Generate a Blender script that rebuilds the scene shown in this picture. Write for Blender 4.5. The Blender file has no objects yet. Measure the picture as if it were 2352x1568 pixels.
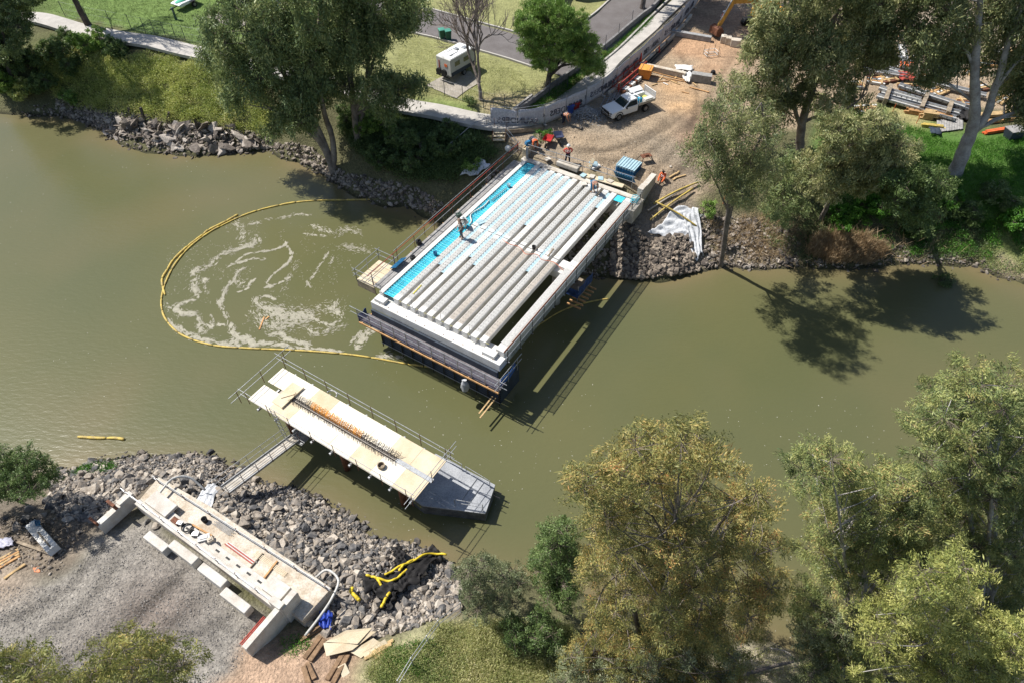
import bpy, bmesh, math, random
import numpy as np
from mathutils import Vector, Matrix
from math import sin, cos, pi, radians as R
random.seed(7); rng = np.random.default_rng(7)
SC = bpy.context.scene
# ------------------------------------------------------------------ camera, world, sun, exposure
PITCH = R(48.0); CAMH = 37.0
cam = bpy.data.cameras.new("camera"); camo = bpy.data.objects.new("camera", cam)
SC.collection.objects.link(camo); SC.camera = camo
cam.sensor_width = 36; cam.lens = 24; cam.clip_start = .5; cam.clip_end = 2500
camo.location = (0, 0, CAMH); camo.rotation_euler = (pi/2-PITCH, 0, 0)
SUNV = Vector((-1.07, .46, 1.66)).normalized()       # towards the sun
sl = bpy.data.lights.new("sun", 'SUN'); sl.energy = 5.0; sl.angle = R(.55); sl.color = (1, .965, .90)
so = bpy.data.objects.new("sun", sl); SC.collection.objects.link(so)
so.rotation_euler = SUNV.to_track_quat('Z', 'Y').to_euler(); so.location = (0, 0, 90)
w = bpy.data.worlds.new("World"); SC.world = w; w.use_nodes = True
nt = w.node_tree; nt.nodes.clear()
sk = nt.nodes.new('ShaderNodeTexSky'); sk.sky_type = 'NISHITA'; sk.sun_disc = False
sk.sun_elevation = math.asin(SUNV.z); sk.sun_rotation = math.atan2(SUNV.x, SUNV.y)
bg = nt.nodes.new('ShaderNodeBackground'); bg.inputs[1].default_value = .09
wo = nt.nodes.new('ShaderNodeOutputWorld'); nt.links.new(sk.outputs[0], bg.inputs[0]); nt.links.new(bg.outputs[0], wo.inputs[0])
SC.view_settings.view_transform = 'Standard'; SC.view_settings.look = 'None'
SC.view_settings.exposure = .5; SC.view_settings.gamma = 1
SC.render.engine = 'CYCLES'
SC.cycles.max_bounces = 6; SC.cycles.transparent_max_bounces = 4
# ------------------------------------------------------------------ coordinates
C0 = np.array([0, 0, CAMH]); FW = np.array([0, cos(PITCH), -sin(PITCH)]); UP = np.array([0, sin(PITCH), cos(PITCH)])
def ray(x, y): return np.array([1., 0, 0])*(x-1176)-UP*(y-784)+FW*1568
def G(x, y, z=0.): d = ray(x, y); return C0+d*(z-CAMH)/d[2]
def GY(x, y, yy): d = ray(x, y); return C0+d*yy/d[1]
AZ = R(32.4); UA = np.array([sin(AZ), cos(AZ), 0]); VC = np.array([cos(AZ), -sin(AZ), 0])
def W(a, c, z=0.): return UA*a+VC*c+np.array([0, 0, z])
# ------------------------------------------------------------------ materials
MATS = {}
def mat(name, col, rough=.8, var=.18, scale=2., bump=0., bscale=18., metal=0., col2=None, spec=.3, fine=.12, voro=0):
    if name in MATS: return MATS[name]
    m = bpy.data.materials.new(name); m.use_nodes = True; t = m.node_tree; L = t.links.new
    b = t.nodes['Principled BSDF']; b.inputs['Roughness'].default_value = rough; b.inputs['Metallic'].default_value = metal
    b.inputs['Specular IOR Level'].default_value = spec
    g = t.nodes.new('ShaderNodeNewGeometry')
    n = t.nodes.new('ShaderNodeTexNoise'); n.inputs['Scale'].default_value = scale; n.inputs['Detail'].default_value = 8; n.inputs['Roughness'].default_value = .65
    L(g.outputs['Position'], n.inputs['Vector'])
    r = t.nodes.new('ShaderNodeValToRGB'); c2 = col2 or tuple(x*(1-2*var) for x in col)
    r.color_ramp.elements[0].position = .36; r.color_ramp.elements[1].position = .64
    r.color_ramp.elements[0].color = (*c2, 1); r.color_ramp.elements[1].color = (*col, 1); L(n.outputs[0], r.inputs[0])
    n2 = t.nodes.new('ShaderNodeTexNoise'); n2.inputs['Scale'].default_value = bscale; n2.inputs['Detail'].default_value = 6; L(g.outputs['Position'], n2.inputs['Vector'])
    mr = t.nodes.new('ShaderNodeMapRange'); mr.inputs[1].default_value = .3; mr.inputs[2].default_value = .7; mr.inputs[3].default_value = 1-2*fine; mr.inputs[4].default_value = 1+fine
    L(n2.outputs[0], mr.inputs[0])
    mx = t.nodes.new('ShaderNodeVectorMath'); mx.operation = 'SCALE'; L(r.outputs[0], mx.inputs[0]); L(mr.outputs[0], mx.inputs['Scale']); L(mx.outputs[0], b.inputs['Base Color'])
    if bump:
        bp = t.nodes.new('ShaderNodeBump'); bp.inputs['Strength'].default_value = bump; bp.inputs['Distance'].default_value = .05
        L(n2.outputs[0], bp.inputs['Height']); L(bp.outputs[0], b.inputs['Normal'])
    MATS[name] = m; return m
def leafmat(name, stops, trans=.3):
    m = bpy.data.materials.new(name); m.use_nodes = True; t = m.node_tree; L = t.links.new
    t.nodes.remove(t.nodes['Principled BSDF']); o = t.nodes['Material Output']
    a = t.nodes.new('ShaderNodeAttribute'); a.attribute_name = 'tint'
    r = t.nodes.new('ShaderNodeValToRGB'); e = r.color_ramp.elements
    for i, (p, c) in enumerate(stops):
        x = e[i] if i < 2 else e.new(p); x.position = p; x.color = (*c, 1)
    L(a.outputs['Fac'], r.inputs[0])
    b = t.nodes.new('ShaderNodeBsdfPrincipled'); b.inputs['Roughness'].default_value = .5; b.inputs['Specular IOR Level'].default_value = .35
    tr = t.nodes.new('ShaderNodeBsdfTranslucent'); mx = t.nodes.new('ShaderNodeMixShader'); mx.inputs[0].default_value = trans
    L(r.outputs[0], b.inputs['Base Color']); L(r.outputs[0], tr.inputs[0]); L(b.outputs[0], mx.inputs[1]); L(tr.outputs[0], mx.inputs[2]); L(mx.outputs[0], o.inputs[0])
    MATS[name] = m; return m
def wet(t, g, prev):
    """stone and soil stay darker where the river wets them"""
    sp = t.nodes.new('ShaderNodeSeparateXYZ'); t.links.new(g.outputs['Position'], sp.inputs[0]); mr = t.nodes.new('ShaderNodeMapRange'); mr.inputs[1].default_value = .08; mr.inputs[2].default_value = .26; mr.inputs[3].default_value = .45; mr.inputs[4].default_value = 1; t.links.new(sp.outputs[2], mr.inputs[0])
    s = t.nodes.new('ShaderNodeVectorMath'); s.operation = 'SCALE'; t.links.new(prev, s.inputs[0]); t.links.new(mr.outputs[0], s.inputs['Scale']); return s.outputs[0]
def attrmat(name, attr, rough=.9, nscale=6., amp=.35, bump=.5, bscale=14., spec=.2):
    """colour comes from an attribute (material zones), broken up with noise"""
    m = bpy.data.materials.new(name); m.use_nodes = True; t = m.node_tree; L = t.links.new; b = t.nodes['Principled BSDF']
    b.inputs['Roughness'].default_value = rough; b.inputs['Specular IOR Level'].default_value = spec
    a = t.nodes.new('ShaderNodeAttribute'); a.attribute_name = attr; g = t.nodes.new('ShaderNodeNewGeometry'); prev = a.outputs['Color']
    for sc, am in ((nscale*.12, amp*.7), (nscale, amp), (nscale*6, amp)):
        n = t.nodes.new('ShaderNodeTexNoise'); n.inputs['Scale'].default_value = sc; n.inputs['Detail'].default_value = 7; n.inputs['Roughness'].default_value = .7; L(g.outputs['Position'], n.inputs['Vector'])
        mr = t.nodes.new('ShaderNodeMapRange'); mr.inputs[1].default_value = .32; mr.inputs[2].default_value = .68; mr.inputs[3].default_value = 1-am; mr.inputs[4].default_value = 1+am; L(n.outputs[0], mr.inputs[0])
        s = t.nodes.new('ShaderNodeVectorMath'); s.operation = 'SCALE'; L(prev, s.inputs[0]); L(mr.outputs[0], s.inputs['Scale']); prev = s.outputs[0]
    mp = t.nodes.new('ShaderNodeMapping'); mp.inputs['Rotation'].default_value = (0, 0, R(-38)); mp.inputs['Scale'].default_value = (.35, 2.6, 1); L(g.outputs['Position'], mp.inputs[0])
    n = t.nodes.new('ShaderNodeTexNoise'); n.inputs['Scale'].default_value = 1.3; n.inputs['Detail'].default_value = 9; n.inputs['Roughness'].default_value = .75; n.inputs['Distortion'].default_value = .6; L(mp.outputs[0], n.inputs['Vector'])
    mr = t.nodes.new('ShaderNodeMapRange'); mr.inputs[1].default_value = .35; mr.inputs[2].default_value = .65; mr.inputs[3].default_value = .85; mr.inputs[4].default_value = 1.12; L(n.outputs[0], mr.inputs[0])
    s = t.nodes.new('ShaderNodeVectorMath'); s.operation = 'SCALE'; L(prev, s.inputs[0]); L(mr.outputs[0], s.inputs['Scale']); prev = wet(t, g, s.outputs[0])
    L(prev, b.inputs['Base Color'])
    v = t.nodes.new('ShaderNodeTexNoise'); v.inputs['Scale'].default_value = bscale; v.inputs['Detail'].default_value = 5; L(g.outputs['Position'], v.inputs['Vector'])
    bp = t.nodes.new('ShaderNodeBump'); bp.inputs['Strength'].default_value = bump; bp.inputs['Distance'].default_value = .12; L(v.outputs[0], bp.inputs['Height']); L(bp.outputs[0], b.inputs['Normal'])
    MATS[name] = m; return m
# ------------------------------------------------------------------ mesh building
def tag(o, label=None, cat=None, group=None, kind=None):
    if label: o['label'] = label
    if cat: o['category'] = cat
    if group: o['group'] = group
    if kind: o['kind'] = kind
    return o
def thing(name, label, cat, loc=(0, 0, 0), rotz=0, group=None):
    o = bpy.data.objects.new(name, None); SC.collection.objects.link(o); o.empty_display_size = .3
    o.location = Vector([float(x) for x in loc]); o.rotation_euler = (0, 0, rotz); return tag(o, label, cat, group)
def npmesh(name, V, F, tint=None, smooth=False):
    """V (n,3); F (m,k) equal-sided faces"""
    me = bpy.data.meshes.new(name); V = np.asarray(V, np.float32); F = np.asarray(F, np.int32); k = F.shape[1]
    me.vertices.add(len(V)); me.vertices.foreach_set('co', V.ravel()); me.loops.add(F.size); me.loops.foreach_set('vertex_index', F.ravel())
    me.polygons.add(len(F)); me.polygons.foreach_set('loop_start', np.arange(0, F.size, k, dtype=np.int32))
    try: me.polygons.foreach_set('loop_total', np.full(len(F), k, np.int32))
    except Exception: pass
    me.update(calc_edges=True)
    if tint is not None:
        a = me.attributes.new('tint', 'FLOAT', 'FACE'); a.data.foreach_set('value', np.asarray(tint, np.float32))
    me.polygons.foreach_set('use_smooth', np.full(len(F), smooth)); return me
def frame(d):
    d = np.asarray(d, float); d = d/(np.linalg.norm(d)+1e-9)
    h = np.array([0, 0, 1.]) if abs(d[2]) < .9 else np.array([1., 0, 0])
    s = np.cross(d, h); s /= np.linalg.norm(s); return d, s, np.cross(s, d)
class MB:
    def __init__(s): s.v = []; s.f = []
    def add(s, v, f):
        n = len(s.v); s.v += [tuple(float(q) for q in p) for p in v]; s.f += [tuple(i+n for i in q) for q in f]; return s
    def hexa(s, p): return s.add(p, [(3, 2, 1, 0), (4, 5, 6, 7), (0, 1, 5, 4), (1, 2, 6, 5), (2, 3, 7, 6), (3, 0, 4, 7)])
    def ac(s, a0, a1, c0, c1, z0, z1):
        q = [(a0, c0), (a0, c1), (a1, c1), (a1, c0)]
        return s.hexa([W(a, c, z0) for a, c in q]+[W(a, c, z1) for a, c in q])
    def box(s, c, size, rz=0, tilt=None):
        x, y, z = [q/2 for q in size]; M = Matrix.Rotation(rz, 3, 'Z')
        if tilt: M = M @ Matrix.Rotation(tilt[0], 3, 'X') @ Matrix.Rotation(tilt[1], 3, 'Y')
        P = [M @ Vector(q) + Vector([float(k) for k in c]) for q in [(-x, -y, -z), (x, -y, -z), (x, y, -z), (-x, y, -z), (-x, -y, z), (x, -y, z), (x, y, z), (-x, y, z)]]
        return s.hexa(P)
    def bar(s, p, q, wd, ht):
        """rectangular bar from p to q"""
        p = np.asarray(p, float); q = np.asarray(q, float); d, sd, u = frame(q-p)
        if u[2] < 0: sd, u = -sd, -u
        o = [(-1, -1), (1, -1), (1, 1), (-1, 1)]
        return s.add([p+sd*wd/2*i+u*ht/2*j for i, j in o]+[q+sd*wd/2*i+u*ht/2*j for i, j in o], [(3, 2, 1, 0), (4, 5, 6, 7), (0, 1, 5, 4), (1, 2, 6, 5), (2, 3, 7, 6), (3, 0, 4, 7)])
    def tube(s, pts, r, n=6, cap=True):
        pts = [np.asarray(p, float) for p in pts]; k = len(pts); rr = r if hasattr(r, '__len__') else [r]*k; V = []
        pu = None
        for i, p in enumerate(pts):
            d = pts[min(i+1, k-1)]-pts[max(i-1, 0)]; d, sd, u = frame(d)
            if pu is not None:
                sd = np.cross(d, pu); sd /= np.linalg.norm(sd)+1e-9; u = np.cross(sd, d)
            pu = u
            for j in range(n): V.append(p+rr[i]*(cos(2*pi*j/n)*sd+sin(2*pi*j/n)*u))
        F = [(i*n+j, i*n+(j+1) % n, (i+1)*n+(j+1) % n, (i+1)*n+j) for i in range(k-1) for j in range(n)]
        if cap: F += [tuple(range(n))[::-1], tuple(range((k-1)*n, k*n))]
        return s.add(V, F)
    def prism(s, poly, z0, z1):
        n = len(poly); zz = lambda z, p: z+(p[2] if len(p) > 2 else 0)
        return s.add([(p[0], p[1], zz(z0, p)) for p in poly]+[(p[0], p[1], zz(z1, p)) for p in poly], [tuple(range(n))[::-1], tuple(range(n, 2*n))]+[(i, (i+1) % n, n+(i+1) % n, n+i) for i in range(n)])
    def extr(s, prof, x0, x1, M=None):
        """profile in local y,z extruded along local x"""
        n = len(prof); P = [Vector((x0, y, z)) for y, z in prof]+[Vector((x1, y, z)) for y, z in prof]
        if M: P = [M @ p for p in P]
        return s.add(P, [tuple(range(n))[::-1], tuple(range(n, 2*n))]+[(i, (i+1) % n, n+(i+1) % n, n+i) for i in range(n)])
    def lathe(s, c, prof, n=16):
        V = [(c[0]+r*cos(2*pi*j/n), c[1]+r*sin(2*pi*j/n), c[2]+z) for r, z in prof for j in range(n)]; k = len(prof)
        return s.add(V, [(i*n+j, i*n+(j+1) % n, (i+1)*n+(j+1) % n, (i+1)*n+j) for i in range(k-1) for j in range(n)]+[tuple(range(n))[::-1], tuple(range((k-1)*n, k*n))])
    def grid(s, fn, nu, nv, thick=0):
        V = [fn(i/nu, j/nv) for i in range(nu+1) for j in range(nv+1)]
        s.add(V, [(i*(nv+1)+j, (i+1)*(nv+1)+j, (i+1)*(nv+1)+j+1, i*(nv+1)+j+1) for i in range(nu) for j in range(nv)]); return s
    def build(s, name, m, parent=None, label=None, cat=None, group=None, kind=None, smooth=False, bevel=0, solid=0, local=False, sub=0):
        V = np.array(s.v, float)
        if parent is not None:
            if not local:
                M = Matrix.LocRotScale(parent.location, parent.rotation_euler, None)
                if parent.parent: M = Matrix.LocRotScale(parent.parent.location, parent.parent.rotation_euler, None) @ M
                Mi = np.array(M.inverted()); V = V @ Mi[:3, :3].T+Mi[:3, 3]
            base = None
        else:
            base = np.array([V[:, 0].mean(), V[:, 1].mean(), V[:, 2].min()]) if not local else np.zeros(3); V = V-base
        me = bpy.data.meshes.new(name); me.from_pydata(V.tolist(), [], s.f); me.update()
        if smooth: me.polygons.foreach_set('use_smooth', [True]*len(me.polygons))
        me.materials.append(m); o = bpy.data.objects.new(name, me); SC.collection.objects.link(o)
        if base is not None: o.location = Vector(base.tolist())
        o.parent = parent
        if solid: x = o.modifiers.new('solid', 'SOLIDIFY'); x.thickness = solid; x.offset = 0
        if sub: x = o.modifiers.new('sub', 'SUBSURF'); x.levels = sub; x.render_levels = sub
        if bevel: x = o.modifiers.new('bevel', 'BEVEL'); x.width = bevel; x.segments = 2; x.limit_method = 'ANGLE'
        return tag(o, label, cat, group, kind)
def text(body, size, ext, m, parent, loc, rot, **k):
    tx = bpy.data.curves.new('lettering', 'FONT'); tx.body = body; tx.size = size; tx.extrude = ext; tx.align_x = 'CENTER'; o = bpy.data.objects.new('lettering', tx)
    SC.collection.objects.link(o); bpy.context.view_layer.update(); me = bpy.data.meshes.new_from_object(o.evaluated_get(bpy.context.evaluated_depsgraph_get())); bpy.data.objects.remove(o)
    me.materials.clear(); me.materials.append(m); o = bpy.data.objects.new('lettering', me); SC.collection.objects.link(o); o.parent = parent; o.location = Vector([float(q) for q in loc]); o.rotation_euler = rot; return o
def link(name, me, m, parent=None, loc=(0, 0, 0), label=None, cat=None, group=None, kind=None):
    if m: me.materials.append(m)
    o = bpy.data.objects.new(name, me); SC.collection.objects.link(o); o.location = Vector([float(x) for x in loc]); o.parent = parent
    return tag(o, label, cat, group, kind)
def dup(root, loc, rotz=0, label=None, group=None, scale=None):
    r = root.copy(); SC.collection.objects.link(r); r.location = Vector([float(x) for x in loc]); r.rotation_euler = (0, 0, rotz)
    if scale: r.scale = (scale,)*3
    if label: r['label'] = label
    if group: r['group'] = group
    for ch in list(root.children):
        c = ch.copy(); SC.collection.objects.link(c); c.parent = r
        for g in list(ch.children): d = g.copy(); SC.collection.objects.link(d); d.parent = c
    return r
def curve(pts, n):
    """Catmull-Rom through pts, n samples"""
    P = np.array(pts, float); P = np.vstack([2*P[0]-P[1], P, 2*P[-1]-P[-2]]); k = len(P)-3; out = []
    for t in np.linspace(0, k-1e-6, n):
        i = int(t); u = t-i; a, b, c, d = P[i:i+4]
        out.append(.5*((2*b)+(-a+c)*u+(2*a-5*b+4*c-d)*u*u+(-a+3*b-3*c+d)*u**3))
    return np.array(out)
def inpoly(x, y, poly):
    x = np.asarray(x); y = np.asarray(y); r = np.zeros(x.shape, bool); n = len(poly)
    for i in range(n):
        x1, y1 = poly[i][:2]; x2, y2 = poly[(i+1) % n][:2]
        c = ((y1 > y) != (y2 > y)) & (x < (x2-x1)*(y-y1)/((y2-y1) if y2 != y1 else 1e-9)+x1); r ^= c
    return r
# cheap vectorised value noise
def vnoise(x, y, s, seed=0):
    x = np.asarray(x, float)/s; y = np.asarray(y, float)/s; xi = np.floor(x).astype(int); yi = np.floor(y).astype(int); fx = x-xi; fy = y-yi
    fx = fx*fx*(3-2*fx); fy = fy*fy*(3-2*fy)
    def h(a, b):
        q = (a*374761393+b*668265263+seed*974711) & 0x7fffffff; q = ((q ^ (q >> 13))*1274126177) & 0x7fffffff; return ((q ^ (q >> 16)) & 0xffff)/65535.
    return (h(xi, yi)*(1-fx)*(1-fy)+h(xi+1, yi)*fx*(1-fy)+h(xi, yi+1)*(1-fx)*fy+h(xi+1, yi+1)*fx*fy)*2-1
# ------------------------------------------------------------------ terrain height field
SHF = [(-350, 170), (-150, 205), (0, 227), (55, 262), (130, 268), (200, 277), (235, 305), (270, 325), (390, 350), (520, 358), (620, 345), (690, 372), (740, 402), (780, 425), (850, 460), (930, 474), (1000, 505), (1090, 545), (1190, 590), (1300, 625), (1400, 637), (1475, 644), (1600, 627), (1660, 614), (1740, 620), (1850, 612), (1960, 620), (2060, 606), (2160, 612), (2240, 605), (2290, 640), (2352, 655), (2500, 680), (2800, 720)]
SHN = [(-500, 1270), (-250, 1220), (-60, 1170), (60, 1110), (115, 1090), (150, 1078), (210, 1062), (270, 1055), (340, 1043), (400, 1040), (500, 1045), (525, 1075), (575, 1092), (610, 1102), (660, 1115), (720, 1140), (765, 1165), (800, 1182), (850, 1232), (900, 1240), (960, 1250), (1000, 1268), (1040, 1300), (1120, 1322), (1250, 1345), (1400, 1385), (1550, 1425), (1700, 1462), (1780, 1475), (1850, 1500), (2000, 1520), (2200, 1560), (2352, 1600), (2700, 1700)]
CT = [(p[0], p[1], 0.) for p in SHF+SHN]
CT += [(x, y, -1.6) for x, y in [(-300, 700), (-300, 450), (100, 420), (100, 700), (0, 1000), (300, 600), (300, 900), (600, 480), (600, 800), (800, 1060), (560, 960), (900, 640), (1000, 900), (1000, 1180), (1200, 800), (1300, 720), (1230, 680), (1250, 1230), (1500, 800), (1500, 1150), (1750, 760), (1700, 1050), (1900, 1000), (1900, 1380), (2150, 750), (2200, 1100), (2250, 1450), (2500, 850), (2500, 1300), (2800, 1100)]]
CT += [  # far bank, path, campground
 (-300, 60, 5.5), (0, 130, 4.6), (60, 60, 5.4), (200, 90, 5.2), (330, 115, 5.2), (470, 145, 5.2), (600, 180, 5), (-100, -20, 6), (200, 45, 5.6), (330, 75, 5.6), (470, 105, 5.6), (150, 170, 3.), (300, 200, 3), (450, 230, 3), (100, 235, .9), (300, 290, 1.2), (430, 312, 1.1), (580, 300, 1.3), (600, 260, 2.6), (350, 0, 6), (600, 0, 6), (600, 120, 5.5), (800, 0, 6.2), (1000, 20, 6.2), (760, 200, 5.2), (700, 250, 4.4), (740, 350, 1.3), (780, 390, .9), (820, 330, 3.0), (900, 400, 2.2), (900, 240, 5), (900, 285, 4.2), (1000, 262, 5), (1000, 310, 4.), (1110, 288, 4.9), (1100, 335, 4.2), (1000, 390, 2.6), (1080, 400, 2.9), (1020, 450, 1.4), (1110, 440, 2), (1150, 350, 4.1), (1180, 372, 4.0), (1000, 150, 6.), (1100, 225, 5.8), (1255, 200, 5.7), (1200, 120, 6), (1300, 100, 6), (1200, 275, 5.0), (1290, 235, 5.1), (1380, 175, 5.2), (1440, 120, 5.3), (1400, 30, 5.9), (1500, 0, 5.9), (1330, 130, 5.8), (1530, 40, 5.5), (1600, 0, 5.6),
 # work site
 (1200, 320, 4.4), (1240, 360, 4.25), (1350, 390, 4.25), (1430, 425, 4.2), (1500, 400, 4.3), (1300, 300, 4.6), (1400, 280, 4.7), (1450, 200, 4.9), (1550, 300, 4.6), (1550, 180, 5), (1650, 80, 5.3), (1750, 0, 5.5), (1600, 420, 3.9), (1560, 450, 3.6), (1510, 470, 3.4), (1640, 480, 3.), (1900, 50, 5.3), (2100, 0, 5.4), (2100, 200, 4.9), (2300, 250, 4.6), (1700, 200, 4.9), (1750, 400, 3.4), (1840, 375, 3.5), (1950, 330, 4.1), (2080, 300, 4.4), (2190, 400, 3.9), (2352, 380, 4.2), (2352, 500, 3.1), (2200, 470, 3.2), (2050, 430, 3.3), (2000, 500, 2.3), (2180, 550, 1.2), (2352, 600, .9), (1900, 500, 2), (1750, 520, 1.7), (1850, 570, .8), (1680, 560, 1.2), (1560, 550, 1.7), (1500, 570, 1.5), (1450, 560, 1.6), (1430, 500, 2.9), (1450, 470, 3.3), (2700, 400, 4.5), (2700, 0, 5.6),
 # near bank
 (60, 1180, .9), (0, 1250, 2.4), (150, 1130, .9), (220, 1110, .8), (120, 1180, 1.6), (230, 1150, 2.2), (300, 1095, 1.3), (400, 1090, 1.4), (350, 1100, 2.1), (450, 1150, 2.4), (500, 1120, 1.3), (560, 1160, 1.7), (600, 1220, 1.9), (660, 1280, 2.1), (720, 1330, 2.2), (760, 1250, 1.2), (700, 1200, 1.2), (830, 1300, 1.3), (780, 1380, 2.1), (800, 1440, 2.3), (900, 1310, 1.1), (900, 1400, 1.9), (1000, 1330, .9), (1000, 1420, 1.9), (1060, 1370, 1.2),
 (200, 1260, 3.2), (330, 1240, 3.3), (480, 1320, 3.3), (580, 1410, 3.3), (300, 1400, 3.4), (0, 1450, 3.5), (200, 1568, 3.5), (450, 1500, 3.4), (550, 1530, 3.3), (-300, 1350, 3.5), (100, 1230, 2.4), (40, 1320, 3.1), (130, 1290, 2.9), (640, 1500, 2.6), (700, 1440, 2.2), (700, 1568, 3), (850, 1500, 2.7), (950, 1470, 2.7), (950, 1560, 3), (1100, 1450, 2.2), (1100, 1568, 2.6), (1300, 1450, 1.6), (1300, 1568, 2.4), (1600, 1500, 1), (1500, 1568, 1.6), (1800, 1550, 1.0), (2000, 1600, 1), (2352, 1700, 1), (300, 1900, 3.8), (1200, 1900, 3), (2200, 2000, 1.8), (-500, 1800, 3.8)]
CP = np.array([[*G(x, y, z)[:2], z] for x, y, z in CT]+[(-250, 200, 7), (0, 250, 8), (250, 200, 7), (-250, -200, 5), (250, -200, 5), (0, -250, 5), (-250, 40, -1), (250, 0, -1), (0, 120, 6.2), (-120, 120, 6.2), (120, 120, 6)])
_d = np.hypot(CP[:, None, 0]-CP[None, :, 0], CP[:, None, 1]-CP[None, :, 1]); _w = np.linalg.solve(_d-np.eye(len(CP))*.35, CP[:, 2]-2)
def H0(x, y):
    x = np.asarray(x, float); y = np.asarray(y, float); s = x.shape; x = x.ravel(); y = y.ravel(); o = np.empty(len(x))
    for i in range(0, len(x), 40000): o[i:i+40000] = np.hypot(x[i:i+40000, None]-CP[:, 0], y[i:i+40000, None]-CP[:, 1]) @ _w+2
    return o.reshape(s)
def Hh(x, y):
    h = H0(x, y); k = np.clip((h+.6)/1.2, 0, 1)*np.clip((4.0-h)/1.2, .12, 1)
    return h+k*(.16*vnoise(x, y, 1.3, 3)+.09*vnoise(x, y, .5, 5)+.2*vnoise(x, y, 3.1, 9))
def HZ(x, y): return float(Hh(np.array([x]), np.array([y]))[0])
_cache = {}
def T(px, py, dz=0.):
    """point of the ground seen at this place of the layout drawing"""
    k = (px, py)
    if k not in _cache:
        lo, hi = 0., 7.5; d = ray(px, py)
        zs = np.linspace(8, -.5, 200); P = C0+d*((zs-CAMH)/d[2])[:, None]; hs = Hh(P[:, 0], P[:, 1]); i = int(np.argmax(np.maximum(hs, 0) >= zs))
        _cache[k] = (P[i, 0], P[i, 1], max(hs[i], 0))
    x, y, z = _cache[k]; return np.array([x, y, z+dz])
def PW(poly): return [tuple(T(*p)[:2]) for p in poly]
def drape(p, dz=0.): return np.array([p[0], p[1], HZ(p[0], p[1])+dz])
# ------------------------------------------------------------------ leaves and rocks
def unit(n):
    v = rng.normal(size=(n, 3)); return v/np.linalg.norm(v, axis=1)[:, None]
def leaves(P, ln, wd, droop=.6, up=0., grp=0):
    """one four-cornered leaf per point"""
    n = len(P); ax = unit(n)
    if grp: ax = ax*.65+np.repeat(unit(n//grp), grp, 0)*.85; ln = ln*np.repeat(rng.uniform(.65, 1.3, n//grp), grp)[:, None]
    ax[:, 2] = ax[:, 2]-droop+up; ax /= np.linalg.norm(ax, axis=1)[:, None]
    sd = np.cross(ax, unit(n) if not grp else unit(n)*.8+np.repeat(unit(n//grp), grp, 0)); sd /= np.linalg.norm(sd, axis=1)[:, None]+1e-9
    L = ln*rng.uniform(.6, 1.3, n)[:, None]; Wd = wd*rng.uniform(.7, 1.3, n)[:, None]
    V = np.stack([P, P+ax*L*.45+sd*Wd/2, P+ax*L, P+ax*L*.45-sd*Wd/2], 1).reshape(-1, 3)
    return V, np.arange(4*n).reshape(n, 4)
def hullrock(seed, flat=.75, n=16):
    r = np.random.default_rng(seed); p = r.normal(size=(n, 3)); p /= np.linalg.norm(p, axis=1)[:, None]; p *= r.uniform(.8, 1.05, n)[:, None]; p *= (1, r.uniform(.62, .95), flat*r.uniform(.75, 1.1))
    bm = bmesh.new(); [bm.verts.new(q) for q in p]; res = bmesh.ops.convex_hull(bm, input=bm.verts); bmesh.ops.delete(bm, geom=[g for g in res['geom_interior'] if isinstance(g, bmesh.types.BMVert)], context='VERTS')
    bmesh.ops.triangulate(bm, faces=bm.faces); bm.verts.ensure_lookup_table(); V = np.array([v.co[:] for v in bm.verts]); F = np.array([[v.index for v in f.verts] for f in bm.faces]); bm.free(); return V, F
ROCKS = [hullrock(100+i) for i in range(14)]; SLABS = [hullrock(300+i, .22, 12) for i in range(6)]
def rockfield(pts, sizes, protos, tiltamp=.5, sink=.1):
    VV = []; FF = []; TT = []; n = 0
    for p, s in zip(pts, sizes):
        V, F = protos[rng.integers(len(protos))]; a = rng.uniform(0, 2*pi); b, c = rng.normal(size=2)*tiltamp
        M = np.array(Matrix.Rotation(a, 3, 'Z') @ Matrix.Rotation(b, 3, 'X') @ Matrix.Rotation(c, 3, 'Y'))
        VV.append((V*s*.5) @ M.T+p+(0, 0, s*sink)); FF.append(F+n); n += len(V); TT.append(np.full(len(F), rng.uniform()))
    return np.vstack(VV), np.vstack(FF), np.concatenate(TT)
def scatter(poly, n, exclude=None):
    P = np.array(poly); lo = P.min(0); hi = P.max(0); out = []
    while sum(map(len, out)) < n:
        q = rng.uniform(lo, hi, (n*2, 2)); m = inpoly(q[:, 0], q[:, 1], poly)
        if exclude is not None: m &= ~exclude(q[:, 0], q[:, 1])
        out.append(q[m])
    return np.vstack(out)[:n]
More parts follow.
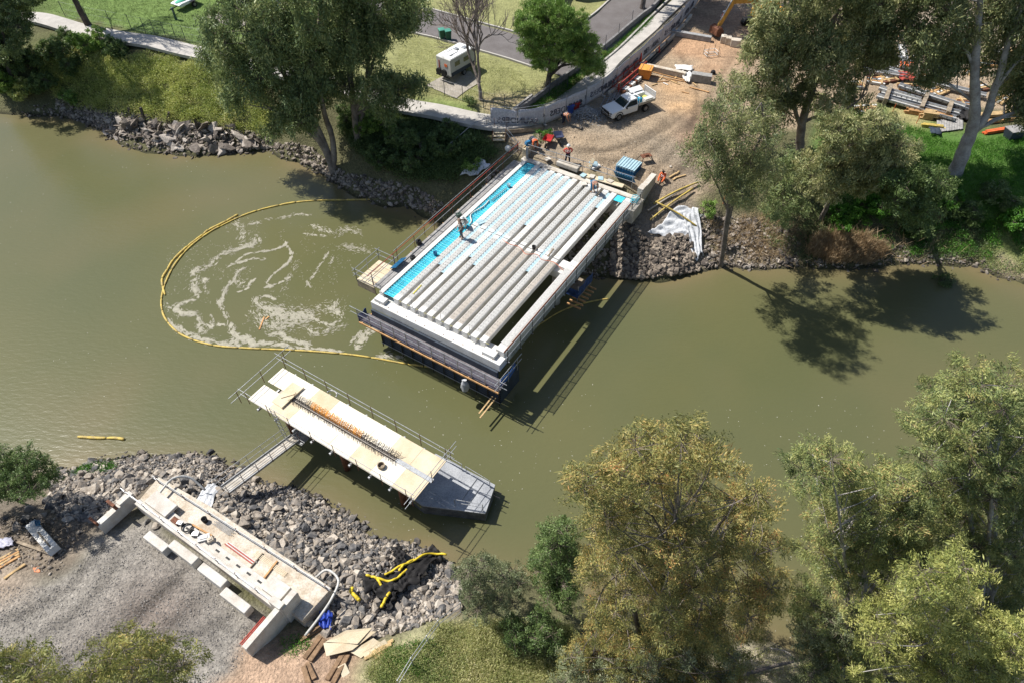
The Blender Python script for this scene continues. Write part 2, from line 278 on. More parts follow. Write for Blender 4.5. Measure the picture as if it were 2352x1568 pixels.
# ================================================================== SETTING: ground, water, paths
def tintmat(name, stops, rough=.85, bump=.6, bscale=9., nscale=5.):
    m = bpy.data.materials.new(name); m.use_nodes = True; t = m.node_tree; L = t.links.new; b = t.nodes['Principled BSDF']; b.inputs['Roughness'].default_value = rough; b.inputs['Specular IOR Level'].default_value = .25
    a = t.nodes.new('ShaderNodeAttribute'); a.attribute_name = 'tint'; r = t.nodes.new('ShaderNodeValToRGB'); e = r.color_ramp.elements
    for i, (p, c) in enumerate(stops):
        x = e[i] if i < 2 else e.new(p); x.position = p; x.color = (*c, 1)
    g = t.nodes.new('ShaderNodeNewGeometry'); n = t.nodes.new('ShaderNodeTexNoise'); n.inputs['Scale'].default_value = nscale; n.inputs['Detail'].default_value = 8; L(g.outputs['Position'], n.inputs['Vector'])
    ad = t.nodes.new('ShaderNodeMath'); ad.operation = 'MULTIPLY_ADD'; ad.inputs[1].default_value = 1.1; L(n.outputs[0], ad.inputs[0])
    su = t.nodes.new('ShaderNodeMath'); su.operation = 'SUBTRACT'; su.inputs[1].default_value = .55; L(a.outputs['Fac'], su.inputs[0]); L(su.outputs[0], ad.inputs[2])
    L(ad.outputs[0], r.inputs[0]); L(wet(t, g, r.outputs[0]), b.inputs['Base Color'])
    n2 = t.nodes.new('ShaderNodeTexNoise'); n2.inputs['Scale'].default_value = bscale; n2.inputs['Detail'].default_value = 6; L(g.outputs['Position'], n2.inputs['Vector'])
    bp = t.nodes.new('ShaderNodeBump'); bp.inputs['Strength'].default_value = bump; bp.inputs['Distance'].default_value = .06; L(n2.outputs[0], bp.inputs['Height']); L(bp.outputs[0], b.inputs['Normal'])
    MATS[name] = m; return m
M_rock = tintmat('riprap_rock', [(0, (.075, .073, .075)), (.3, (.15, .143, .137)), (.55, (.25, .215, .18)), (.8, (.34, .29, .235)), (1, (.44, .39, .33))])
M_rockdark = tintmat('bank_rock', [(0, (.10, .085, .07)), (.45, (.2, .165, .135)), (.75, (.29, .25, .2)), (1, (.36, .31, .26))])
M_rockfar = tintmat('far_riprap_rock', [(0, (.07, .058, .05)), (.35, (.14, .115, .095)), (.7, (.23, .19, .15)), (1, (.34, .28, .22))])
M_rubble = tintmat('broken_concrete', [(0, (.08, .067, .058)), (.4, (.16, .135, .115)), (.7, (.26, .22, .185)), (1, (.42, .37, .32))])
# material zones of the ground (outline on the drawing, linear base colour, edge softness m)
SCRUB = (.105, .10, .05)
ZONES = [
 ([(-400, 1150), (60, 1110), (270, 1055), (500, 1045), (720, 1140), (1000, 1265), (1070, 1330), (1080, 1420), (1000, 1440), (870, 1470), (730, 1470), (640, 1300), (500, 1180), (330, 1160), (250, 1230), (150, 1340), (-400, 1340)], (.15, .125, .095), .4),
 ([(-300, 40), (60, 70), (200, 100), (330, 125), (470, 150), (600, 200), (640, 290), (580, 320), (400, 290), (200, 250), (80, 200), (-300, 170)], (.095, .105, .04), .6),  # soil darkened so the gaps between weed mounds look shaded
 ([(-500, -60), (560, -60), (560, 130), (470, 100), (330, 80), (200, 50), (-300, 10)], (.135, .20, .055), .3),
 ([(560, -60), (1560, -60), (1440, 70), (1300, 220), (1200, 260), (1130, 262), (950, 240), (700, 180), (560, 140)], (.235, .235, .10), .6),
 ([(560, -60), (830, -60), (800, 180), (700, 175), (560, 140)], (.12, .19, .05), 1.),
 ([(920, 215), (1080, 240), (1130, 262), (1120, 280), (1000, 255)], (.12, .17, .045), .6),
 ([(1360, 150), (1540, -40), (1500, -60), (1330, 90), (1290, 200), (1200, 250), (1120, 255), (1090, 225), (1230, 215)], (.34, .275, .17), .8),
 ([(1160, 300), (1290, 280), (1420, 190), (1580, 0), (1640, -60), (2420, -60), (2420, 240), (2330, 260), (2100, 235), (2000, 240), (1880, 260), (1760, 330), (1650, 430), (1600, 460), (1520, 475), (1475, 450), (1300, 385), (1200, 365)], (.31, .235, .16), .3),
 ([(1160, 300), (1290, 280), (1420, 240), (1480, 300), (1560, 330), (1640, 400), (1600, 450), (1520, 475), (1475, 450), (1300, 385), (1200, 365)], (.275, .22, .16), 1.1),
 ([(1500, 90), (1600, 70), (1700, 90), (1720, 160), (1600, 170), (1520, 150)], (.40, .25, .15), 1.4),
 ([(1480, 175), (1620, 200), (1600, 260), (1520, 260)], (.45, .29, .16), 1.),
 ([(1560, 300), (1680, 240), (1650, 340), (1580, 350)], (.34, .21, .145), 1.2),
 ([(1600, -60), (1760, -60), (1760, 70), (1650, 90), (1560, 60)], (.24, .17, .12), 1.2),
 ([(2080, 40), (2200, 0), (2352, 40), (2352, 130), (2200, 190), (2090, 170)], (.40, .33, .25), 1.),
 ([(1900, 260), (2020, 240), (2120, 250), (2180, 300), (2440, 300), (2440, 500), (2330, 520), (2200, 480), (2080, 460), (1960, 470), (1880, 440), (1860, 330)], (.085, .16, .035), .7),
 ([(2020, 238), (2150, 262), (2110, 300), (2060, 285)], (.27, .24, .11), .7),
 ([(2250, 520), (2440, 520), (2440, 660), (2330, 640), (2270, 600)], (.16, .19, .06), .5),
 ([(2290, 590), (2380, 620), (2380, 645), (2290, 628)], (.36, .28, .2), .3),
 ([(1610, 480), (1800, 500), (1850, 560), (1830, 615), (1640, 620)], (.22, .18, .125), .5),
 ([(1490, 470), (1600, 460), (1620, 620), (1430, 630), (1430, 520)], (.22, .18, .14), .5),
 ([(-500, 1330), (150, 1335), (215, 1240), (330, 1180), (480, 1290), (610, 1420), (600, 1500), (480, 1580), (300, 2000), (-500, 2000)], (.25, .228, .198), .35),
 ([(350, 1300), (470, 1380), (400, 1500), (150, 1568), (60, 1560), (250, 1400)], (.215, .178, .15), 1.2),
 ([(-300, 1200), (60, 1200), (215, 1190), (190, 1260), (130, 1300), (-20, 1330), (-300, 1330)], (.185, .15, .115), .6),
 ([(-300, 1330), (40, 1310), (60, 1350), (0, 1400), (-300, 1420)], (.29, .23, .175), .7),
 ([(600, 1470), (700, 1440), (860, 1470), (840, 1520), (800, 2000), (300, 2000), (480, 1560)], (.33, .23, .16), .35),
 ([(560, 1520), (640, 1510), (700, 1530), (620, 1600), (480, 1600)], (.42, .29, .2), .8),
 ([(850, 1490), (1010, 1420), (1300, 1430), (1330, 1568), (1400, 2000), (800, 2000), (840, 1520)], (.30, .29, .16), .6),
 ([(860, 1500), (960, 1470), (1000, 1500), (920, 1568), (860, 1560)], (.33, .27, .17), .6),
 ([(1640, 1480), (1790, 1480), (1830, 1540), (1800, 1600), (1650, 1600)], (.42, .36, .27), .4),
]
def make_ground():
    fx = np.arange(-48, 54.01, .3); fy = np.arange(-4, 92.01, .3)
    gx = np.concatenate([[-400, -280, -190, -130, -95, -75, -60, -52], fx, [58, 66, 80, 100, 140, 200, 280, 400]])
    gy = np.concatenate([[-400, -250, -150, -90, -50, -28, -14, -8], fy, [96, 102, 112, 130, 160, 220, 300, 400]])
    X, Y = np.meshgrid(gx, gy, indexing='ij'); Z = Hh(X, Y)
    far = np.clip((np.hypot(X, Y-45)-75)/60, 0, 1); Z = Z*(1-far)+far*np.clip(Z, -2, 8)
    c = np.empty(X.shape+(3,)); c[:] = SCRUB
    jx = X+.5*vnoise(X, Y, 1.1, 21)+.35*vnoise(X, Y, .45, 22); jy = Y+.5*vnoise(X, Y, 1.1, 23)+.35*vnoise(X, Y, .45, 24)
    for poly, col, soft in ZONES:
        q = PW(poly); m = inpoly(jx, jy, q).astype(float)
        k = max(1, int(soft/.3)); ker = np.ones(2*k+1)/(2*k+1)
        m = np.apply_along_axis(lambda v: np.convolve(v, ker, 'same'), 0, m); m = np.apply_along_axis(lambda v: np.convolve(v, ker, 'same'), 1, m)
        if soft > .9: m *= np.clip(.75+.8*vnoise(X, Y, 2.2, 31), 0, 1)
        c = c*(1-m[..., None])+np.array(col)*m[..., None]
    # wheel ruts worn in the work site and the gravel pad
    V = np.stack([X, Y, Z], -1).reshape(-1, 3)
    for path, wdt, dep in [([(1690, 120), (1560, 330), (1500, 395)], .35, .06), ([(1735, 130), (1600, 350), (1540, 410)], .35, .06), ([(1620, 235), (1450, 330), (1330, 350)], .4, .05), ([(1600, 270), (1470, 360), (1380, 370)], .4, .05), ([(470, 1370), (330, 1480), (150, 1568)], .5, .05), ([(400, 1340), (250, 1460), (60, 1568)], .5, .05), ([(430, 1300), (330, 1400), (240, 1500)], .3, .04), ([(520, 1420), (400, 1480), (300, 1568)], .28, .04), ([(230, 1260), (140, 1360), (-20, 1440)], .35, .04), ([(300, 1240), (200, 1380), (0, 1520)], .3, .04), ([(1600, 340), (1560, 390), (1500, 400)], .3, .06), ([(1560, 250), (1500, 300), (1400, 345), (1320, 340)], .25, .06), ([(1540, 290), (1470, 330), (1400, 380)], .2, .05), ([(1620, 350), (1600, 385), (1580, 400)], .22, .08), ([(1560, 120), (1600, 200), (1590, 300)], .3, .05)]:
        pc = curve([T(*p)[:2] for p in path], 60); d = np.full(len(V), 9.)
        for p in pc: d = np.minimum(d, np.hypot(V[:, 0]-p[0], V[:, 1]-p[1]))
        V[:, 2] -= dep*np.exp(-(d/wdt)**2); cc = c.reshape(-1, 3); cc *= (1-.34*np.exp(-(d/wdt)**2))[:, None]
    ny = len(gy); i, j = np.meshgrid(np.arange(len(gx)-1), np.arange(ny-1), indexing='ij'); a = (i*ny+j).ravel()
    me = npmesh('ground', V, np.stack([a, a+ny, a+ny+1, a+1], 1), smooth=True)
    at = me.color_attributes.new('soil', 'FLOAT_COLOR', 'POINT'); cc = np.ones((len(V), 4), np.float32); cc[:, :3] = c.reshape(-1, 3); at.data.foreach_set('color', cc.ravel())
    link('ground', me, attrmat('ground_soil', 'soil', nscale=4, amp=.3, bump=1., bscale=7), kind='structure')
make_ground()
def make_water():
    m = bpy.data.materials.new('river_water'); m.use_nodes = True; t = m.node_tree; L = t.links.new; b = t.nodes['Principled BSDF']
    b.inputs['Roughness'].default_value = .23; b.inputs['IOR'].default_value = 1.33; b.inputs['Specular IOR Level'].default_value = .5
    g = t.nodes.new('ShaderNodeNewGeometry'); n = t.nodes.new('ShaderNodeTexNoise'); n.inputs['Scale'].default_value = .055; n.inputs['Detail'].default_value = 4; L(g.outputs['Position'], n.inputs['Vector'])
    r = t.nodes.new('ShaderNodeValToRGB'); e = r.color_ramp.elements; e[0].position = .35; e[0].color = (.090, .095, .043, 1); e[1].position = .65; e[1].color = (.108, .105, .046, 1); L(n.outputs[0], r.inputs[0])
    a = t.nodes.new('ShaderNodeAttribute'); a.attribute_name = 'silt'; mx = t.nodes.new('ShaderNodeMix'); mx.data_type = 'RGBA'; L(a.outputs['Fac'], mx.inputs[0]); L(r.outputs[0], mx.inputs[6]); mx.inputs[7].default_value = (.15, .12, .062, 1); L(mx.outputs[2], b.inputs['Base Color'])
    mp = t.nodes.new('ShaderNodeMapping'); mp.inputs['Rotation'].default_value = (0, 0, R(25)); mp.inputs['Scale'].default_value = (1.1, 2.6, 1); L(g.outputs['Position'], mp.inputs[0])
    n1 = t.nodes.new('ShaderNodeTexNoise'); n1.inputs['Scale'].default_value = 1.4; n1.inputs['Detail'].default_value = 5; n1.inputs['Roughness'].default_value = .55; L(mp.outputs[0], n1.inputs['Vector'])
    bp = t.nodes.new('ShaderNodeBump'); bp.inputs['Strength'].default_value = .26; bp.inputs['Distance'].default_value = .07; L(n1.outputs[0], bp.inputs['Height']); L(bp.outputs[0], b.inputs['Normal'])
    gx = np.concatenate([[-420, -250, -150, -90, -60], np.arange(-45, 52, .6), [60, 90, 150, 250, 420]]); gy = np.concatenate([[-420, -200, -80, -30], np.arange(-4, 64, .6), [75, 100, 140]])
    X, Y = np.meshgrid(gx, gy, indexing='ij'); s = np.clip(np.exp((H0(X, Y)+.1)*2.2), 0, 1)*(.75+.5*vnoise(X, Y, 2.5, 12)); s += .3*np.clip(vnoise(X*.8+Y*.5, Y*.8-X*.5, 9, 19)+.35*vnoise(X, Y, 3, 20)-.1, 0, 1)
    ny = len(gy); i, j = np.meshgrid(np.arange(len(gx)-1), np.arange(ny-1), indexing='ij'); q = (i*ny+j).ravel(); me = npmesh('river', np.stack([X, Y, X*0], -1).reshape(-1, 3), np.stack([q, q+ny, q+ny+1, q+1], 1), smooth=True)
    at = me.attributes.new('silt', 'FLOAT', 'POINT'); at.data.foreach_set('value', np.clip(s, 0, 1).ravel().astype(np.float32)); link('river', me, m, kind='structure')
make_water()
def strip(path, width, n, dz, name, m, **k):
    c = curve([T(*p) for p in path], n); V = []
    for i, p in enumerate(c):
        d = c[min(i+1, n-1)]-c[max(i-1, 0)]; s = np.array([d[1], -d[0]])/np.hypot(d[0], d[1]); wd = width[i*len(width)//n] if hasattr(width, '__len__') else width
        row = [p[:2]+s*wd*q for q in np.linspace(-.5, .5, 7)]; h = H0([q[0] for q in row], [q[1] for q in row]).max()
        V += [(q[0], q[1], max(HZ(q[0], q[1]), h)+dz) for q in row]
    mb = MB().add(V, [(i*7+j, i*7+j+1, (i+1)*7+j+1, (i+1)*7+j) for i in range(n-1) for j in range(6)]); e = len(V)
    # thickness at the two edges
    mb.add([(x, y, z-.3) for x, y, z in V[0::7]]+[tuple(q) for q in V[0::7]], [(i, i+1, n+i+1, n+i) for i in range(n-1)])
    mb.add([(x, y, z-.3) for x, y, z in V[6::7]]+[tuple(q) for q in V[6::7]], [(i+1, i, n+i, n+i+1) for i in range(n-1)])
    return mb.build(name, m, **k), c
M_path = mat('path_concrete', (.47, .44, .40), .85, .10, 1.2, .2, 30)
PATHP = [(-160, 5), (60, 44), (200, 74), (330, 97), (470, 128), (600, 156), (700, 184), (800, 210), (900, 243), (1000, 263), (1110, 286), (1190, 284), (1290, 244), (1379, 172), (1423, 128), (1488, 72), (1521, 40), (1600, -30)]
_, pc = strip(PATHP, [2.15]*12+[1.9, 1.7, 1.5, 1.4, 1.4, 1.4], 170, .05, 'path', M_path, kind='structure')
mk = MB()
for i in range(12, 120, 4):
    p = pc[i]; q = pc[i]+(pc[i+1]-pc[i])*1.4; d = q-p; d /= np.linalg.norm(d); s = np.array([-d[1], d[0], 0])*.05
    z = max(HZ(p[0], p[1]), HZ(q[0], q[1]))
    mk.add([(*(p-s)[:2], z+.075), (*(q-s)[:2], z+.075), (*(q+s)[:2], z+.075), (*(p+s)[:2], z+.075)], [(0, 1, 2, 3)])
mk.build('path_markings', mat('marking_white', (.75, .75, .72), .7), kind='structure')
M_asph = mat('asphalt', (.165, .15, .145), .9, .12, .8, .4, 60, col2=(.13, .115, .11))
def sheet(poly, dz, name, m, step=.7, **k):
    """flat-ish patch laid over the ground inside an outline"""
    P = np.array([T(*p) for p in poly]); bm = bmesh.new(); vs = [bm.verts.new(p) for p in P]; bm.faces.new(vs); bmesh.ops.triangulate(bm, faces=bm.faces)
    for _ in range(5):
        es = [e for e in bm.edges if e.calc_length() > step]
        if not es: break
        bmesh.ops.subdivide_edges(bm, edges=es, cuts=1)
    bmesh.ops.triangulate(bm, faces=bm.faces)
    xs = np.array([v.co.x for v in bm.verts]); ys = np.array([v.co.y for v in bm.verts]); hs = np.maximum(Hh(xs, ys), H0(xs, ys))+dz; bm.verts.ensure_lookup_table()
    for v, h in zip(bm.verts, hs): v.co.z = h
    bmesh.ops.recalc_face_normals(bm, faces=bm.faces)
    if bm.faces and sum(f.normal.z for f in bm.faces) < 0: bmesh.ops.reverse_faces(bm, faces=bm.faces)
    me = bpy.data.meshes.new(name); bm.to_mesh(me); bm.free(); me.polygons.foreach_set('use_smooth', [True]*len(me.polygons)); return link(name, me, m, **k)
sheet([(780, -40), (1000, 28), (1098, 58), (1219, 92), (1300, 88), (1375, 32), (1440, -40), (1560, -40), (1500, 22), (1440, 82), (1390, 128), (1340, 172), (1290, 178), (1222, 153), (1120, 120), (1018, 91), (930, 69), (780, 20)], .07, 'road', M_asph, kind='structure')
def kerb(path, name, wd=.18, ht=.1, m=None, **k):
    c = curve([T(*p) for p in path], 10*len(path)); mb = MB()
    for a, b in zip(c[:-1], c[1:]):
        a = drape(a, ht/2+.03); b = drape(b, ht/2+.03); mb.bar(a, b, wd, ht+.12)
    return mb.build(name, m or M_path, **k)
kerb([(990, 24), (1098, 54), (1219, 88)], 'kerb', kind='structure'); kerb([(800, 36), (930, 73), (1018, 95), (1120, 124), (1222, 157)], 'kerb', kind='structure'); kerb([(1300, 82), (1370, 30), (1424, -20)], 'kerb', kind='structure')
kerb([(1345, 176), (1400, 132), (1450, 86), (1510, 26), (1560, -20)], 'kerb', kind='structure')
# concrete slabs for caravans
for poly, lab in [([(468, 38), (520, 22), (580, 40), (560, 62), (520, 60)], 'pale concrete camping slab on the green lawn behind the big river gum'), ([(978, 198), (1048, 228), (1105, 190), (1080, 165), (1030, 170)], 'pale concrete camping slab under the white caravan')]:
    sheet(poly, .06, 'concrete_slab', mat('slab_concrete', (.38, .34, .29), .9, .15, 1.5), label=lab, cat='slab')
# ------------------------------------------------------------------ foam and flecks on the river
def c5(x, y): return (171.9+x*.329, 395.4+y*.329)
FO = [([(1110, 370), (1150, 380), (1180, 430), (1160, 480)], 45, 160), ([(1330, 330), (1450, 320), (1550, 295), (1650, 305)], 12, 110), ([(1200, 370), (1300, 350)], 12, 40), ([(1290, 465), (1280, 500), (1200, 520), (1110, 550), (1030, 570), (980, 620), (930, 660), (860, 680), (815, 700)], 18, 900), ([(1260, 450), (1240, 500), (1150, 500)], 22, 200), ([(815, 700), (840, 760), (830, 810), (870, 840)], 24, 420), ([(870, 840), (830, 890), (740, 920), (690, 950)], 14, 420), ([(690, 950), (760, 990), (850, 985)], 22, 420), ([(640, 920), (690, 960), (740, 990)], 18, 140), ([(1290, 555), (1380, 545), (1450, 520), (1480, 495)], 7, 330), ([(1470, 490), (1500, 540), (1515, 590), (1480, 640), (1430, 680)], 9, 430), ([(1060, 670), (1130, 620), (1210, 570), (1280, 560)], 6, 260), ([(1100, 640), (1180, 625), (1250, 605), (1330, 608)], 8, 300), ([(1180, 670), (1140, 700), (1110, 750), (1070, 790), (1040, 850), (1030, 890), (1000, 920)], 12, 520), ([(1000, 900), (1030, 950), (1060, 1010)], 14, 300), ([(1260, 745), (1220, 780), (1210, 810), (1140, 840)], 8, 220), ([(1500, 735), (1440, 770), (1380, 795), (1330, 805)], 9, 260), ([(1430, 680), (1380, 720), (1345, 770), (1370, 800)], 5, 170), ([(1120, 750), (1160, 790), (1200, 770)], 26, 120), ([(1300, 865), (1350, 870), (1400, 890)], 10, 140), ([(1250, 880), (1300, 930), (1370, 960), (1450, 960)], 26, 500), ([(1350, 960), (1450, 1000), (1560, 1010), (1640, 1000)], 60, 1500), ([(1280, 1000), (1400, 1080), (1550, 1050)], 60, 650), ([(1640, 1010), (1700, 1040), (1780, 1065), (1840, 1040)], 12, 380), ([(1700, 940), (1800, 960), (1860, 990)], 35, 300), ([(1830, 900), (1820, 960), (1850, 1010)], 22, 120), ([(650, 1040), (750, 1110), (860, 1160), (1000, 1195), (1150, 1210)], 22, 1400), ([(860, 1010), (870, 1080), (900, 1120)], 20, 300), ([(870, 1120), (900, 1060), (960, 1080), (950, 1000)], 12, 200), ([(1000, 1060), (1040, 1070)], 14, 130), ([(1090, 1060), (1110, 1130), (1200, 1160), (1240, 1195)], 20, 900), ([(1100, 1185), (1180, 1170), (1240, 1190)], 22, 1200), ([(1360, 1135), (1440, 1130), (1480, 1165), (1560, 1185), (1630, 1200)], 16, 1100), ([(1230, 1215), (1300, 1190), (1400, 1200), (1500, 1210)], 14, 1300), ([(1500, 1225), (1650, 1230), (1760, 1240), (1860, 1255)], 9, 800), ([(1970, 1230), (2010, 1160), (2080, 1100), (2150, 1060)], 20, 1500), ([(1920, 1195), (1990, 1120), (2110, 1050)], 10, 200), ([(1600, 430), (1680, 440), (1760, 445)], 10, 90), ([(1660, 370), (1720, 400), (1790, 420)], 25, 130), ([(1820, 440), (1900, 400), (2000, 430)], 28, 160), ([(1860, 520), (1960, 530), (2060, 560)], 34, 180), ([(1770, 560), (1730, 620), (1680, 700), (1630, 780)], 10, 150), ([(1800, 590), (1780, 650)], 20, 30), ([(1620, 770), (1640, 810)], 14, 50), ([(2120, 1290), (2200, 1280), (2300, 1300)], 26, 150), ([(1900, 1060), (1700, 1120), (1640, 1100)], 40, 220), ([(930, 850), (900, 760), (920, 750)], 16, 110), ([(1560, 620), (1500, 720), (1440, 840)], 25, 90)]
def make_foam():
    P = []; S = []
    for pts, wd, n in FO:
        c = curve([c5(*p) for p in pts], 80); n = int(n*2.3); k = rng.uniform(0, 79, n); i = k.astype(int); q = c[i]+(c[np.minimum(i+1, 79)]-c[i])*(k-i)[:, None]
        wv = 1+.5*np.sin(k*.35+rng.uniform(0, 6)); q = q+np.clip(rng.normal(size=(n, 2)), -2.2, 2.2)*(wd*.17*wv)[:, None]*(1, .8); P.append(q); S.append(np.arctan2(-(c[np.minimum(i+1, 79)]-c[np.maximum(i-1, 0)])[:, 1]/.62, (c[np.minimum(i+1, 79)]-c[np.maximum(i-1, 0)])[:, 0]))
    # loose crumbs inside the boom
    P = np.vstack(P); lace = 1-np.abs(vnoise(P[:, 0], P[:, 1], 7, 3)+.6*vnoise(P[:, 0], P[:, 1], 3.2, 6)); S = np.concatenate(S)[lace > .52]; P = P[lace > .52]; n = 2600; cr = np.stack([rng.uniform(640, 2050, n), rng.uniform(320, 1250, n)], 1); cx, cy = (cr[:, 0]-1250)/720, (cr[:, 1]-780)/450
    k = (cx**2+cy**2 < 1) & (vnoise(cr[:, 0], cr[:, 1], 90, 4) > .05); cr = cr[k]; cr = np.stack(c5(cr[:, 0], cr[:, 1]), 1)
    allp = np.vstack([P, cr]); sz = np.concatenate([rng.uniform(.014, .055, len(P))*rng.uniform(.5, 1.4, len(P)), rng.uniform(.012, .04, len(cr))])
    W3 = np.array([G(x, y, 0) for x, y in allp]); W3[:, 2] = .012
    m = 7; th = np.linspace(0, 2*pi, m, endpoint=False)[None]+rng.uniform(0, 6, (len(W3), 1)); rr = sz[:, None]*rng.uniform(.45, 1.25, (len(W3), m)); st = np.concatenate([S+rng.normal(size=len(S))*.3, rng.uniform(0, pi, len(W3)-len(S))])
    x = rr*np.cos(th)*2.6; y = rr*np.sin(th)*.5; V = np.stack([W3[:, :1]+x*np.cos(st)[:, None]-y*np.sin(st)[:, None], W3[:, 1:2]+x*np.sin(st)[:, None]+y*np.cos(st)[:, None], np.broadcast_to(.008+.00001*(np.arange(len(W3)) % 900)[:, None], x.shape)], -1).reshape(-1, 3)
    link('foam', npmesh('foam', V, np.arange(len(V)).reshape(-1, m)), mat('foam_scum', (.39, .365, .285), .9, .12, 3), kind='stuff', label='pale scum foam swirling on the river inside the yellow boom', cat='foam')
    # sparse drifting flecks over the rest of the river
    n = 2600; q = np.stack([rng.uniform(-60, 2400, n), rng.uniform(230, 1500, n)], 1); q = q[(vnoise(q[:, 0], q[:, 1], 260, 8) > -.25)]; W3 = np.array([G(x, y, 0) for x, y in q]); W3 = W3[Hh(W3[:, 0], W3[:, 1]) < -.1]
    s = rng.uniform(.008, .028, (len(W3), 1)); a = rng.uniform(0, pi, (len(W3), 1)); L = rng.uniform(1, 2.6, (len(W3), 1)); th = np.array([[0, pi/2, pi, 3*pi/2]])
    x = s*L*np.cos(th); y = s*np.sin(th); V = np.stack([W3[:, :1]+x*np.cos(a)-y*np.sin(a), W3[:, 1:2]+x*np.sin(a)+y*np.cos(a), np.full(x.shape, .006)], -1).reshape(-1, 3)
    link('drifting_flecks', npmesh('drifting_flecks', V, np.arange(len(V)).reshape(-1, 4)), mat('fleck', (.5, .48, .4), .9), kind='stuff', label='tiny pale leaves and bubbles drifting on the green river', cat='flecks')
make_foam()
# ------------------------------------------------------------------ booms
M_boomy = mat('boom_yellow', (.62, .46, .10), .6, .2, 2.5, .3, 12, col2=(.36, .27, .10)); M_skirt = mat('boom_skirt', (.03, .035, .03), .7)
M_rope = mat('dull_rope', (.25, .2, .12), .9)
def boom(name, px, n, r, lab, mm=None, raw=False, seed=1):
    rr = np.random.default_rng(seed); P = np.array([G(x, y, 0)+(0, 0, r*.45) for x, y in px]); c = curve(P, n*8+1)
    t = thing(name, lab, 'boom', c[0]*(1, 1, 0))
    for k in range(n):
        s = c[k*8:k*8+9].copy(); s[0] += (s[1]-s[0])*.04; s[-1] += (s[-2]-s[-1])*.04; w = r*rr.uniform(.8, 1.05)
        MB().tube(s, [w*.6]+[w*rr.uniform(.9, 1.08) for _ in range(7)]+[w*.6], 8).build('float', mm or M_boomy, t, smooth=True)
    MB().tube(c-(0, 0, r*.5), r*.35, 6).build('skirt', M_skirt, t, smooth=True); return t
boom('containment_boom', [c5(*p) for p in [(2100, 195), (1900, 197), (1700, 201), (1560, 212), (1450, 230), (1300, 265), (1180, 305), (1050, 365), (930, 430), (800, 530), (705, 640), (645, 750), (612, 850), (605, 930), (625, 1010), (680, 1085), (760, 1145), (880, 1190), (1020, 1218), (1200, 1230), (1350, 1237), (1600, 1248), (1900, 1272), (2100, 1300), (2352, 1345)]]+[(1015+0, 846), (1040, 852), (1085, 866)], 26, .085, 'long yellow floating boom looping round the foam beside the bridge')
boom('loose_boom', [c5(*p) for p in [(1140, 299), (1060, 345), (935, 408), (900, 436), (790, 520), (690, 615), (650, 680), (612, 745), (614, 800), (632, 862)]], 9, .095, 'spare yellow boom length lying against the outer side of the long floating boom', seed=4)
boom('drifting_boom', [(179, 1003), (225, 1006), (265, 1006), (287, 1009)], 2, .11, 'short yellow boom piece drifting alone on the open river', seed=6)
boom('shaded_boom', [(1398, 687), (1370, 691), (1320, 703), (1280, 720), (1245, 742), (1222, 756)], 6, .06, 'thin yellow boom in the shadow beside the bridge', seed=7)
M_tim = mat('timber_pale', (.58, .40, .20), .8, .18, 3, .2, 25); M_timo = mat('timber_orange', (.60, .34, .15), .8, .2, 3, .2, 25); M_timg = mat('timber_grey', (.36, .29, .21), .85, .25, 3, .2, 25)
for (a, b), lab in [((c5(1288, 1100), c5(1322, 1012)), 'orange timber plank floating in the foam'), ((c5(1330, 1030), c5(1356, 1008)), 'shorter stick floating beside the orange plank in the foam')]:
    MB().bar(G(*a, .03), G(*b, .03), .11 if 'plank' in lab else .05, .05).build('floating_plank', M_timo, label=lab, cat='plank')
# ================================================================== BRIDGE
M_conc = mat('new_concrete', (.68, .67, .645), .8, .1, 1.1, .2, 22, col2=(.56, .535, .49), fine=.1); M_concr = mat('rough_concrete', (.54, .53, .505), .9, .12, 7, .6, 30, fine=.14)
M_concs = mat('soiled_concrete', (.58, .545, .49), .85, .14, 1.2, .3, 20, col2=(.42, .37, .30)); M_conct = mat('tan_concrete', (.49, .44, .38), .9, .12, 5, .6, 30, fine=.14)
M_galv = mat('galvanised_steel', (.42, .43, .44), .45, .15, 5, metal=.6); M_red = mat('red_steel', (.42, .07, .05), .55, .15, 5); M_rust = mat('rusty_steel', (.22, .09, .05), .8, .3, 6)
M_dark = mat('dark_formwork', (.045, .06, .085), .6, .2, 2); M_black = mat('black_rubber', (.015, .015, .016), .6); M_blue = mat('blue_formwork', (.03, .17, .34), .5, .15, 3)
M_cyan = mat('cyan_formwork', (.05, .55, .70), .5, .12, 1.2, fine=.1); M_pblue = mat('pale_formwork', (.38, .53, .59), .55, .1, 2); M_ply = mat('plywood', (.62, .54, .40), .75, .10, .9, .1, 30, col2=(.54, .43, .28))
M_plyb = mat('bright_plywood', (.80, .75, .65), .7, .05, .5, .05, 20, col2=(.72, .62, .46)); M_board = mat('grey_boards', (.36, .345, .33), .85, .2, 3, .3, 30)
M_mesh = None
def meshmat():
    m = bpy.data.materials.new('safety_mesh'); m.use_nodes = True; t = m.node_tree; L = t.links.new; b = t.nodes['Principled BSDF']; b.inputs['Base Color'].default_value = (.40, .43, .46, 1); b.inputs['Roughness'].default_value = .7
    g = t.nodes.new('ShaderNodeNewGeometry'); n = t.nodes.new('ShaderNodeTexNoise'); n.inputs['Scale'].default_value = 6; L(g.outputs['Position'], n.inputs['Vector'])
    mr = t.nodes.new('ShaderNodeMapRange'); mr.inputs[3].default_value = .25; mr.inputs[4].default_value = .75; L(n.outputs[0], mr.inputs[0]); L(mr.outputs[0], b.inputs['Alpha']); return m
M_mesh = meshmat()
M_bmesh = mat('blue_mesh', (.04, .09, .26), .7, .3, 4); M_bmesh2 = mat('grey_mesh', (.22, .24, .32), .7, .3, 8)
ZD = 4.3
SP = [(23.85, 33.28), (33.36, 42.75)]
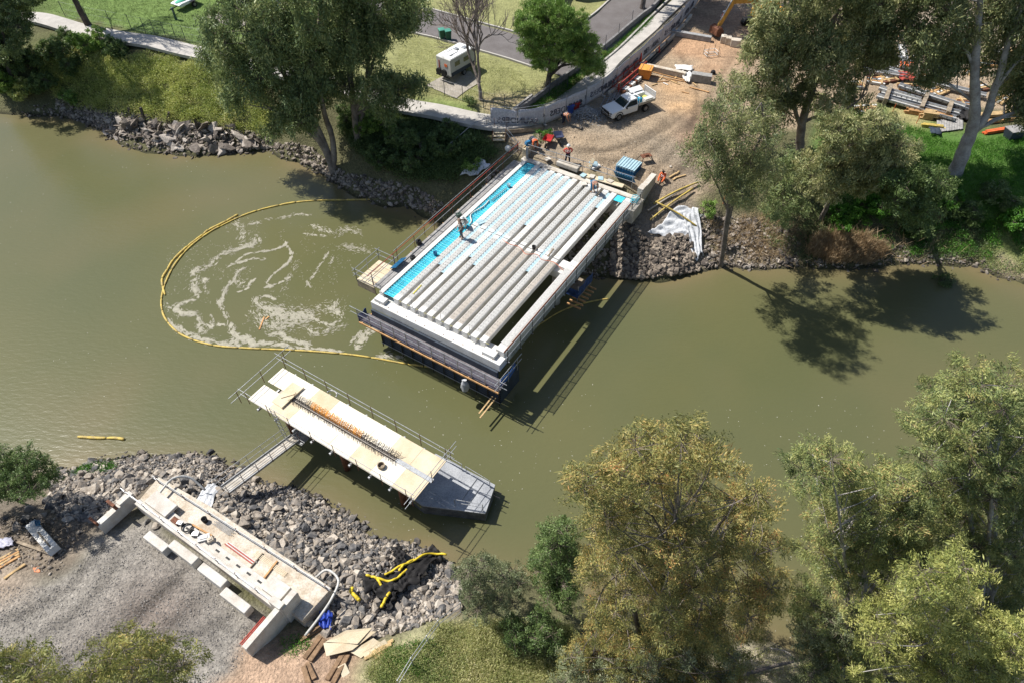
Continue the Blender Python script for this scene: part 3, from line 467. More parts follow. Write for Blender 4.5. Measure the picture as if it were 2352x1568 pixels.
def girder(span, c, m, dirty=False):
    si_ = 0 if span[0] < 30 else 1
    a0, a1 = span; wd = .23
    t = thing('bridge_girder', 'girder', 'girder', W(a0, c, ZD-.5), group='concrete bridge girders')
    MB().ac(a0, a1, c-wd, c+wd, ZD-.16, ZD-.02).ac(a0, a1, c-wd+.045, c+wd-.045, ZD-.5, ZD-.16).build('beam', M_conc, t, bevel=.012)
    MB().ac(a0+(.55 if si_ == 0 else .35), a1-.35, c-wd+.035, c+wd-.035, ZD-.02, ZD).build('roughened_top', m, t)
    for e, l_ in ((a0, .5 if si_ == 0 else .3), (a1-.3, .3)): MB().ac(e+.0, e+l_, c-wd+.006, c+wd-.006, ZD-.02, ZD+.004).build('end_block', M_conc, t)
    hb = MB()
    for k in np.arange(a0+.7, a1-.6, .3):
        for s in (-.09, .09): hb.tube([W(k, c+s, ZD-.01), W(k, c+s, ZD+.05), W(k+.07, c+s, ZD+.05), W(k+.07, c+s, ZD-.01)], .008, 4, False)
    hb.build('stirrup_row', mat('stirrup_steel', (.30, .27, .25), .8), t, kind='stuff'); return t
GC = [-24.54+.714*i for i in range(11)]
ordn = ['first', 'second', 'third', 'fourth', 'fifth', 'sixth', 'seventh', 'eighth', 'ninth', 'tenth', 'eleventh']
for si, sp in enumerate(SP):
    for i, c in enumerate(GC):
        m = M_conct if (si == 0 and i in (6, 7, 10)) else (M_conc if (i*3+si) % 5 == 1 else M_concr)
        g = girder(sp, c, m); nm = 'river span' if si == 0 else 'shore span'
        g['label'] = f'{ordn[i]} narrow concrete girder from the cyan strip in the {nm} of the bridge' if i < 10 else f'{"tan topped" if si == 0 else "grey"} narrow concrete girder beside the dark open gap, {nm}'
# cyan formwork strip with reinforcing bars
def corr_strip(name, a0, a1, c0, c1, z, m, lab, pitch=.19, amp=.018, across=True, grp=None, thick=.006):
    n = int((a1-a0)/(pitch/4)); 
    o = MB().grid(lambda u, v: W(a0+(a1-a0)*u, c0+(c1-c0)*v, z+amp*(1 if (int(u*n) % 4) < 2 else -1)), n, 1).build(name, m, label=lab, cat='formwork', group=grp, solid=thick); return o
corr_strip('deck_formwork', 23.9, 42.75, -25.62, -24.8, ZD-.05, M_cyan, 'bright cyan ribbed formwork strip along the left side of the bridge', .26, .02)
rb = MB()
for k in np.arange(24.0, 42.7, .2): rb.tube([W(k, -25.62, ZD+.03), W(k, -24.82, ZD+.03)], .009, 4)
for c in (-25.6, -25.5, -25.2): rb.tube([W(24, c, ZD+.04), W(42.7, c, ZD+.04)], .014, 4)
rb.build('reinforcing_bars', mat('bar_steel', (.05, .12, .17), .7), label='grid of thin steel bars over the cyan strip', cat='rebar')
ends = [28.35, 27.77, 30.2, 29.63, 35.48, 99, 99, 99, 31.09, 40.3]
for i, e in enumerate(ends):
    if e > 50: continue
    hi = 41.6 if i in (8,) else 42.6
    corr_strip('gap_formwork', e, hi, GC[i]+.232, GC[i+1]-.232, ZD-.045, M_pblue, f'pale blue ribbed infill between the {ordn[i]} and {ordn[i+1]} girders from the cyan strip', .30, .022, grp='ribbed infill strips')
# left outer kerb beam and right edge beam
def edge_beam(c0, c1, lab, top):
    for si, (a0, a1) in enumerate(SP):
        t = thing('edge_beam', lab+(', river half' if si == 0 else ', shore half'), 'beam', W(a0, (c0+c1)/2, ZD-.9))
        MB().ac(a0-.05, a1, c0, c1, ZD-.75, ZD-.02).build('beam', M_conc, t, bevel=.015)
        MB().ac(a0+.5, a1-.4, c0+.04, c1-.1, ZD-.02, ZD+.002).build('roughened_top', top, t)
        MB().ac(a0-.04, a1, c1-.025, c1+.03, ZD-.1, ZD+.03).build('steel_angle', M_rust, t)
edge_beam(-16.34, -15.72, 'wide concrete edge beam on the right side of the bridge', M_concr)
for si, (a0, a1) in enumerate(SP):
    t = thing('edge_beam', 'pale concrete edge beam left of the cyan strip, '+('river half' if si == 0 else 'shore half'), 'beam', W(a0, -25.8, ZD-.9))
    MB().ac(a0, a1, -25.98, -25.64, ZD-.75, ZD+.03).build('beam', M_conc, t, bevel=.02)
# headstocks and piers
def headstock(a0, a1, lab, capz=ZD-.52):
    t = thing('headstock', lab, 'headstock', W((a0+a1)/2, -20.9, -.5))
    MB().ac(a0, a1, -26.25, -15.6, capz-.62, capz).build('cap', M_conc, t, bevel=.02)
    for c in (-24.6, -22.2, -19.7, -17.2): MB().tube([W((a0+a1)/2, c, -1.2), W((a0+a1)/2, c, capz-.62)], .36, 18).build('column', M_concs, t, smooth=True)
    return t
hs = headstock(23.12, 24.45, 'long white concrete headstock at the river end of the girders')
for c0, c1 in [(-26.05, -25.2), (-17.1, -16.15)]: MB().ac(23.3, 23.83, c0, c1, ZD-.52, ZD-.24).build('raised_block', M_conc, hs, bevel=.02)
MB().ac(22.95, 23.1, -26.2, -15.7, 1.9, 3.15).build('shade_panel', M_dark, hs)  # dark panel added to stand in for the shade under the cap
dw = MB()
for c in np.arange(-25.6, -16, .78): dw.tube([W(23.3, c, ZD-.53), W(23.3, c, ZD-.48)], .03, 8)
dw.build('dowel_row', M_rust, hs)
headstock(32.7, 33.95, 'concrete headstock under the middle joint of the girders')
def pierscreen(a, c0, c1, z0, z1, lab, n=12):
    t = thing('formwork_screen', lab, 'formwork', W(a, (c0+c1)/2, z0)); m = MB()
    nn = int((c1-c0)/.12); MB().grid(lambda u, v: W(a-.03*(1 if (int(v*14) % 2) else -1), c0+(c1-c0)*u, z0+(z1-z0)*v), 8, 14).build('sheeting', M_dark, t, solid=.01)
    for c in np.linspace(c0+.1, c1-.1, n): MB().bar(W(a-.09, c, z0-.15), W(a-.09, c, z1+.1), .07, .07).build('upright', M_black, t)
    for z in (z0+.25, z1-.25): MB().tube([W(a-.15, c0, z), W(a-.15, c1, z)], .025, 6).build('brace', M_galv, t)
    return t
pierscreen(22.62, -25.3, -15.2, .55, 2.15, 'dark ribbed formwork screen hanging below the river end walkway')
# added end panels below, darkening the pier so its shade reads as a mass
for c in (-25.2, -15.3): MB().ac(22.65, 24.9, c, c+.06, .6, 2.2).build('darkening_panel', M_dark, label='dark side panel closing the '+('left' if c < -20 else 'right')+' end of the river pier formwork', cat='formwork')
def railing(name, lab, pts, hgt=1.05, step=2., mid=True, m1=None, m2=None, post=.026, parent=None, toe=False, fill=None, grp=None, ends=.25):
    """tube railing along straight legs between pts (world, at deck level)"""
    t = thing(name, lab, 'railing', pts[0], group=grp); m1 = m1 or M_galv; m2 = m2 or M_galv
    for p, q in zip(pts[:-1], pts[1:]):
        p = np.array(p, float); q = np.array(q, float); L = np.linalg.norm(q-p); n = max(1, round(L/step)); d = (q-p)/L
        for k in range(n+1):
            b = p+(q-p)*k/n; MB().tube([b-(0, 0, .1), b+(0, 0, hgt+.05)], post, 6).build('post', m1, t)
        for h in ([hgt, hgt*.52] if mid else [hgt]): MB().tube([p-d*ends+(0, 0, h), q+d*ends+(0, 0, h)], post*.95, 6).build('rail', m2 if h == hgt else M_galv, t)
        if toe: MB().bar(p+(0, 0, .1), q+(0, 0, .1), .03, .16).build('toe_board', M_timg, t)
        if fill: MB().add([p+(0, 0, .12), q+(0, 0, .12), q+(0, 0, hgt-.06), p+(0, 0, hgt-.06)], [(0, 1, 2, 3)]).build('mesh_infill', fill, t)
    return t
dmesh = M_mesh.copy(); dmesh.node_tree.nodes['Principled BSDF'].inputs['Base Color'].default_value = (.16, .15, .26, 1)
# river end access walkway
def walkway(name, lab, a0, a1, c0, c1, z, m, along='c', step=.6, wdt=.22):
    t = thing(name, lab, 'walkway', W((a0+a1)/2, (c0+c1)/2, z-.2))
    if along == 'c':
        for a in np.arange(a0, a1-.02, wdt): MB().ac(a, a+wdt-.02, c0, c1, z-.04, z).build('board', m, t)
        for c in np.arange(c0+.2, c1, 1.5): MB().ac(a0-.1, a1+.1, c, c+.1, z-.15, z-.043).build('bearer', M_timo, t)
    else:
        for c in np.arange(c0, c1-.02, wdt): MB().ac(a0, a1, c, c+wdt-.015, z-.04, z).build('board', m, t)
        for a in np.arange(a0+.3, a1, 2.): MB().ac(a, a+.08, c0-.1, c1+.05, z-.15, z-.043).build('bearer', M_timo, t)
    return t
walkway('scaffold_walkway', 'grey boarded scaffold walkway below the river end headstock', 22.1, 23.0, -26.6, -15.0, 2.62, mat('dull_boards', (.2, .18, .19), .85, .25, 3))
railing('scaffold_railing', 'long steel scaffold railing with blue mesh in front of the river end headstock', [W(22.1, -26.7, 2.62), W(22.1, -15.0, 2.62)], 1.05, 1.05, m1=M_galv, fill=dmesh, ends=.6)
t = thing('blue_mesh_screen', 'dark blue mesh screen wrapped round the left corner of the river end scaffold', 'screen', W(22.6, -26.6, 2.6))
MB().grid(lambda u, v: W(22.12+.9*u, -26.72-.06*sin(u*9), 2.2+.8*v), 10, 4).build('mesh', M_bmesh, t, solid=.02)
railing('scaffold_railing', 'short steel railing across the right end of the river end scaffold', [W(22.1, -15.0, 2.62), W(24.3, -15.0, 2.62)], 1.05, 1.1, ends=.5)
t = thing('blue_mesh_screen', 'bright blue mesh screen at the right end of the river end scaffold', 'screen', W(23.4, -15.05, 2.6)); MB().grid(lambda u, v: W(22.3+1.9*u, -15.06-.05*sin(u*8), 2.66+.6*v), 8, 3).build('mesh', mat('bright_blue_mesh', (.03, .12, .42), .6), t, solid=.02)
for k in range(3):
    c = -15.3+.25*k; MB().bar(W(20.9-.25*k, c-.5, 1.05), W(22.5, c-.5, 1.1), .09, .06).build('plank', M_tim, label=['left', 'middle', 'right'][k]+' of three planks poking out low at the right corner of the river pier', cat='plank') if k < 2 else None
# yellow timber edge under walkway
MB().bar(W(22.02, -26.6, 2.5), W(22.02, -15.0, 2.5), .07, .12).build('edge_timber', M_timo, label='long orange timber along the outer edge of the river end walkway', cat='timber')
# silver bag hanging on the scaffold
bag = MB(); bag.lathe(W(21.85, -17.55, 1.25), [(.08, 0), (.24, .12), (.30, .4), (.22, .75), (.08, 1.0), (.14, 1.1)], 14)
V = [tuple(np.array(p)+np.array([.05*sin(p[2]*23+p[0]*11), .05*cos(p[2]*17+p[1]*9), 0])) for p in bag.v]; bag.v = V
bag.build('plastic_bag', mat('silver_plastic', (.5, .51, .53), .35), label='silver plastic bag tied to the river end scaffold railing', cat='bag')
# left side walkway with railings and landing
walkway('scaffold_walkway', 'long grey boarded walkway along the left side of the bridge', 24.3, 42.8, -26.95, -26.04, 4.0, M_board, 'a', wdt=.22)
railing('scaffold_railing', 'long red topped scaffold railing along the left side walkway', [W(24.4, -27.05, 4.0), W(43.6, -27.05, 4.0)], 1.05, 2.4, m1=M_rust, m2=M_red, ends=.4)
railing('scaffold_railing', 'rear steel handrail outside the red topped one, left side of the bridge', [W(27.5, -27.35, 3.95), W(43.9, -27.35, 3.95)], .95, 3.2, m1=M_rust, mid=False, ends=.3)
t = thing('access_landing', 'small square timber landing hanging off the river end of the left walkway', 'landing', W(25.6, -27.8, 3.4))
for k in range(5): MB().ac(24.5+.5*k, 24.98+.5*k, -28.75, -27.1, 3.5, 3.55).build('deck_board', M_ply, t)
MB().ac(24.5, 24.56, -28.75, -27.1, 2.9, 3.5).build('face_board', M_timg, t); MB().ac(24.56, 27, -28.8, -28.74, 3.2, 3.5).build('face_board', M_timg, t)
for a in (24.7, 26.8): MB().tube([W(a, -28.6, 3.4), W(a+.0, -26.3, 2.2)], .04, 6).build('strut', M_rust, t)
railing('landing_railing', 'steel railing round three sides of the small timber landing', [W(24.5, -27.1, 3.55), W(24.5, -28.75, 3.55), W(27.0, -28.75, 3.55), W(27.0, -27.2, 3.55)], 1.0, 1.5, m1=M_galv)
bs = MB().grid(lambda u, v: W(26.2+1.3*v, -27.0+.55*u, 4.12+.35*u+.03*(1 if int(u*12) % 3 else -1)), 12, 4); bs.build('ribbed_sheet', M_blue, label='small stack of dark blue ribbed sheets propped on the left walkway', cat='sheet', solid=.03)
for (a, c, s, m, lab) in [(28.0, -26.3, (.35, .3, .3), M_black, 'black tool bag on the left walkway near its river end'), (29.6, -27.0, (.35, .35, .35), M_black, 'small dark crate on the outer edge of the left walkway'), (33.9, -26.4, (.4, .3, .3), mat('dull_green', (.08, .12, .1), .7), 'dark green tool box halfway along the left walkway')]:
    b = MB().box(W(a, c, 4.0+s[2]/2), s, AZ); b.box(W(a, c, 4.0+s[2]+.04), (s[0]*.5, .04, .06), AZ); b.build('tool_bag', m, label=lab, cat='tool bag', bevel=.04)
# right side mesh railing on brackets
rr = railing('mesh_railing', 'long steel railing with pale mesh panels outside the right edge beam', [W(23.7, -15.36, 3.55), W(43.2, -15.36, 3.55)], 1.25, 1.45, m1=M_black, m2=M_galv, fill=M_mesh, ends=.2, post=.034)
for k in range(14): MB().ac(23.8+1.45*k, 23.88+1.45*k, -15.7, -15.32, 3.5, 3.56).build('bracket', M_galv, rr)
# middle pier scaffold sticking out to the right
t = thing('pier_scaffold', 'blue screened scaffold bay at the right end of the middle pier', 'scaffold', W(33.3, -15.2, 1.8))
MB().ac(32.5, 34.4, -16.6, -14.9, 2.3, 2.38).build('platform', M_timg, t)
for k in range(7): MB().bar(W(31.9+.4*k, -15.5, 2.0), W(31.9+.4*k, -14.4, 2.0), .09, .12).build('joist', M_timo, t)
MB().grid(lambda u, v: W(32.2+2.4*u, -14.95-.05*sin(u*12), 2.4+.8*v), 12, 3).build('screen', M_bmesh, t, solid=.02)
MB().grid(lambda u, v: W(32.35+.03*sin(v*7), -16.4+1.5*u, 2.4+.7*v), 6, 3).build('screen', M_bmesh, t, solid=.02)
for a in (32.4, 34.5): MB().tube([W(a, -14.95, 1.8), W(a, -14.95, 3.5)], .025, 6).build('post', M_galv, t)
MB().ac(33.0, 33.75, -17.0, -16.4, ZD-.52, ZD-.2).build('concrete_block', M_conc, label='white concrete block in the open gap over the middle pier', cat='block', bevel=.02)
# end joint lines, posts near river end
for k, c in enumerate([-25.7, -23.0, -20.6, -18.3]): MB().tube([W(23.75, c, ZD), W(23.75, c, ZD+.85)], .02, 6).lathe(W(23.75, c, ZD-.5+.5), [(.05, 0), (.05, .03), (.02, .04)], 8).build('marker_rod', M_galv, label=ordn[k]+' thin steel rod from the left standing at the river end of the girders', cat='rod')
# string line and hose over deck
def cable(name, pts, r, m, lab, cat, n=60): return MB().tube(curve(pts, n), r, 5).build(name, m, label=lab, cat=cat, smooth=True)
M_or = mat('orange_cable', (.75, .16, .05), .5)
cable('orange_lead', [W(33.1, -21.9, ZD+.02), W(32.9, -21.2, ZD+.02), W(33.0, -20.3, ZD+.02), W(32.6, -19.5, ZD+.02), W(33.0, -18.8, ZD+.02), W(32.7, -18.2, ZD+.02), W(32.9, -17.3, ZD+.02), W(32.5, -16.3, ZD+.03)], .018, M_or, 'orange power lead wriggling across the middle of the girders', 'cable')
cable('white_hose', [W(36.5, -25.3, ZD+.05), W(35.6, -25.25, ZD+.05), W(34.3, -25.5, ZD+.05), W(33.6, -25.0, ZD+.05), W(33.2, -24.9, ZD+.05)], .05, M_conc, 'white hose lying on the cyan strip by the kneeling worker', 'hose')
MB().bar(W(23.9, -24.95, ZD-.05), W(23.9, -16.9, ZD-.05), .02, .02).build('string_line', mat('yellow_line', (.6, .55, .15), .6), label='yellow green line strung along the river ends of the girders', cat='line')
for i, (a, c, lab) in enumerate([(29.0, -25.0, 'blue crumpled bag on the cyan strip near the river end'), (38.9, -25.0, 'blue and grey bucket on the cyan strip near its shore end'), (33.4, -19.3, 'black bucket standing on the girders at the middle joint')]):
    MB().lathe(W(a, c, ZD), [(.12, 0), (.15, .25), (.16, .27), (.13, .26), (.11, .05)], 12).tube([W(a, c-.15, ZD+.25), W(a, c, ZD+.36), W(a, c+.15, ZD+.25)], .012, 4).build('bucket', [M_blue, M_pblue, M_black][i], label=lab, cat='bucket', smooth=True)
MB().bar(W(36.6, -25.1, ZD+.08), W(38.6, -25.0, ZD+.08), .06, .06).build('channel', M_galv, label='pale steel channel lying lengthwise on the cyan strip', cat='channel')
MB().bar(W(33.2, -18.0, ZD+.03), W(34.2, -18.1, ZD+.03), .1, .04).build('plank', M_timg, label='short grey plank lying on the girders near the middle joint', cat='plank')
MB().bar(W(24.9, -23.85, ZD+.03), W(25.9, -23.9, ZD+.03), .07, .03).build('spirit_level', mat('level_yellow', (.7, .6, .1), .5), label='yellow spirit level lying between the first and second girders, river end', cat='level')
MB().box(W(33.9, -24.35, ZD+.03), (.55, .5, .04), AZ).box(W(33.9, -24.35, ZD+.055), (.5, .08, .02), AZ).build('ribbed_sheet', M_pblue, label='small blue grey sheet beside the kneeling worker', cat='sheet')
# far abutment
t = thing('far_abutment', 'far concrete abutment wall carrying the shore end of the girders', 'abutment', W(43.1, -20.9, 0))
MB().ac(42.85, 43.35, -26.3, -15.4, 2.0, ZD-.02).build('wall', M_concs, t, bevel=.02); MB().ac(42.0, 42.85, -26.3, -15.4, 2.0, ZD-.52).build('seat', M_concs, t)
wv = thing('wing_wall', 'tall pale concrete wing wall at the right shore corner of the bridge', 'wall', W(44.8, -15.5, 3))
MB().ac(43.35, 46.0, -15.75, -15.3, 2.2, 4.95).ac(43.35, 44.1, -15.76, -15.29, 4.95, 5.05).build('wall', M_concs, wv, bevel=.02)
MB().ac(41.5, 43.35, -15.6, -15.1, 3.0, 4.2).build('stub', M_concs, wv)
w2 = thing('wing_wall', 'timber faced wing wall at the left shore corner of the bridge', 'wall', W(44, -26.2, 3)); MB().ac(43.35, 45.4, -26.5, -26.1, 3.0, 4.95).build('wall', mat('ply_face', (.55, .46, .32), .8), w2, bevel=.02); MB().bar(W(43.5, -26.45, 5.0), W(45.3, -26.45, 5.0), .08, .08).build('cap_timber', M_tim, w2)
MB().tube([W(43.2, -25.9, 4.2), W(43.2, -25.9, 5.3)], .12, 12).build('steel_post', M_galv, label='thick steel post at the shore end of the cyan strip', cat='post')
railing('scaffold_railing', 'steel railing along the shore end of the girders', [W(43.7, -25.9, 4.25), W(44.0, -21.0, 4.25), W(44.2, -16.6, 4.25)], 1.05, 2.3, ends=.2)
corr_strip('deck_formwork', 41.9, 42.7, -17.1, -16.4, ZD-.05, M_cyan, 'short bright blue ribbed panel closing the shore end of the open gap', .2, .02)
for i, (a, c, l, wd, h, m, lab) in enumerate([(43.9, -22.3, 2.0, .55, .4, M_concs, 'thick concrete block lying by the shore end railing')]): MB().ac(a-wd/2, a+wd/2, c-l/2, c+l/2, 4.25, 4.25+h).build('concrete_block', m, label=lab, cat='block', bevel=.05)
for i, (a, c) in enumerate([(43.9, -24.3), (43.4, -20.6), (43.6, -19.9), (43.8, -19.2), (42.4, -20.0), (42.6, -19.2), (43.9, -18.4)]):
    b = MB().box(W(a, c, 4.42+.03*(i % 3)), (.5, .42, .03), AZ+.3*i).box(W(a, c, 4.36), (.34, .28, .08), AZ+.3*i); b.build('sample_panel', M_pblue if i % 2 else M_concs, label=f'{ordn[i]} small pale board from the left along the shore end of the girders', cat='board', group='small pale boards at the shore end')
MB().bar(W(43.6, -20.5, 4.33), W(43.9, -17.2, 4.33), .5, .08).build('ply_strip', M_ply, label='long pale plywood strip behind the shore end railing', cat='plywood')
bsh = MB().grid(lambda u, v: W(44.35+.6*v, -18.4+1.8*u, 5.1-.85*v+.03*(1 if int(u*32) % 4 < 2 else -1)), 32, 2); bsh.build('ribbed_sheet', M_blue, label='blue ribbed sheets leaning upright behind the shore end railing', cat='sheet', solid=.04)
st = thing('sheet_stack', 'thick stack of pale blue ribbed steel sheets on bearers by the wing wall', 'sheet stack', W(46.3, -18.0, 4.2), AZ)
for k in range(6): MB().grid(lambda u, v: (W(45.4+1.5*v, -18.7+.0+1.7*u, 4.42+.11*k+.03*(1 if int(u*28) % 4 < 2 else -1))), 28, 1).build('sheet', M_pblue if k > 3 else M_blue, st, solid=.02)
for a in (45.6, 46.6): MB().bar(W(a, -18.9, 4.32), W(a, -16.8, 4.32), .1, .1).build('bearer', M_tim, st)
MB().tube([W(45.6, -19.2, 4.35), W(45.9, -17.8, 4.6)], .05, 8).build('timber_post', M_timg, label='loose brown timber against the left side of the sheet stack', cat='timber')
cw = thing('blue_hose_coil', 'tangled cyan hose by the wing wall and edge beam', 'hose', W(42.6, -15.4, 4.2)); MB().tube([W(42.4+.25*sin(k*.9)+.02*k, -15.6+.3*cos(k*.9), 4.32+.01*k) for k in range(26)], .025, 5).build('hose', M_cyan, cw)
# ================================================================== WORK PLATFORM in the river and its pontoon
ZP = 3.5
t = thing('work_platform', 'bright plywood work platform standing in the river', 'platform', W(14.3, -20.9, 0))
rows = [12.78, 14.2, 15.72]
cs = list(np.linspace(-27.3, -14.42, 9))
for r_, (a0, a1) in enumerate([(12.78, 14.12), (14.42, 15.72)]):
    for k in range(8):
        c0, c1 = cs[k], cs[k+1]
        if r_ == 0 and k == 0: c0 += -.0
        MB().ac(a0, a1, c0, c1-.012, ZP-.05, ZP+.004*((k*3+r_) % 2)).build('deck_sheet', [M_plyb, M_ply][(k*5+r_*3) % 4 == 1 or k == 7], t)
MB().ac(14.12, 14.42, -26.1, -16.9, ZP-.25, ZP-.06).build('pour_slot', M_conct, t)
MB().ac(14.13, 14.41, -16.9, -14.3, ZP-.06, ZP+.015).build('steel_plate', M_galv, t)
for a in (12.95, 13.7, 14.9, 15.5): MB().bar(W(a, -27.2, ZP-.14), W(a, -14.5, ZP-.14), .1, .16).build('joist', M_timo, t)
for c in np.arange(-26.4, -14.6, 1.47):
    MB().bar(W(12.6, c, ZP-.3), W(15.9, c, ZP-.3), .12, .14).build('bearer', M_galv, t)
for c in (-25.3, -20.8, -16.3):
    for a in (13.6, 14.9): MB().tube([W(a, c, -1), W(a, c, ZP-.37)], .2, 12).build('pile', M_rust, t, smooth=True)
for lab, p in [('long steel scaffold railing on the bridge side of the plywood platform', [W(15.85, -27.2, ZP), W(15.85, -14.5, ZP)]), ('low steel scaffold railing on the bank side of the plywood platform', [W(12.62, -27.0, ZP), W(12.62, -14.8, ZP)]), ('short steel railing across the left end of the plywood platform', [W(12.4, -27.5, ZP), W(16.2, -27.5, ZP)]), ('short steel railing across the pontoon end of the plywood platform', [W(12.5, -14.3, ZP), W(16.0, -14.3, ZP)])]:
    railing('platform_railing', lab, p, 1.0, 1.85, m1=M_rust, m2=M_galv, post=.022, ends=.6)
rc = thing('rebar_row', 'long row of dark starter bars with orange caps along the middle of the plywood platform', 'rebar', W(14.27, -20.8, ZP)); hb = MB(); ho = MB(); rd = np.random.default_rng(5)
for k, c in enumerate(np.arange(-25.0, -16.8, .085)):
    for s in (-1, 1):
        j = rd.uniform(-.04, .04); orange = s > 0 and -23.6 < c < -19.6
        (ho if orange else hb).tube([W(14.27+.04*s, c+j, ZP-.15), W(14.27+.12*s, c+j, ZP+.12), W(14.27+(.3+.1*rd.uniform())*s, c+j+.05, ZP+.34)], .013 if not orange else .022, 4)
for s in (-.1, 0, .1): hb.tube([W(14.27+s, -25, ZP+.06), W(14.27+s, -16.8, ZP+.06)], .015, 4)
hb.build('dark_bars', mat('dark_rebar', (.045, .035, .03), .8), rc, kind='stuff'); ho.build('orange_capped_bars', mat('cap_orange', (.85, .38, .07), .6), rc, kind='stuff')
MB().ac(13.4, 15.2, -25.9, -25.0, ZP+.02, ZP+.06).bar(W(15.25, -24.98, ZP+.1), W(13.35, -25.0, ZP+.1), .05, .1).bar(W(13.9, -25.6, ZP+.08), W(14.6, -25.1, ZP+.08), .05, .06).build('plywood_sheet', M_ply, label='loose plywood sheet edged with dark battens at the left end of the platform', cat='plywood')
MB().lathe(W(13.45, -17.3, ZP), [(.2, 0), (.22, .22), (.18, .22), (.16, .03)], 16).build('bucket', M_timg, label='brown bucket standing on the plywood platform', cat='bucket')
MB().tube([W(15.78, -23.2+.35*cos(q), ZP+.03+.0*q) + np.array([0, 0, .0]) + UA*(.3*sin(q)) for q in np.linspace(0, pi, 12)], .04, 6).build('hose_bend', M_conc, label='white hose bend at the bridge side edge of the plywood platform', cat='hose')
# pontoon
def pontoon():
    t = thing('steel_pontoon', 'flat grey steel pontoon moored beyond the right end of the plywood platform', 'pontoon', G(1050, 1160, 0))
    M = mat('pontoon_grey', (.36, .37, .385), .7, .18, .9, .2, 12, col2=(.25, .26, .28)); Mh = mat('pontoon_hull', (.17, .175, .18), .75, .3, 1.5)
    P = [W(15.3, -11.55, .9), W(17.15, -12.1, .9), W(17.0, -16.4, .9), W(13.9, -16.6, .9), W(13.75, -14.9, .9)]
    top = [tuple(p) for p in P]; MB().prism([p[:2] for p in top], .88, .93).build('deck', M, t)
    q = [(p[0], p[1]) for p in top]; MB().prism(q, -.4, .88).build('hull', Mh, t, bevel=.03)
    ed = MB()
    for i in range(5): ed.tube([top[i], top[(i+1) % 5]], .035, 6)
    ed.build('edge_tube', M_galv, t)
    for (a, b) in [(W(16.85, -12.25, .93), W(16.9, -14.0, .93)), (W(16.9, -14.3, .93), W(16.9, -15.6, .93)), (W(15.35, -11.75, .93), W(14.75, -13.3, .93))]:
        for p in (a, b): MB().tube([p, p+(0, 0, .75)], .025, 6).build('post', M_galv, t)
        for h in (.75, .4): MB().tube([a+(0, 0, h), b+(0, 0, h)], .022, 6).build('rail', M_galv, t)
    for k in range(2): MB().tube([W(15.2+1.7*0, -12.7-.5*k, .96), W(16.9, -12.75-.5*k, .96)], .03, 6).build('deck_pipe', M_galv, t)
    for x, y in ((16.9, -11.9), (16.6, -11.8)): MB().tube([W(x, y, .75), W(x+.05, y+.4, .75)], .04, 6).build('mooring_stub', M_black, t)
    A_ = W(15.3, -11.55, 0)-W(13.75, -14.9, 0); ang = math.atan2(A_[1], A_[0]); p = W(13.75, -14.9, .5)+A_*.12+np.array([sin(ang), -cos(ang), 0])*.012
    A2 = W(13.75, -14.9, 0)-W(13.9, -16.6, 0); ang = math.atan2(A2[1], A2[0]); p = W(13.9, -16.6, .5)+A2*.75+np.array([sin(ang), -cos(ang), 0])*.02
    text('S LL3', .26, .006, mat('stencil_yellow', (.5, .45, .05), .7), t, p-np.array(t.location), (pi/2, 0, ang))
pontoon()
# gangway
def gangway():
    t = thing('gangway', 'narrow steel gangway from the rock bank up to the plywood platform', 'gangway', W(8.2, -24.4, 2.4)); A = W(7.9, -24.35, 2.45); B = W(12.9, -24.0, 1.75)
    d = (B-A)/np.linalg.norm(B-A); s = np.array([d[1], -d[0], 0]); s /= np.linalg.norm(s)
    MB().bar(A, B, .55, .06).build('deck', M_concs, t)
    for k in (-1, 1): MB().bar(A+s*.36*k+(0, 0, .05), B+s*.36*k+(0, 0, .05), .05, .16).build('stringer', M_galv, t)
    for k in (-1, 1):
        for j in range(6):
            p = A+(B-A)*j/5+s*.42*k; MB().tube([p, p+(0, 0, .95)], .018, 6).build('post', M_rust if k > 0 else M_galv, t)
        for h in (.95, .5): MB().tube([A+s*.42*k+(0, 0, h)-d*.5, B+s*.42*k+(0, 0, h)+d*.3], .018, 6).build('rail', M_galv, t)
    MB().ac(12.7, 13.5, -24.4, -23.3, 1.68, 1.74).build('landing', M_galv, t)
    l = thing('access_ladder', 'steel scaffold ladder rising from the gangway to the platform edge', 'ladder', W(12.6, -24.2, 1.7))
    for k in (-.2, .2): MB().tube([W(12.45, -24.2+k, 1.75), W(12.6, -24.75+k, ZP+1.0)], .02, 6).build('stile', M_galv, l)
    for j in range(9):
        z = 1.9+j*.3; q = (z-1.75)/(ZP+1-1.75); MB().tube([W(12.45+.15*q, -24.4-.55*q, z), W(12.45+.15*q, -24.0-.55*q, z)], .016, 5).build('rung', M_galv, l)
gangway()
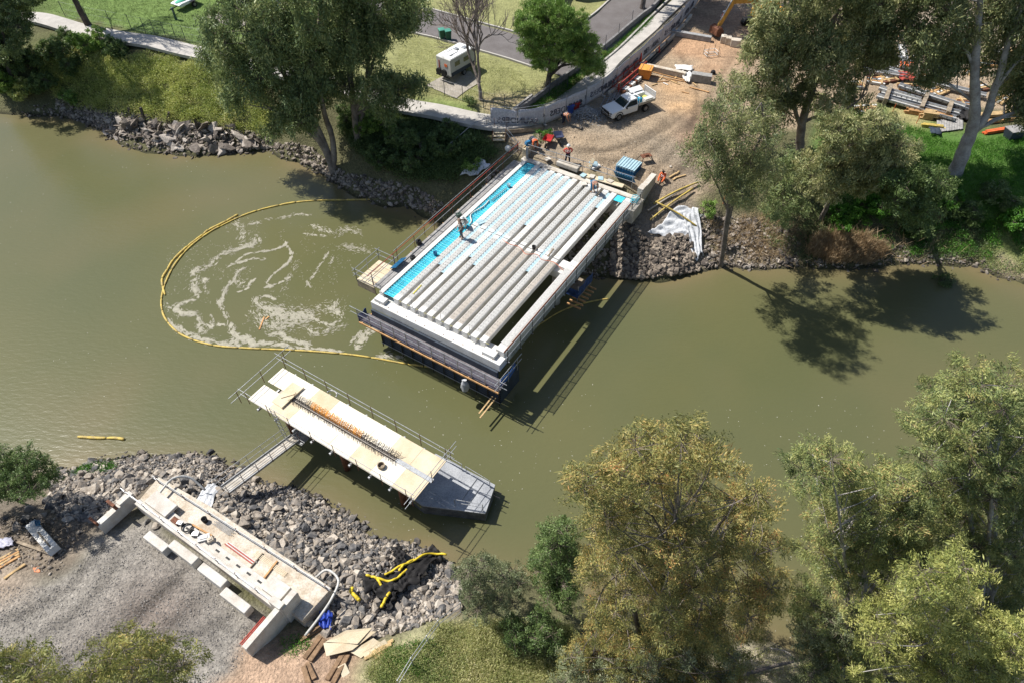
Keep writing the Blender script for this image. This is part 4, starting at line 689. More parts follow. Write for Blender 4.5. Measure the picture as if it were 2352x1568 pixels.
# ================================================================== NEAR ABUTMENT
ZB = 3.3
M_dust = mat('dusty_concrete', (.60, .55, .47), .85, .1, 1.6, .4, 10, col2=(.42, .34, .25), fine=.12); M_chalk = mat('chalky_concrete', (.60, .575, .53), .85, .12, 1.4, .3, 30, col2=(.46, .41, .35), fine=.1)
t = thing('near_abutment', 'long pale concrete abutment bench on the near bank', 'abutment', W(5.3, -21, 2))
MB().prism([W(*p)[:2] for p in [(4.75, -27.3), (4.75, -15.1), (6.75, -15.0), (6.6, -23.7), (6.3, -27.6)]], 1.9, ZB).build('bench', M_dust, t, bevel=.03)
MB().ac(4.75, 5.25, -26.2, -16.5, ZB, ZB+.28).build('bearing_shelf', M_chalk, t, bevel=.02)
MB().ac(4.42, 4.75, -27.0, -15.9, 2.4, ZB+.42).build('back_wall', M_chalk, t, bevel=.02)
for c0, c1 in ((-26.6, -24.9), (-17.7, -16.5)): MB().ac(4.78, 5.6, c0, c1, ZB+.28, ZB+.5).build('end_pedestal', M_chalk, t, bevel=.02)
pk = MB()
for c in np.arange(-23.6, -17.6, .76): pk.ac(4.95, 5.05, c, c+.28, ZB+.282, ZB+.288)
pk.build('pocket_row', M_black, t)
for i, (c0, c1, a0, a1, lab) in enumerate([(-27.9, -27.4, 2.5, 4.9, 0), ]): pass
def wing(a0, a1, c0, c1, z0, z1, lab, notch=True):
    w_ = thing('wing_wall', lab, 'wall', W((a0+a1)/2, (c0+c1)/2, z0)); MB().ac(a0, a1, c0, c1, z0, z1).build('wall', M_chalk, w_, bevel=.02)
    return w_
ww = wing(2.55, 4.7, -27.75, -27.4, 2.9, 3.78, 'short white wing wall at the upper left end of the near abutment')
MB().ac(3.9, 4.75, -27.75, -27.4, 3.78, 3.94).build('raised_end', M_chalk, ww, bevel=.02); MB().ac(3.6, 3.75, -27.85, -27.25, 4.0, 4.4).build('steel_clamp', M_rust, ww); MB().ac(2.5, 2.62, -27.85, -27.25, 4.0, 4.3).build('steel_clamp', M_rust, ww)
ww = wing(2.3, 4.5, -16.22, -15.92, 2.6, 4.25, 'tall white wing wall at the lower right end of the near abutment')
MB().ac(4.5, 5.5, -16.15, -15.8, 2.6, 4.3).build('lower_part', M_chalk, ww, bevel=.02); MB().ac(4.4, 4.75, -16.6, -15.85, 3.6, 4.5).build('return', M_chalk, ww, bevel=.02)
for k in range(3): MB().tube([W(2.35, -16.32-.09*k, 3.9+.02*k), W(3.85, -16.32-.09*k, 3.95)], .035, 8).build('red_tube', M_red, label=['first', 'second', 'third'][k]+' dull red tube out from the lower right wing wall face', cat='tube', group='dull red tubes on the wing wall')
for i, (a, c0, c1) in enumerate([(3.62, -24.9, -23.35), (4.1-.12, -23.4, -21.55), (3.95, -21.15, -19.4), (3.68, -19.2, -17.45)]):
    MB().ac(a-.23, a+.23, c0, c1, 3.25, 3.85).build('concrete_block', M_chalk, label=['first', 'second', 'third', 'fourth'][i]+' long white concrete block from the upper left along the back of the near abutment', cat='block', group='white blocks behind the near abutment', bevel=.04)
railing('abutment_railing', 'long laid out scaffold railing on the river side of the near abutment', [W(6.05, -27.2, ZB+.02), W(6.55, -15.1, ZB+.02)], .55, 2.0, m1=M_rust, m2=M_conc, ends=.3)
railing('abutment_railing', 'long steel scaffold railing along the back wall of the near abutment', [W(4.55, -27.6, ZB+.45), W(4.55, -16.3, ZB+.45)], .5, 1.5, m1=M_rust, m2=M_galv, ends=.4)
for k in range(4): MB().tube([W(5.5+.06*k, -21.3+.05*k, ZB+.06), W(5.5+.06*k, -19.3+.05*k, ZB+.06)], .03, 6).build('red_tube', M_red if k % 2 == 0 else M_conc, label=['nearest', 'second', 'third', 'farthest'][k]+' of four red and white tubes lying on the abutment bench', cat='tube', group='red and white tubes on the bench')
for k in range(7): MB().tube([W(5.95+.05*k-.0, -22.8+.1*(k % 3), ZB+.04), W(5.95+.05*k, -21.5+.1*(k % 3), ZB+.04)], .016, 5).build('steel_rod', M_galv, label='thin grey rod in the bundle on the river side of the bench', cat='rod', group='bundle of thin grey rods')
for k in range(4): MB().bar(W(5.9+.07*k, -19.6, ZB+.05), W(5.9+.07*k, -17.4, ZB+.05), .035, .03).build('pale_batten', M_ply, label='pale batten lying along the bench near the lower right end', cat='batten', group='pale battens on the bench')
MB().bar(W(5.3, -19.2, ZB+.06), W(6.2, -19.25, ZB+.06), .05, .08).build('timber', M_timg, label='dark timber laid across the middle of the abutment bench', cat='timber')
MB().bar(W(5.3, -18.2, ZB+.06), W(6.3, -18.3, ZB+.06), .09, .08).build('timber', M_timo, label='orange timber laid across the lower right part of the abutment bench', cat='timber')
MB().bar(W(5.32, -23.6, ZB+.08), W(5.45, -22.2, ZB+.08), .08, .12).build('timber', M_timo, label='orange timber leaning on the shelf by the black bucket', cat='timber')
MB().lathe(W(5.85, -23.2, ZB), [(.13, 0), (.16, .32), (.13, .32), (.11, .05)], 14).build('bucket', M_black, label='black bucket standing on the abutment bench', cat='bucket', smooth=True)
M_whp = mat('white_pipe', (.62, .6, .56), .5)
for pts, lab in [([W(5.2, -26.3, 3.6), W(5.8, -26.4, 3.75), W(6.6, -26.5, 3.7), W(7.2, -26.1, 3.3), W(7.3, -25.3, 2.5)], 'white drain pipe arching over the upper left end of the bench'), ([W(6.7, -16.2, 3.0), W(7.3, -15.8, 3.4), W(7.2, -14.9, 3.5), W(6.4, -14.6, 3.4), W(5.4, -14.6, 3.1), W(4.4, -14.7, 2.8)], 'long white drain pipe curling round the lower right end of the bench')]:
    MB().tube(curve(pts, 30), .065, 8).build('drain_pipe', M_whp, label=lab, cat='pipe', smooth=True)
# clutter on the shelf
def coil(name, loc, r, m, lab, turns=3): return MB().tube([np.array(loc)+(r*(1+.1*sin(3*q))*cos(q), r*(1+.1*cos(2*q))*sin(q), .02*q/3) for q in np.linspace(0, turns*2*pi, turns*16)], .02, 5).build(name, m, label=lab, cat='cable')
coil('hose_coil', W(5.0, -23.5, ZB+.32), .26, M_black, 'black hose coiled on the abutment shelf'); coil('cable_coil', W(5.4, -25.2, ZB+.1), .2, M_rust, 'brown cable coil on the bench by the upper left pedestal')
for i, (a, c, s, m) in enumerate([(4.95, -24.3, (.5, .3, .16), M_rust), (4.98, -24.0, (.3, .2, .2), M_galv), (5.0, -22.8, (.35, .25, .22), M_galv), (5.1, -22.3, (.6, .35, .12), M_conc), (5.2, -21.9, (.3, .25, .2), M_dust), (4.98, -23.1, (.25, .2, .3), M_black)]):
    MB().box(W(a, c, ZB+.28+s[2]/2), s, .3*i-AZ).box(W(a, c, ZB+.3+s[2]), (s[0]*.6, s[1]*.5, .05), .3*i-AZ).build('tool_box', m, label=['rusty clamp pile', 'small silver tool box', 'grey steel tray', 'white spacer block stack', 'dusty offcut block', 'small black drum'][i]+' lying on the abutment shelf', cat='tool')
# white geotextile at the gangway foot
def cloth(name, corners, nu, nv, amp, m, lab, lift=.06, seed=1, thick=.015, cat='sheet', freq=9):
    P = [T(*p) for p in corners]; rg = np.random.default_rng(seed); ph = rg.uniform(0, 6, 4); mb = MB(); pts = []
    for i in range(nu+1):
        for j in range(nv+1):
            u, v = i/nu, j/nv; u2 = u+.04*sin(v*9+ph[0]); v2 = v+.05*sin(u*8+ph[1])
            p = (P[0]*(1-u2)+P[1]*u2)*(1-v2)+(P[3]*(1-u2)+P[2]*u2)*v2; pts.append(p)
    pts = np.array(pts); z = Hh(pts[:, 0], pts[:, 1]); z = np.maximum(z, .02)
    k = 0; V = []
    for i in range(nu+1):
        for j in range(nv+1):
            u, v = i/nu, j/nv; V.append((pts[k, 0], pts[k, 1], z[k]+lift+amp*(sin(u*freq*2.2+v*3+ph[2]+2*sin(v*4+u*3))+.5*sin(v*freq*1.3-u*7+ph[3]+1.5*sin(u*5))+rg.normal()*.3)*.5)); k += 1
    mb.add(V, [(i*(nv+1)+j, (i+1)*(nv+1)+j, (i+1)*(nv+1)+j+1, i*(nv+1)+j+1) for i in range(nu) for j in range(nv)])
    return mb.build(name, m, label=lab, cat=cat, smooth=True, solid=thick)
M_geo = mat('white_geotextile', (.63, .64, .66), .8, .08, 3, .3, 10)
cloth('geotextile_sheet', [(478, 1112), (512, 1118), (486, 1172), (452, 1152)], 12, 12, .08, M_geo, 'crumpled white geotextile at the foot of the gangway', .14, 3)
cloth('geotextile_sheet', [(1492, 538), (1560, 476), (1612, 500), (1560, 560)], 30, 26, .12, M_geo, 'large white geotextile sheet draped over the far rocks right of the bridge', .22, 5, freq=14)
cloth('geotextile_sheet', [(1568, 500), (1602, 482), (1614, 590), (1592, 606)], 16, 26, .14, M_geo, 'long folded tail of white geotextile running down beside the far rocks', .28, 7, freq=10)
cloth('geotextile_sheet', [(1056, 414), (1107, 376), (1126, 392), (1095, 416)], 14, 10, .05, M_geo, 'grey white sheet stretched over the rocks at the left shore corner of the bridge', .5, 9)
cloth('geotextile_strip', [(738, 1366), (750, 1362), (725, 1420), (715, 1418)], 10, 10, .06, M_geo, 'narrow white cloth strip hanging over the rocks near the blue tarpaulin', .15, 11)
M_tarp = mat('blue_tarp', (.03, .07, .42), .45, .25, 6)
cloth('blue_tarpaulin', [(738, 1412), (768, 1410), (764, 1452), (736, 1444)], 14, 14, .13, M_tarp, 'crumpled bright blue tarpaulin on the boulders', .42, 13)
# black silt curtain heap with yellow floats
M_silt = mat('silt_curtain', (.022, .02, .02), .75, .3, 5)
sc = thing('silt_curtain_heap', 'heap of black silt curtain with yellow floats dumped on the rock bank', 'silt curtain', T(900, 1350))
def ribbon(path, wd, amp, name, m, parent, lift=.2, nv=8, seed=1, solid=.02):
    rg = np.random.default_rng(seed); c = curve([T(*p) for p in path], 40); V = []
    for i, p in enumerate(c):
        d = c[min(i+1, 39)]-c[max(i-1, 0)]; s = np.array([d[1], -d[0], 0]); s /= np.linalg.norm(s)+1e-6; w_ = wd*(1+.3*sin(i*.5+seed))
        for j in range(nv+1):
            q = p+s*(j/nv-.5)*w_; V.append((q[0], q[1], HZ(q[0], q[1])+lift+.18+amp*(sin(j*1.9+i*.35+seed)+.8*sin(i*.9-j*1.3)+rg.normal()*.3)*.6))
    MB().add(V, [(i*(nv+1)+j, (i+1)*(nv+1)+j, (i+1)*(nv+1)+j+1, i*(nv+1)+j+1) for i in range(39) for j in range(nv)]).build(name, m, parent, smooth=True, solid=solid)
ribbon([(838, 1350), (880, 1342), (920, 1335), (950, 1315), (990, 1285), (1010, 1275)], .95, .13, 'curtain', M_silt, sc, .3, seed=2)
ribbon([(865, 1370), (905, 1350), (935, 1340), (960, 1318)], 1.0, .14, 'curtain', M_silt, sc, .4, seed=5)
ribbon([(915, 1262), (922, 1290), (915, 1315)], .6, .1, 'curtain', M_silt, sc, .3, seed=8)
ribbon([(935, 1335), (900, 1370), (884, 1405)], .7, .12, 'curtain', M_silt, sc, .3, seed=9)
for k, (path, r) in enumerate([([(1028, 1285), (1010, 1283), (985, 1283), (950, 1300), (915, 1315), (888, 1330)], .065), ([(846, 1332), (868, 1338), (880, 1355)], .07), ([(868, 1338), (900, 1345), (920, 1335), (938, 1318)], .07), ([(815, 1362), (812, 1370), (830, 1388)], .1), ([(880, 1406), (890, 1385), (900, 1370)], .08), ([(920, 1322), (932, 1308), (955, 1295)], .07)]):
    c = curve([T(*p) for p in path], 24); c[:, 2] = [max(HZ(p[0], p[1]), 0)+.66+.04*sin(i*.8) for i, p in enumerate(c)]
    MB().tube(c, [r*(.85+.2*abs(sin(i*.7))) for i in range(24)], 8).build('float', mat('float_yellow', (.75, .55, .04), .5, .12, 4), sc, smooth=True)
# ================================================================== ROCKS
def rprotos(src, m, pre): 
    out = []
    for i, (V, F) in enumerate(src):
        me = npmesh(pre, V*.5, F, np.full(len(F), (i*.37+.13) % 1)); me.materials.append(m); out.append(me)
    return out
NPAD = [(115, 1092), (210, 1066), (270, 1057), (400, 1042), (498, 1048), (522, 1078), (600, 1100), (660, 1118), (720, 1142), (800, 1186), (850, 1235), (960, 1253), (1030, 1290), (1062, 1350), (1058, 1395), (1010, 1420), (930, 1450), (850, 1470), (790, 1470), (745, 1450), (735, 1400), (735, 1350), (640, 1275), (500, 1185), (470, 1150), (350, 1105), (300, 1150), (235, 1195), (150, 1195), (110, 1160)]
nearpoly = PW(NPAD)
tex_ex = PW([(470, 1110), (515, 1115), (490, 1175), (450, 1155)])
def shorescale(x, y): return np.clip(Hh(x, y), 0, 3)
P = scatter(nearpoly, 15500, lambda x, y: inpoly(x, y, tex_ex)); z = Hh(P[:, 0], P[:, 1]); k = z > -.25; P = P[k]; z = z[k]
size = rng.lognormal(-1.6, .44, len(P)); size = np.clip(size, .1, .8); size *= np.where(z < .9, .85, 1.1)
Q = np.column_stack([P, z]); order = np.argsort(-size*rng.uniform(.9, 1.1, len(P))); big = order[:230]; rest = order[230:]
V, F, TT = rockfield(Q[rest], size[rest], ROCKS); link('riprap', npmesh('riprap', V, F, TT), M_rock, kind='stuff', label='bank of small broken grey and brown rocks sloping into the river on the near side', cat='rocks')
pr = rprotos(ROCKS, M_rock, 'boulder')
def boulder(p, s, lab, grp, protos=pr, name='boulder', flat=None):
    o = bpy.data.objects.new(name, protos[rng.integers(len(protos))]); SC.collection.objects.link(o); o.location = Vector((float(p[0]), float(p[1]), float(p[2])+s*.12)); o.scale = (s, s, s*(flat or 1)); o.rotation_euler = (rng.normal()*.4, rng.normal()*.4, rng.uniform(0, 6.3)); return tag(o, lab, 'rock', grp)
for i in big: boulder(Q[i], size[i]*1.25, 'grey brown boulder among the smaller rocks of the near bank', 'boulders in the near rock bank')
for (x, y, s) in [(790, 1440, .85), (815, 1430, .8), (850, 1425, .75), (860, 1400, .8), (890, 1410, .8), (835, 1400, .75), (800, 1400, .7), (875, 1440, .8), (905, 1450, .7), (760, 1440, .7), (780, 1460, .7), (925, 1440, .7), (900, 1425, .6), (950, 1430, .6), (845, 1452, .6), (760, 1345, .6), (745, 1325, .6), (915, 1345, .6), (705, 1330, .6), (820, 1305, .6), (820, 1250, .55), (905, 1248, .7), (860, 1235, .55)]:
    boulder(T(x, y), s, 'large grey boulder along the top and lower edge of the near rock bank', 'large boulders of the near bank')
for (x, y, s) in [(125, 1120, .8), (150, 1135, .9), (180, 1115, .7), (165, 1160, .8), (200, 1150, .7), (230, 1120, .75), (260, 1095, .8), (285, 1075, .7), (245, 1140, .7), (205, 1180, .6), (230, 1185, .55), (140, 1175, .8), (110, 1150, .8), (100, 1185, .7), (60, 1195, .8), (70, 1170, .7), (40, 1215, .6), (270, 1130, .6), (190, 1090, .6), (240, 1075, .6), (170, 1085, .5), (400, 1052, .7), (415, 1050, .6), (300, 1060, .6)]:
    boulder(T(x, y), s*1.1, 'dark grey boulder at the upper left end of the near rock bank', 'dark boulders at the upper left')
for (x, y, s, lab) in [(40, 1208, .75, 'pale slab like rock lying in the dirt left of the steel beam'), (80, 1238, .6, 'round brown rock beside the steel beam'), (340, 1198, .6, 'blue grey rock lying on the gravel behind the near abutment'), (362, 1208, .65, 'flat pale grey rock on the gravel behind the near abutment'), (15, 1190, .4, 'small brown rock at the left edge above the dirt')]:
    boulder(T(x, y), s, lab, None, flat=.7)
# underwater stones close to the shore, a second scatter of small ones in the dirt
P = scatter(PW([(-60, 1175), (60, 1190), (160, 1190), (210, 1200), (160, 1270), (130, 1330), (60, 1300), (-60, 1340)]), 900); Q = np.column_stack([P, Hh(P[:, 0], P[:, 1])]); V, F, TT = rockfield(Q, np.clip(rng.lognormal(-2.2, .55, len(P)), .04, .4), ROCKS); link('loose_stones', npmesh('loose_stones', V, F, TT), M_rockdark, kind='stuff', label='loose stones and clods in the dirt at the left of the near bank', cat='stones')
# gravel grains over the pad
P = scatter(PW([(-60, 1350), (150, 1345), (220, 1250), (330, 1200), (480, 1300), (600, 1420), (600, 1500), (470, 1580), (-60, 1600)]), 15000); Q = np.column_stack([P, Hh(P[:, 0], P[:, 1])]); V, F, TT = rockfield(Q, np.clip(rng.lognormal(-3.0, .35, len(P)), .02, .16), [(v, f) for v, f in (hullrock(500+i, .7, 7) for i in range(5))], sink=.15)
link('gravel', npmesh('gravel', V, F, TT), tintmat('gravel_grains', [(0, (.13, .12, .115)), (.5, (.24, .22, .20)), (1, (.38, .35, .32))]), kind='stuff', label='loose crushed gravel spread over the near pad', cat='gravel')
# far riprap right of and below the bridge
FR = [(1500, 560), (1540, 545), (1580, 548), (1598, 600), (1606, 622), (1560, 634), (1475, 646), (1440, 642), (1400, 634), (1405, 560), (1425, 520), (1450, 510), (1470, 540)]
P = scatter(PW(FR), 3000); z = Hh(P[:, 0], P[:, 1]); k = z > -.15; Q = np.column_stack([P, z])[k]; s = np.clip(rng.lognormal(-1.05, .3, len(Q)), .2, .75); o_ = np.argsort(-s); V, F, TT = rockfield(Q[o_[60:]], s[o_[60:]], ROCKS, sink=.35); link('far_riprap', npmesh('far_riprap', V, F, TT), M_rockfar, kind='stuff', label='steep bank of brown broken rocks below the white geotextile', cat='rocks')
pf = rprotos(ROCKS, M_rockfar, 'boulder')
for i in o_[:60]: boulder(Q[i]+(0, 0, .12), s[i]*1.1, 'brown boulder in the steep rock bank right of the bridge', 'boulders right of the bridge', pf)
P = scatter([tuple(W(a, c)[:2]) for a, c in [(36.5, -27.5), (42.5, -29), (43.3, -26.5), (42.3, -15.5), (37, -15.2), (34.5, -17), (34.6, -22)]], 2200); z = Hh(P[:, 0], P[:, 1]); Q = np.column_stack([P, z])[(z > -.2) & (z < 3.3)]; V, F, TT = rockfield(Q, np.clip(rng.lognormal(-1.15, .35, len(Q)), .15, .7), ROCKS, sink=.2); link('abutment_rocks', npmesh('abutment_rocks', V, F, TT), M_rockdark, kind='stuff', label='dark rocks packed under the shore end of the bridge', cat='rocks')
# far left bank of broken concrete
LB = [(140, 262), (235, 300), (270, 325), (390, 348), (520, 356), (620, 343), (690, 370), (740, 400), (780, 425), (850, 458), (930, 470), (1000, 500), (1020, 470), (960, 430), (880, 420), (800, 400), (720, 340), (640, 330), (590, 300), (480, 288), (360, 282), (260, 262), (190, 225), (130, 230)]
P = scatter(PW(LB), 3600); z = Hh(P[:, 0], P[:, 1]); Q = np.column_stack([P, z])[z > -.15]; V, F, TT = rockfield(Q, np.clip(rng.lognormal(-1.25, .45, len(Q)), .12, .8), ROCKS+SLABS, .6, sink=.12); link('bank_rubble', npmesh('bank_rubble', V, F, TT), M_rockdark, kind='stuff', label='brown broken rock along the foot of the far left bank', cat='rocks')
ps = rprotos(SLABS, M_rubble, 'rubble_slab'); prr = rprotos(ROCKS, M_rubble, 'rubble_slab')
P = scatter(PW([(235, 305), (270, 322), (400, 348), (520, 356), (600, 343), (590, 305), (480, 292), (360, 285), (270, 282)]), 150)
for p in P:
    s = float(np.clip(rng.lognormal(.02, .4), .5, 2.1)); o = boulder((p[0], p[1], max(HZ(*p), -.1)+.1), s, 'broken slab of old concrete dumped along the far left bank', 'broken concrete slabs on the far left bank', ps, 'rubble_slab'); o.rotation_euler = (rng.normal()*.6, rng.normal()*.6, rng.uniform(0, 6))
boulder(T(610-0, 330)+(0, 0, .3), 2.2, 'largest flat grey slab at the water edge of the far left bank', None, ps, 'rubble_slab').location = Vector((T(522, 342)+(0, 0, .35)).tolist())
for (x, y, dx, dy, dz) in [(333, 268, 0, .3, 1.3), (300, 262, .2, .2, 1.1), (384, 270, .5, .1, 1.0)]:
    p = T(x, y+12); MB().bar(p, p+(dx, dy, dz), .28, .18).build('concrete_post', M_rubble, label=['leftmost', 'second', 'right hand'][[300, 333, 384].index(x)]+' broken concrete post sticking up from the far left bank rubble', cat='post')
# right bank rocks
P = scatter(PW([(1610, 500), (1680, 500), (1800, 520), (1840, 560), (1830, 612), (1740, 618), (1660, 612), (1610, 620)]), 900); z = Hh(P[:, 0], P[:, 1]); Q = np.column_stack([P, z])[z > -.1]; V, F, TT = rockfield(Q, np.clip(rng.lognormal(-1.3, .5, len(Q)), .1, .9), ROCKS+SLABS, .5); link('bank_rubble', npmesh('bank_rubble', V, F, TT), M_rubble, kind='stuff', label='pale broken rock scattered on the bank between the slender gum and the reeds', cat='rocks')
P = scatter(PW([(1840, 560), (2050, 560), (2280, 600), (2240, 612), (2060, 604), (1960, 618), (1850, 612)]), 420); z = Hh(P[:, 0], P[:, 1]); Q = np.column_stack([P, z])[z > -.1]; V, F, TT = rockfield(Q, np.clip(rng.lognormal(-1.8, .5, len(Q)), .06, .6), ROCKS, .5); link('bank_rubble', npmesh('bank_rubble', V, F, TT), M_rockdark, kind='stuff', label='dark stones on the shaded right bank', cat='rocks')
# stones and gravel on the site
P = scatter(PW([(1180, 320), (1290, 290), (1420, 230), (1480, 300), (1600, 330), (1640, 400), (1560, 470), (1480, 440), (1300, 380)]), 7000); Q = np.column_stack([P, Hh(P[:, 0], P[:, 1])]); V, F, TT = rockfield(Q, np.clip(rng.lognormal(-3.0, .45, len(P)), .025, .22), [(v, f) for v, f in (hullrock(520+i, .7, 7) for i in range(5))], sink=.15)
link('site_gravel', npmesh('site_gravel', V, F, TT), tintmat('site_gravel_grains', [(0, (.2, .16, .12)), (.5, (.34, .28, .21)), (1, (.46, .40, .32))]), kind='stuff', label='loose stones over the dirt work site behind the bridge', cat='gravel')
gp = T(1345, 265); P = rng.normal(size=(2600, 2))*(.95, .6)+gp[:2]; r2 = np.hypot((P[:, 0]-gp[0])/1.5, (P[:, 1]-gp[1])/1.0); z = Hh(P[:, 0], P[:, 1])+np.clip(.8*(1-r2), 0, 1); V, F, TT = rockfield(np.column_stack([P, z]), rng.uniform(.05, .14, len(P)), ROCKS); link('gravel_pile', npmesh('gravel_pile', V, F, TT), tintmat('blue_gravel', [(0, (.16, .165, .17)), (.5, (.26, .27, .28)), (1, (.4, .4, .4))]), kind='stuff', label='pile of blue grey gravel in the shade by the bannered fence', cat='gravel')
# stones all along the water line
def shoreline(path, n, s0, m, lab, wd=.7):
    c = np.array([G(x, y, 0)[:2] for x, y in path]); c = curve(c, 400); k = rng.integers(0, 399, n); q = c[k]+(c[k+1]-c[k])*rng.uniform(0, 1, (n, 1))+rng.normal(size=(n, 2))*wd; z = Hh(q[:, 0], q[:, 1]); g = (z > -.3) & (z < .8); Q = np.column_stack([q, z])[g]
    V, F, TT = rockfield(Q, np.clip(rng.lognormal(s0, .5, len(Q)), .06, .7), ROCKS, .5); link('shore_stones', npmesh('shore_stones', V, F, TT), m, kind='stuff', label=lab, cat='stones')
shoreline([(55, 262), (130, 268), (200, 277), (235, 305), (270, 325), (390, 350), (520, 358), (620, 345), (690, 372), (740, 402), (780, 425), (850, 460), (930, 474)], 1500, -1.4, M_rockdark, 'stones along the water line of the far left bank')
shoreline([(1640, 618), (1740, 620), (1850, 612), (1960, 620), (2060, 606), (2160, 612), (2240, 605), (2290, 640), (2352, 655)], 700, -1.8, M_rockdark, 'stones along the water line of the right bank')
shoreline([(115, 1090), (210, 1062), (340, 1043), (500, 1045), (525, 1075), (610, 1102), (720, 1140), (800, 1182), (850, 1232), (960, 1250), (1040, 1300)], 1300, -1.6, M_rock, 'wet stones along the water line of the near bank', .5)
# ================================================================== FENCES
M_ban = mat('banner_cloth', (.56, .545, .56), .7, .07, 1.1, .2, 8, col2=(.44, .43, .46)); M_bant = mat('banner_letters', (.13, .13, .15), .7); M_whpaint = mat('white_paint', (.74, .74, .73), .35, .03, 1, fine=.02)
FB = [(1127, 292), (1165, 298), (1205, 297), (1245, 290), (1285, 275), (1325, 256), (1365, 234), (1400, 209), (1430, 184), (1462, 156), (1490, 130), (1515, 106), (1540, 83), (1562, 60), (1585, 30), (1605, 2), (1630, -35)]
cv = curve([T(*p) for p in FB], 400); ds = np.concatenate([[0], np.cumsum(np.hypot(*(np.diff(cv[:, :2], axis=0).T)))])
pos = lambda s: np.array([np.interp(s, ds, cv[:, 0]), np.interp(s, ds, cv[:, 1])])
PL = 2.42; npan = int(ds[-1]/PL); BH = 1.8
pn = ['first', 'second', 'third', 'fourth', 'fifth', 'sixth', 'seventh', 'eighth', 'ninth', 'tenth', 'eleventh', 'twelfth', 'thirteenth', 'fourteenth', 'fifteenth', 'sixteenth', 'seventeenth', 'eighteenth', 'nineteenth', 'twentieth', 'twenty first', 'twenty second']
for k in range(npan):
    a, b = pos(k*PL+.03), pos((k+1)*PL-.03); za, zb = HZ(*a), HZ(*b); A = np.array([*a, za]); B = np.array([*b, zb]); d = (B-A)/np.linalg.norm(B-A); nrm = np.array([d[1], -d[0], 0]); t = thing('fence_panel', f'{pn[k]} bannered temporary fence panel counted from the river end', 'fence', A, group='bannered temporary fence panels')
    for p in (A, B): MB().tube([p, p+(0, 0, BH+.25)], .022, 6).build('post', M_galv, t)
    MB().tube([A+(0, 0, BH+.2), B+(0, 0, BH+.2)], .02, 6).build('frame_bar', M_galv, t); MB().tube([A+(0, 0, .12), B+(0, 0, .12)], .02, 6).build('frame_bar', M_galv, t)
    MB().grid(lambda u, v: A+(B-A)*u+nrm*(.035*sin(u*7+k)*sin(v*3)+.02)+np.array([0, 0, .12+(BH-.1)*v+.05*sin(u*5+k*2)*v]), 10, 5).build('banner', M_ban, t, smooth=True, solid=.01)
    MB().box(A+(0, 0, .07), (.6, .22, .14), math.atan2(nrm[1], nrm[0])).build('base_block', M_conct, t, bevel=.02)
    if k % 2 == 0 and k < 14:
        m_ = pos((k+1)*PL); zz = HZ(*m_); ang = math.atan2(-d[1], -d[0]); text('SAUNDERS', .74, .06, M_bant, t, (m_[0]-A[0], m_[1]-A[1], zz-A[2]+.6), (pi/2, 0, ang))
        lg = MB(); c0 = pos((k+1)*PL+2.25); c0 = np.array([*c0, HZ(*c0)+1.0])
        for r_ in (.16, .09): lg.tube([c0+d*r_*cos(q)+(0, 0, r_*sin(q)) for q in np.linspace(0, 2*pi, 18)], .022, 5)
        lg.build('round_emblem', M_bant, t)
for k in range(5, 13):
    a = pos(k*PL+.5); b = pos(k*PL+2.6); MB().bar(drape(a+np.array([.35, -.1]), .17), drape(b+np.array([.35, -.1]), .17), .28, .34).build('kerb_block', M_dust, label=f'{pn[k-5]} low pale concrete block along the foot of the bannered fence', cat='block', group='low blocks at the bannered fence', bevel=.03)
for (x, y, h) in [(1462, 150, 1.3), (1437, 180, .5), (1412, 203, .5), (1505, 118, .6)]:
    p = T(x, y)+(.3, -.2, 0); MB().lathe(p, [(.2, 0), (.2, .04), (.13, .05), (.10, h*.5), (.04, h)], 12).build('traffic_cone', mat('cone_red', (.75, .08, .04), .5), label={1462: 'tall red plastic marker', 1437: 'small red cone nearest the ladders', 1412: 'small red cone left of the red frame', 1505: 'small red cone uphill of the tall marker'}[x]+' at the foot of the bannered fence' if x == 1462 or x == 1505 else {1437: 'small red cone by the fence above the red frame', 1412: 'small red cone by the fence nearer the ladders'}[x], cat='cone')
def chain_fence(path, lab, n, h=1.55, top=True):
    t = thing('chain_link_fence', lab, 'fence', T(*path[0])); c = curve([T(*p) for p in path], n); c = [drape(p) for p in c]
    for p in c: MB().tube([p-(0, 0, .1), p+(0, 0, h)], .03, 6).build('post', mat('post_dark', (.07, .08, .09), .7), t)
    wm = MB()
    for hh in (h-.05, h*.5, .15): wm.tube([p+(0, 0, hh) for p in c], .007, 4)
    for a, b in zip(c[:-1], c[1:]):
        for q in np.arange(0, 1, .14):
            u = a+(b-a)*q; v = a+(b-a)*min(1, q+.14); wm.tube([u+(0, 0, .1), v+(0, 0, h-.1)], .003, 3, False).tube([v+(0, 0, .1), u+(0, 0, h-.1)], .003, 3, False)
    wm.build('wire_mesh', M_galv, t)
chain_fence([(150, 38), (240, 57), (316, 72), (357, 81), (398, 90), (438, 98), (520, 113), (620, 135), (760, 165), (900, 195)], 'chain link fence on dark posts between the green lawn and the path', 16)
chain_fence([(940, 205), (985, 214), (1034, 224), (1082, 240), (1140, 256), (1190, 248), (1255, 226), (1303, 205)], 'chain link fence round the caravan site corner', 9)
chain_fence([(1360, 140), (1404, 105), (1450, 60), (1490, 20), (1530, -20)], 'chain link fence on dark posts along the asphalt car park', 7)
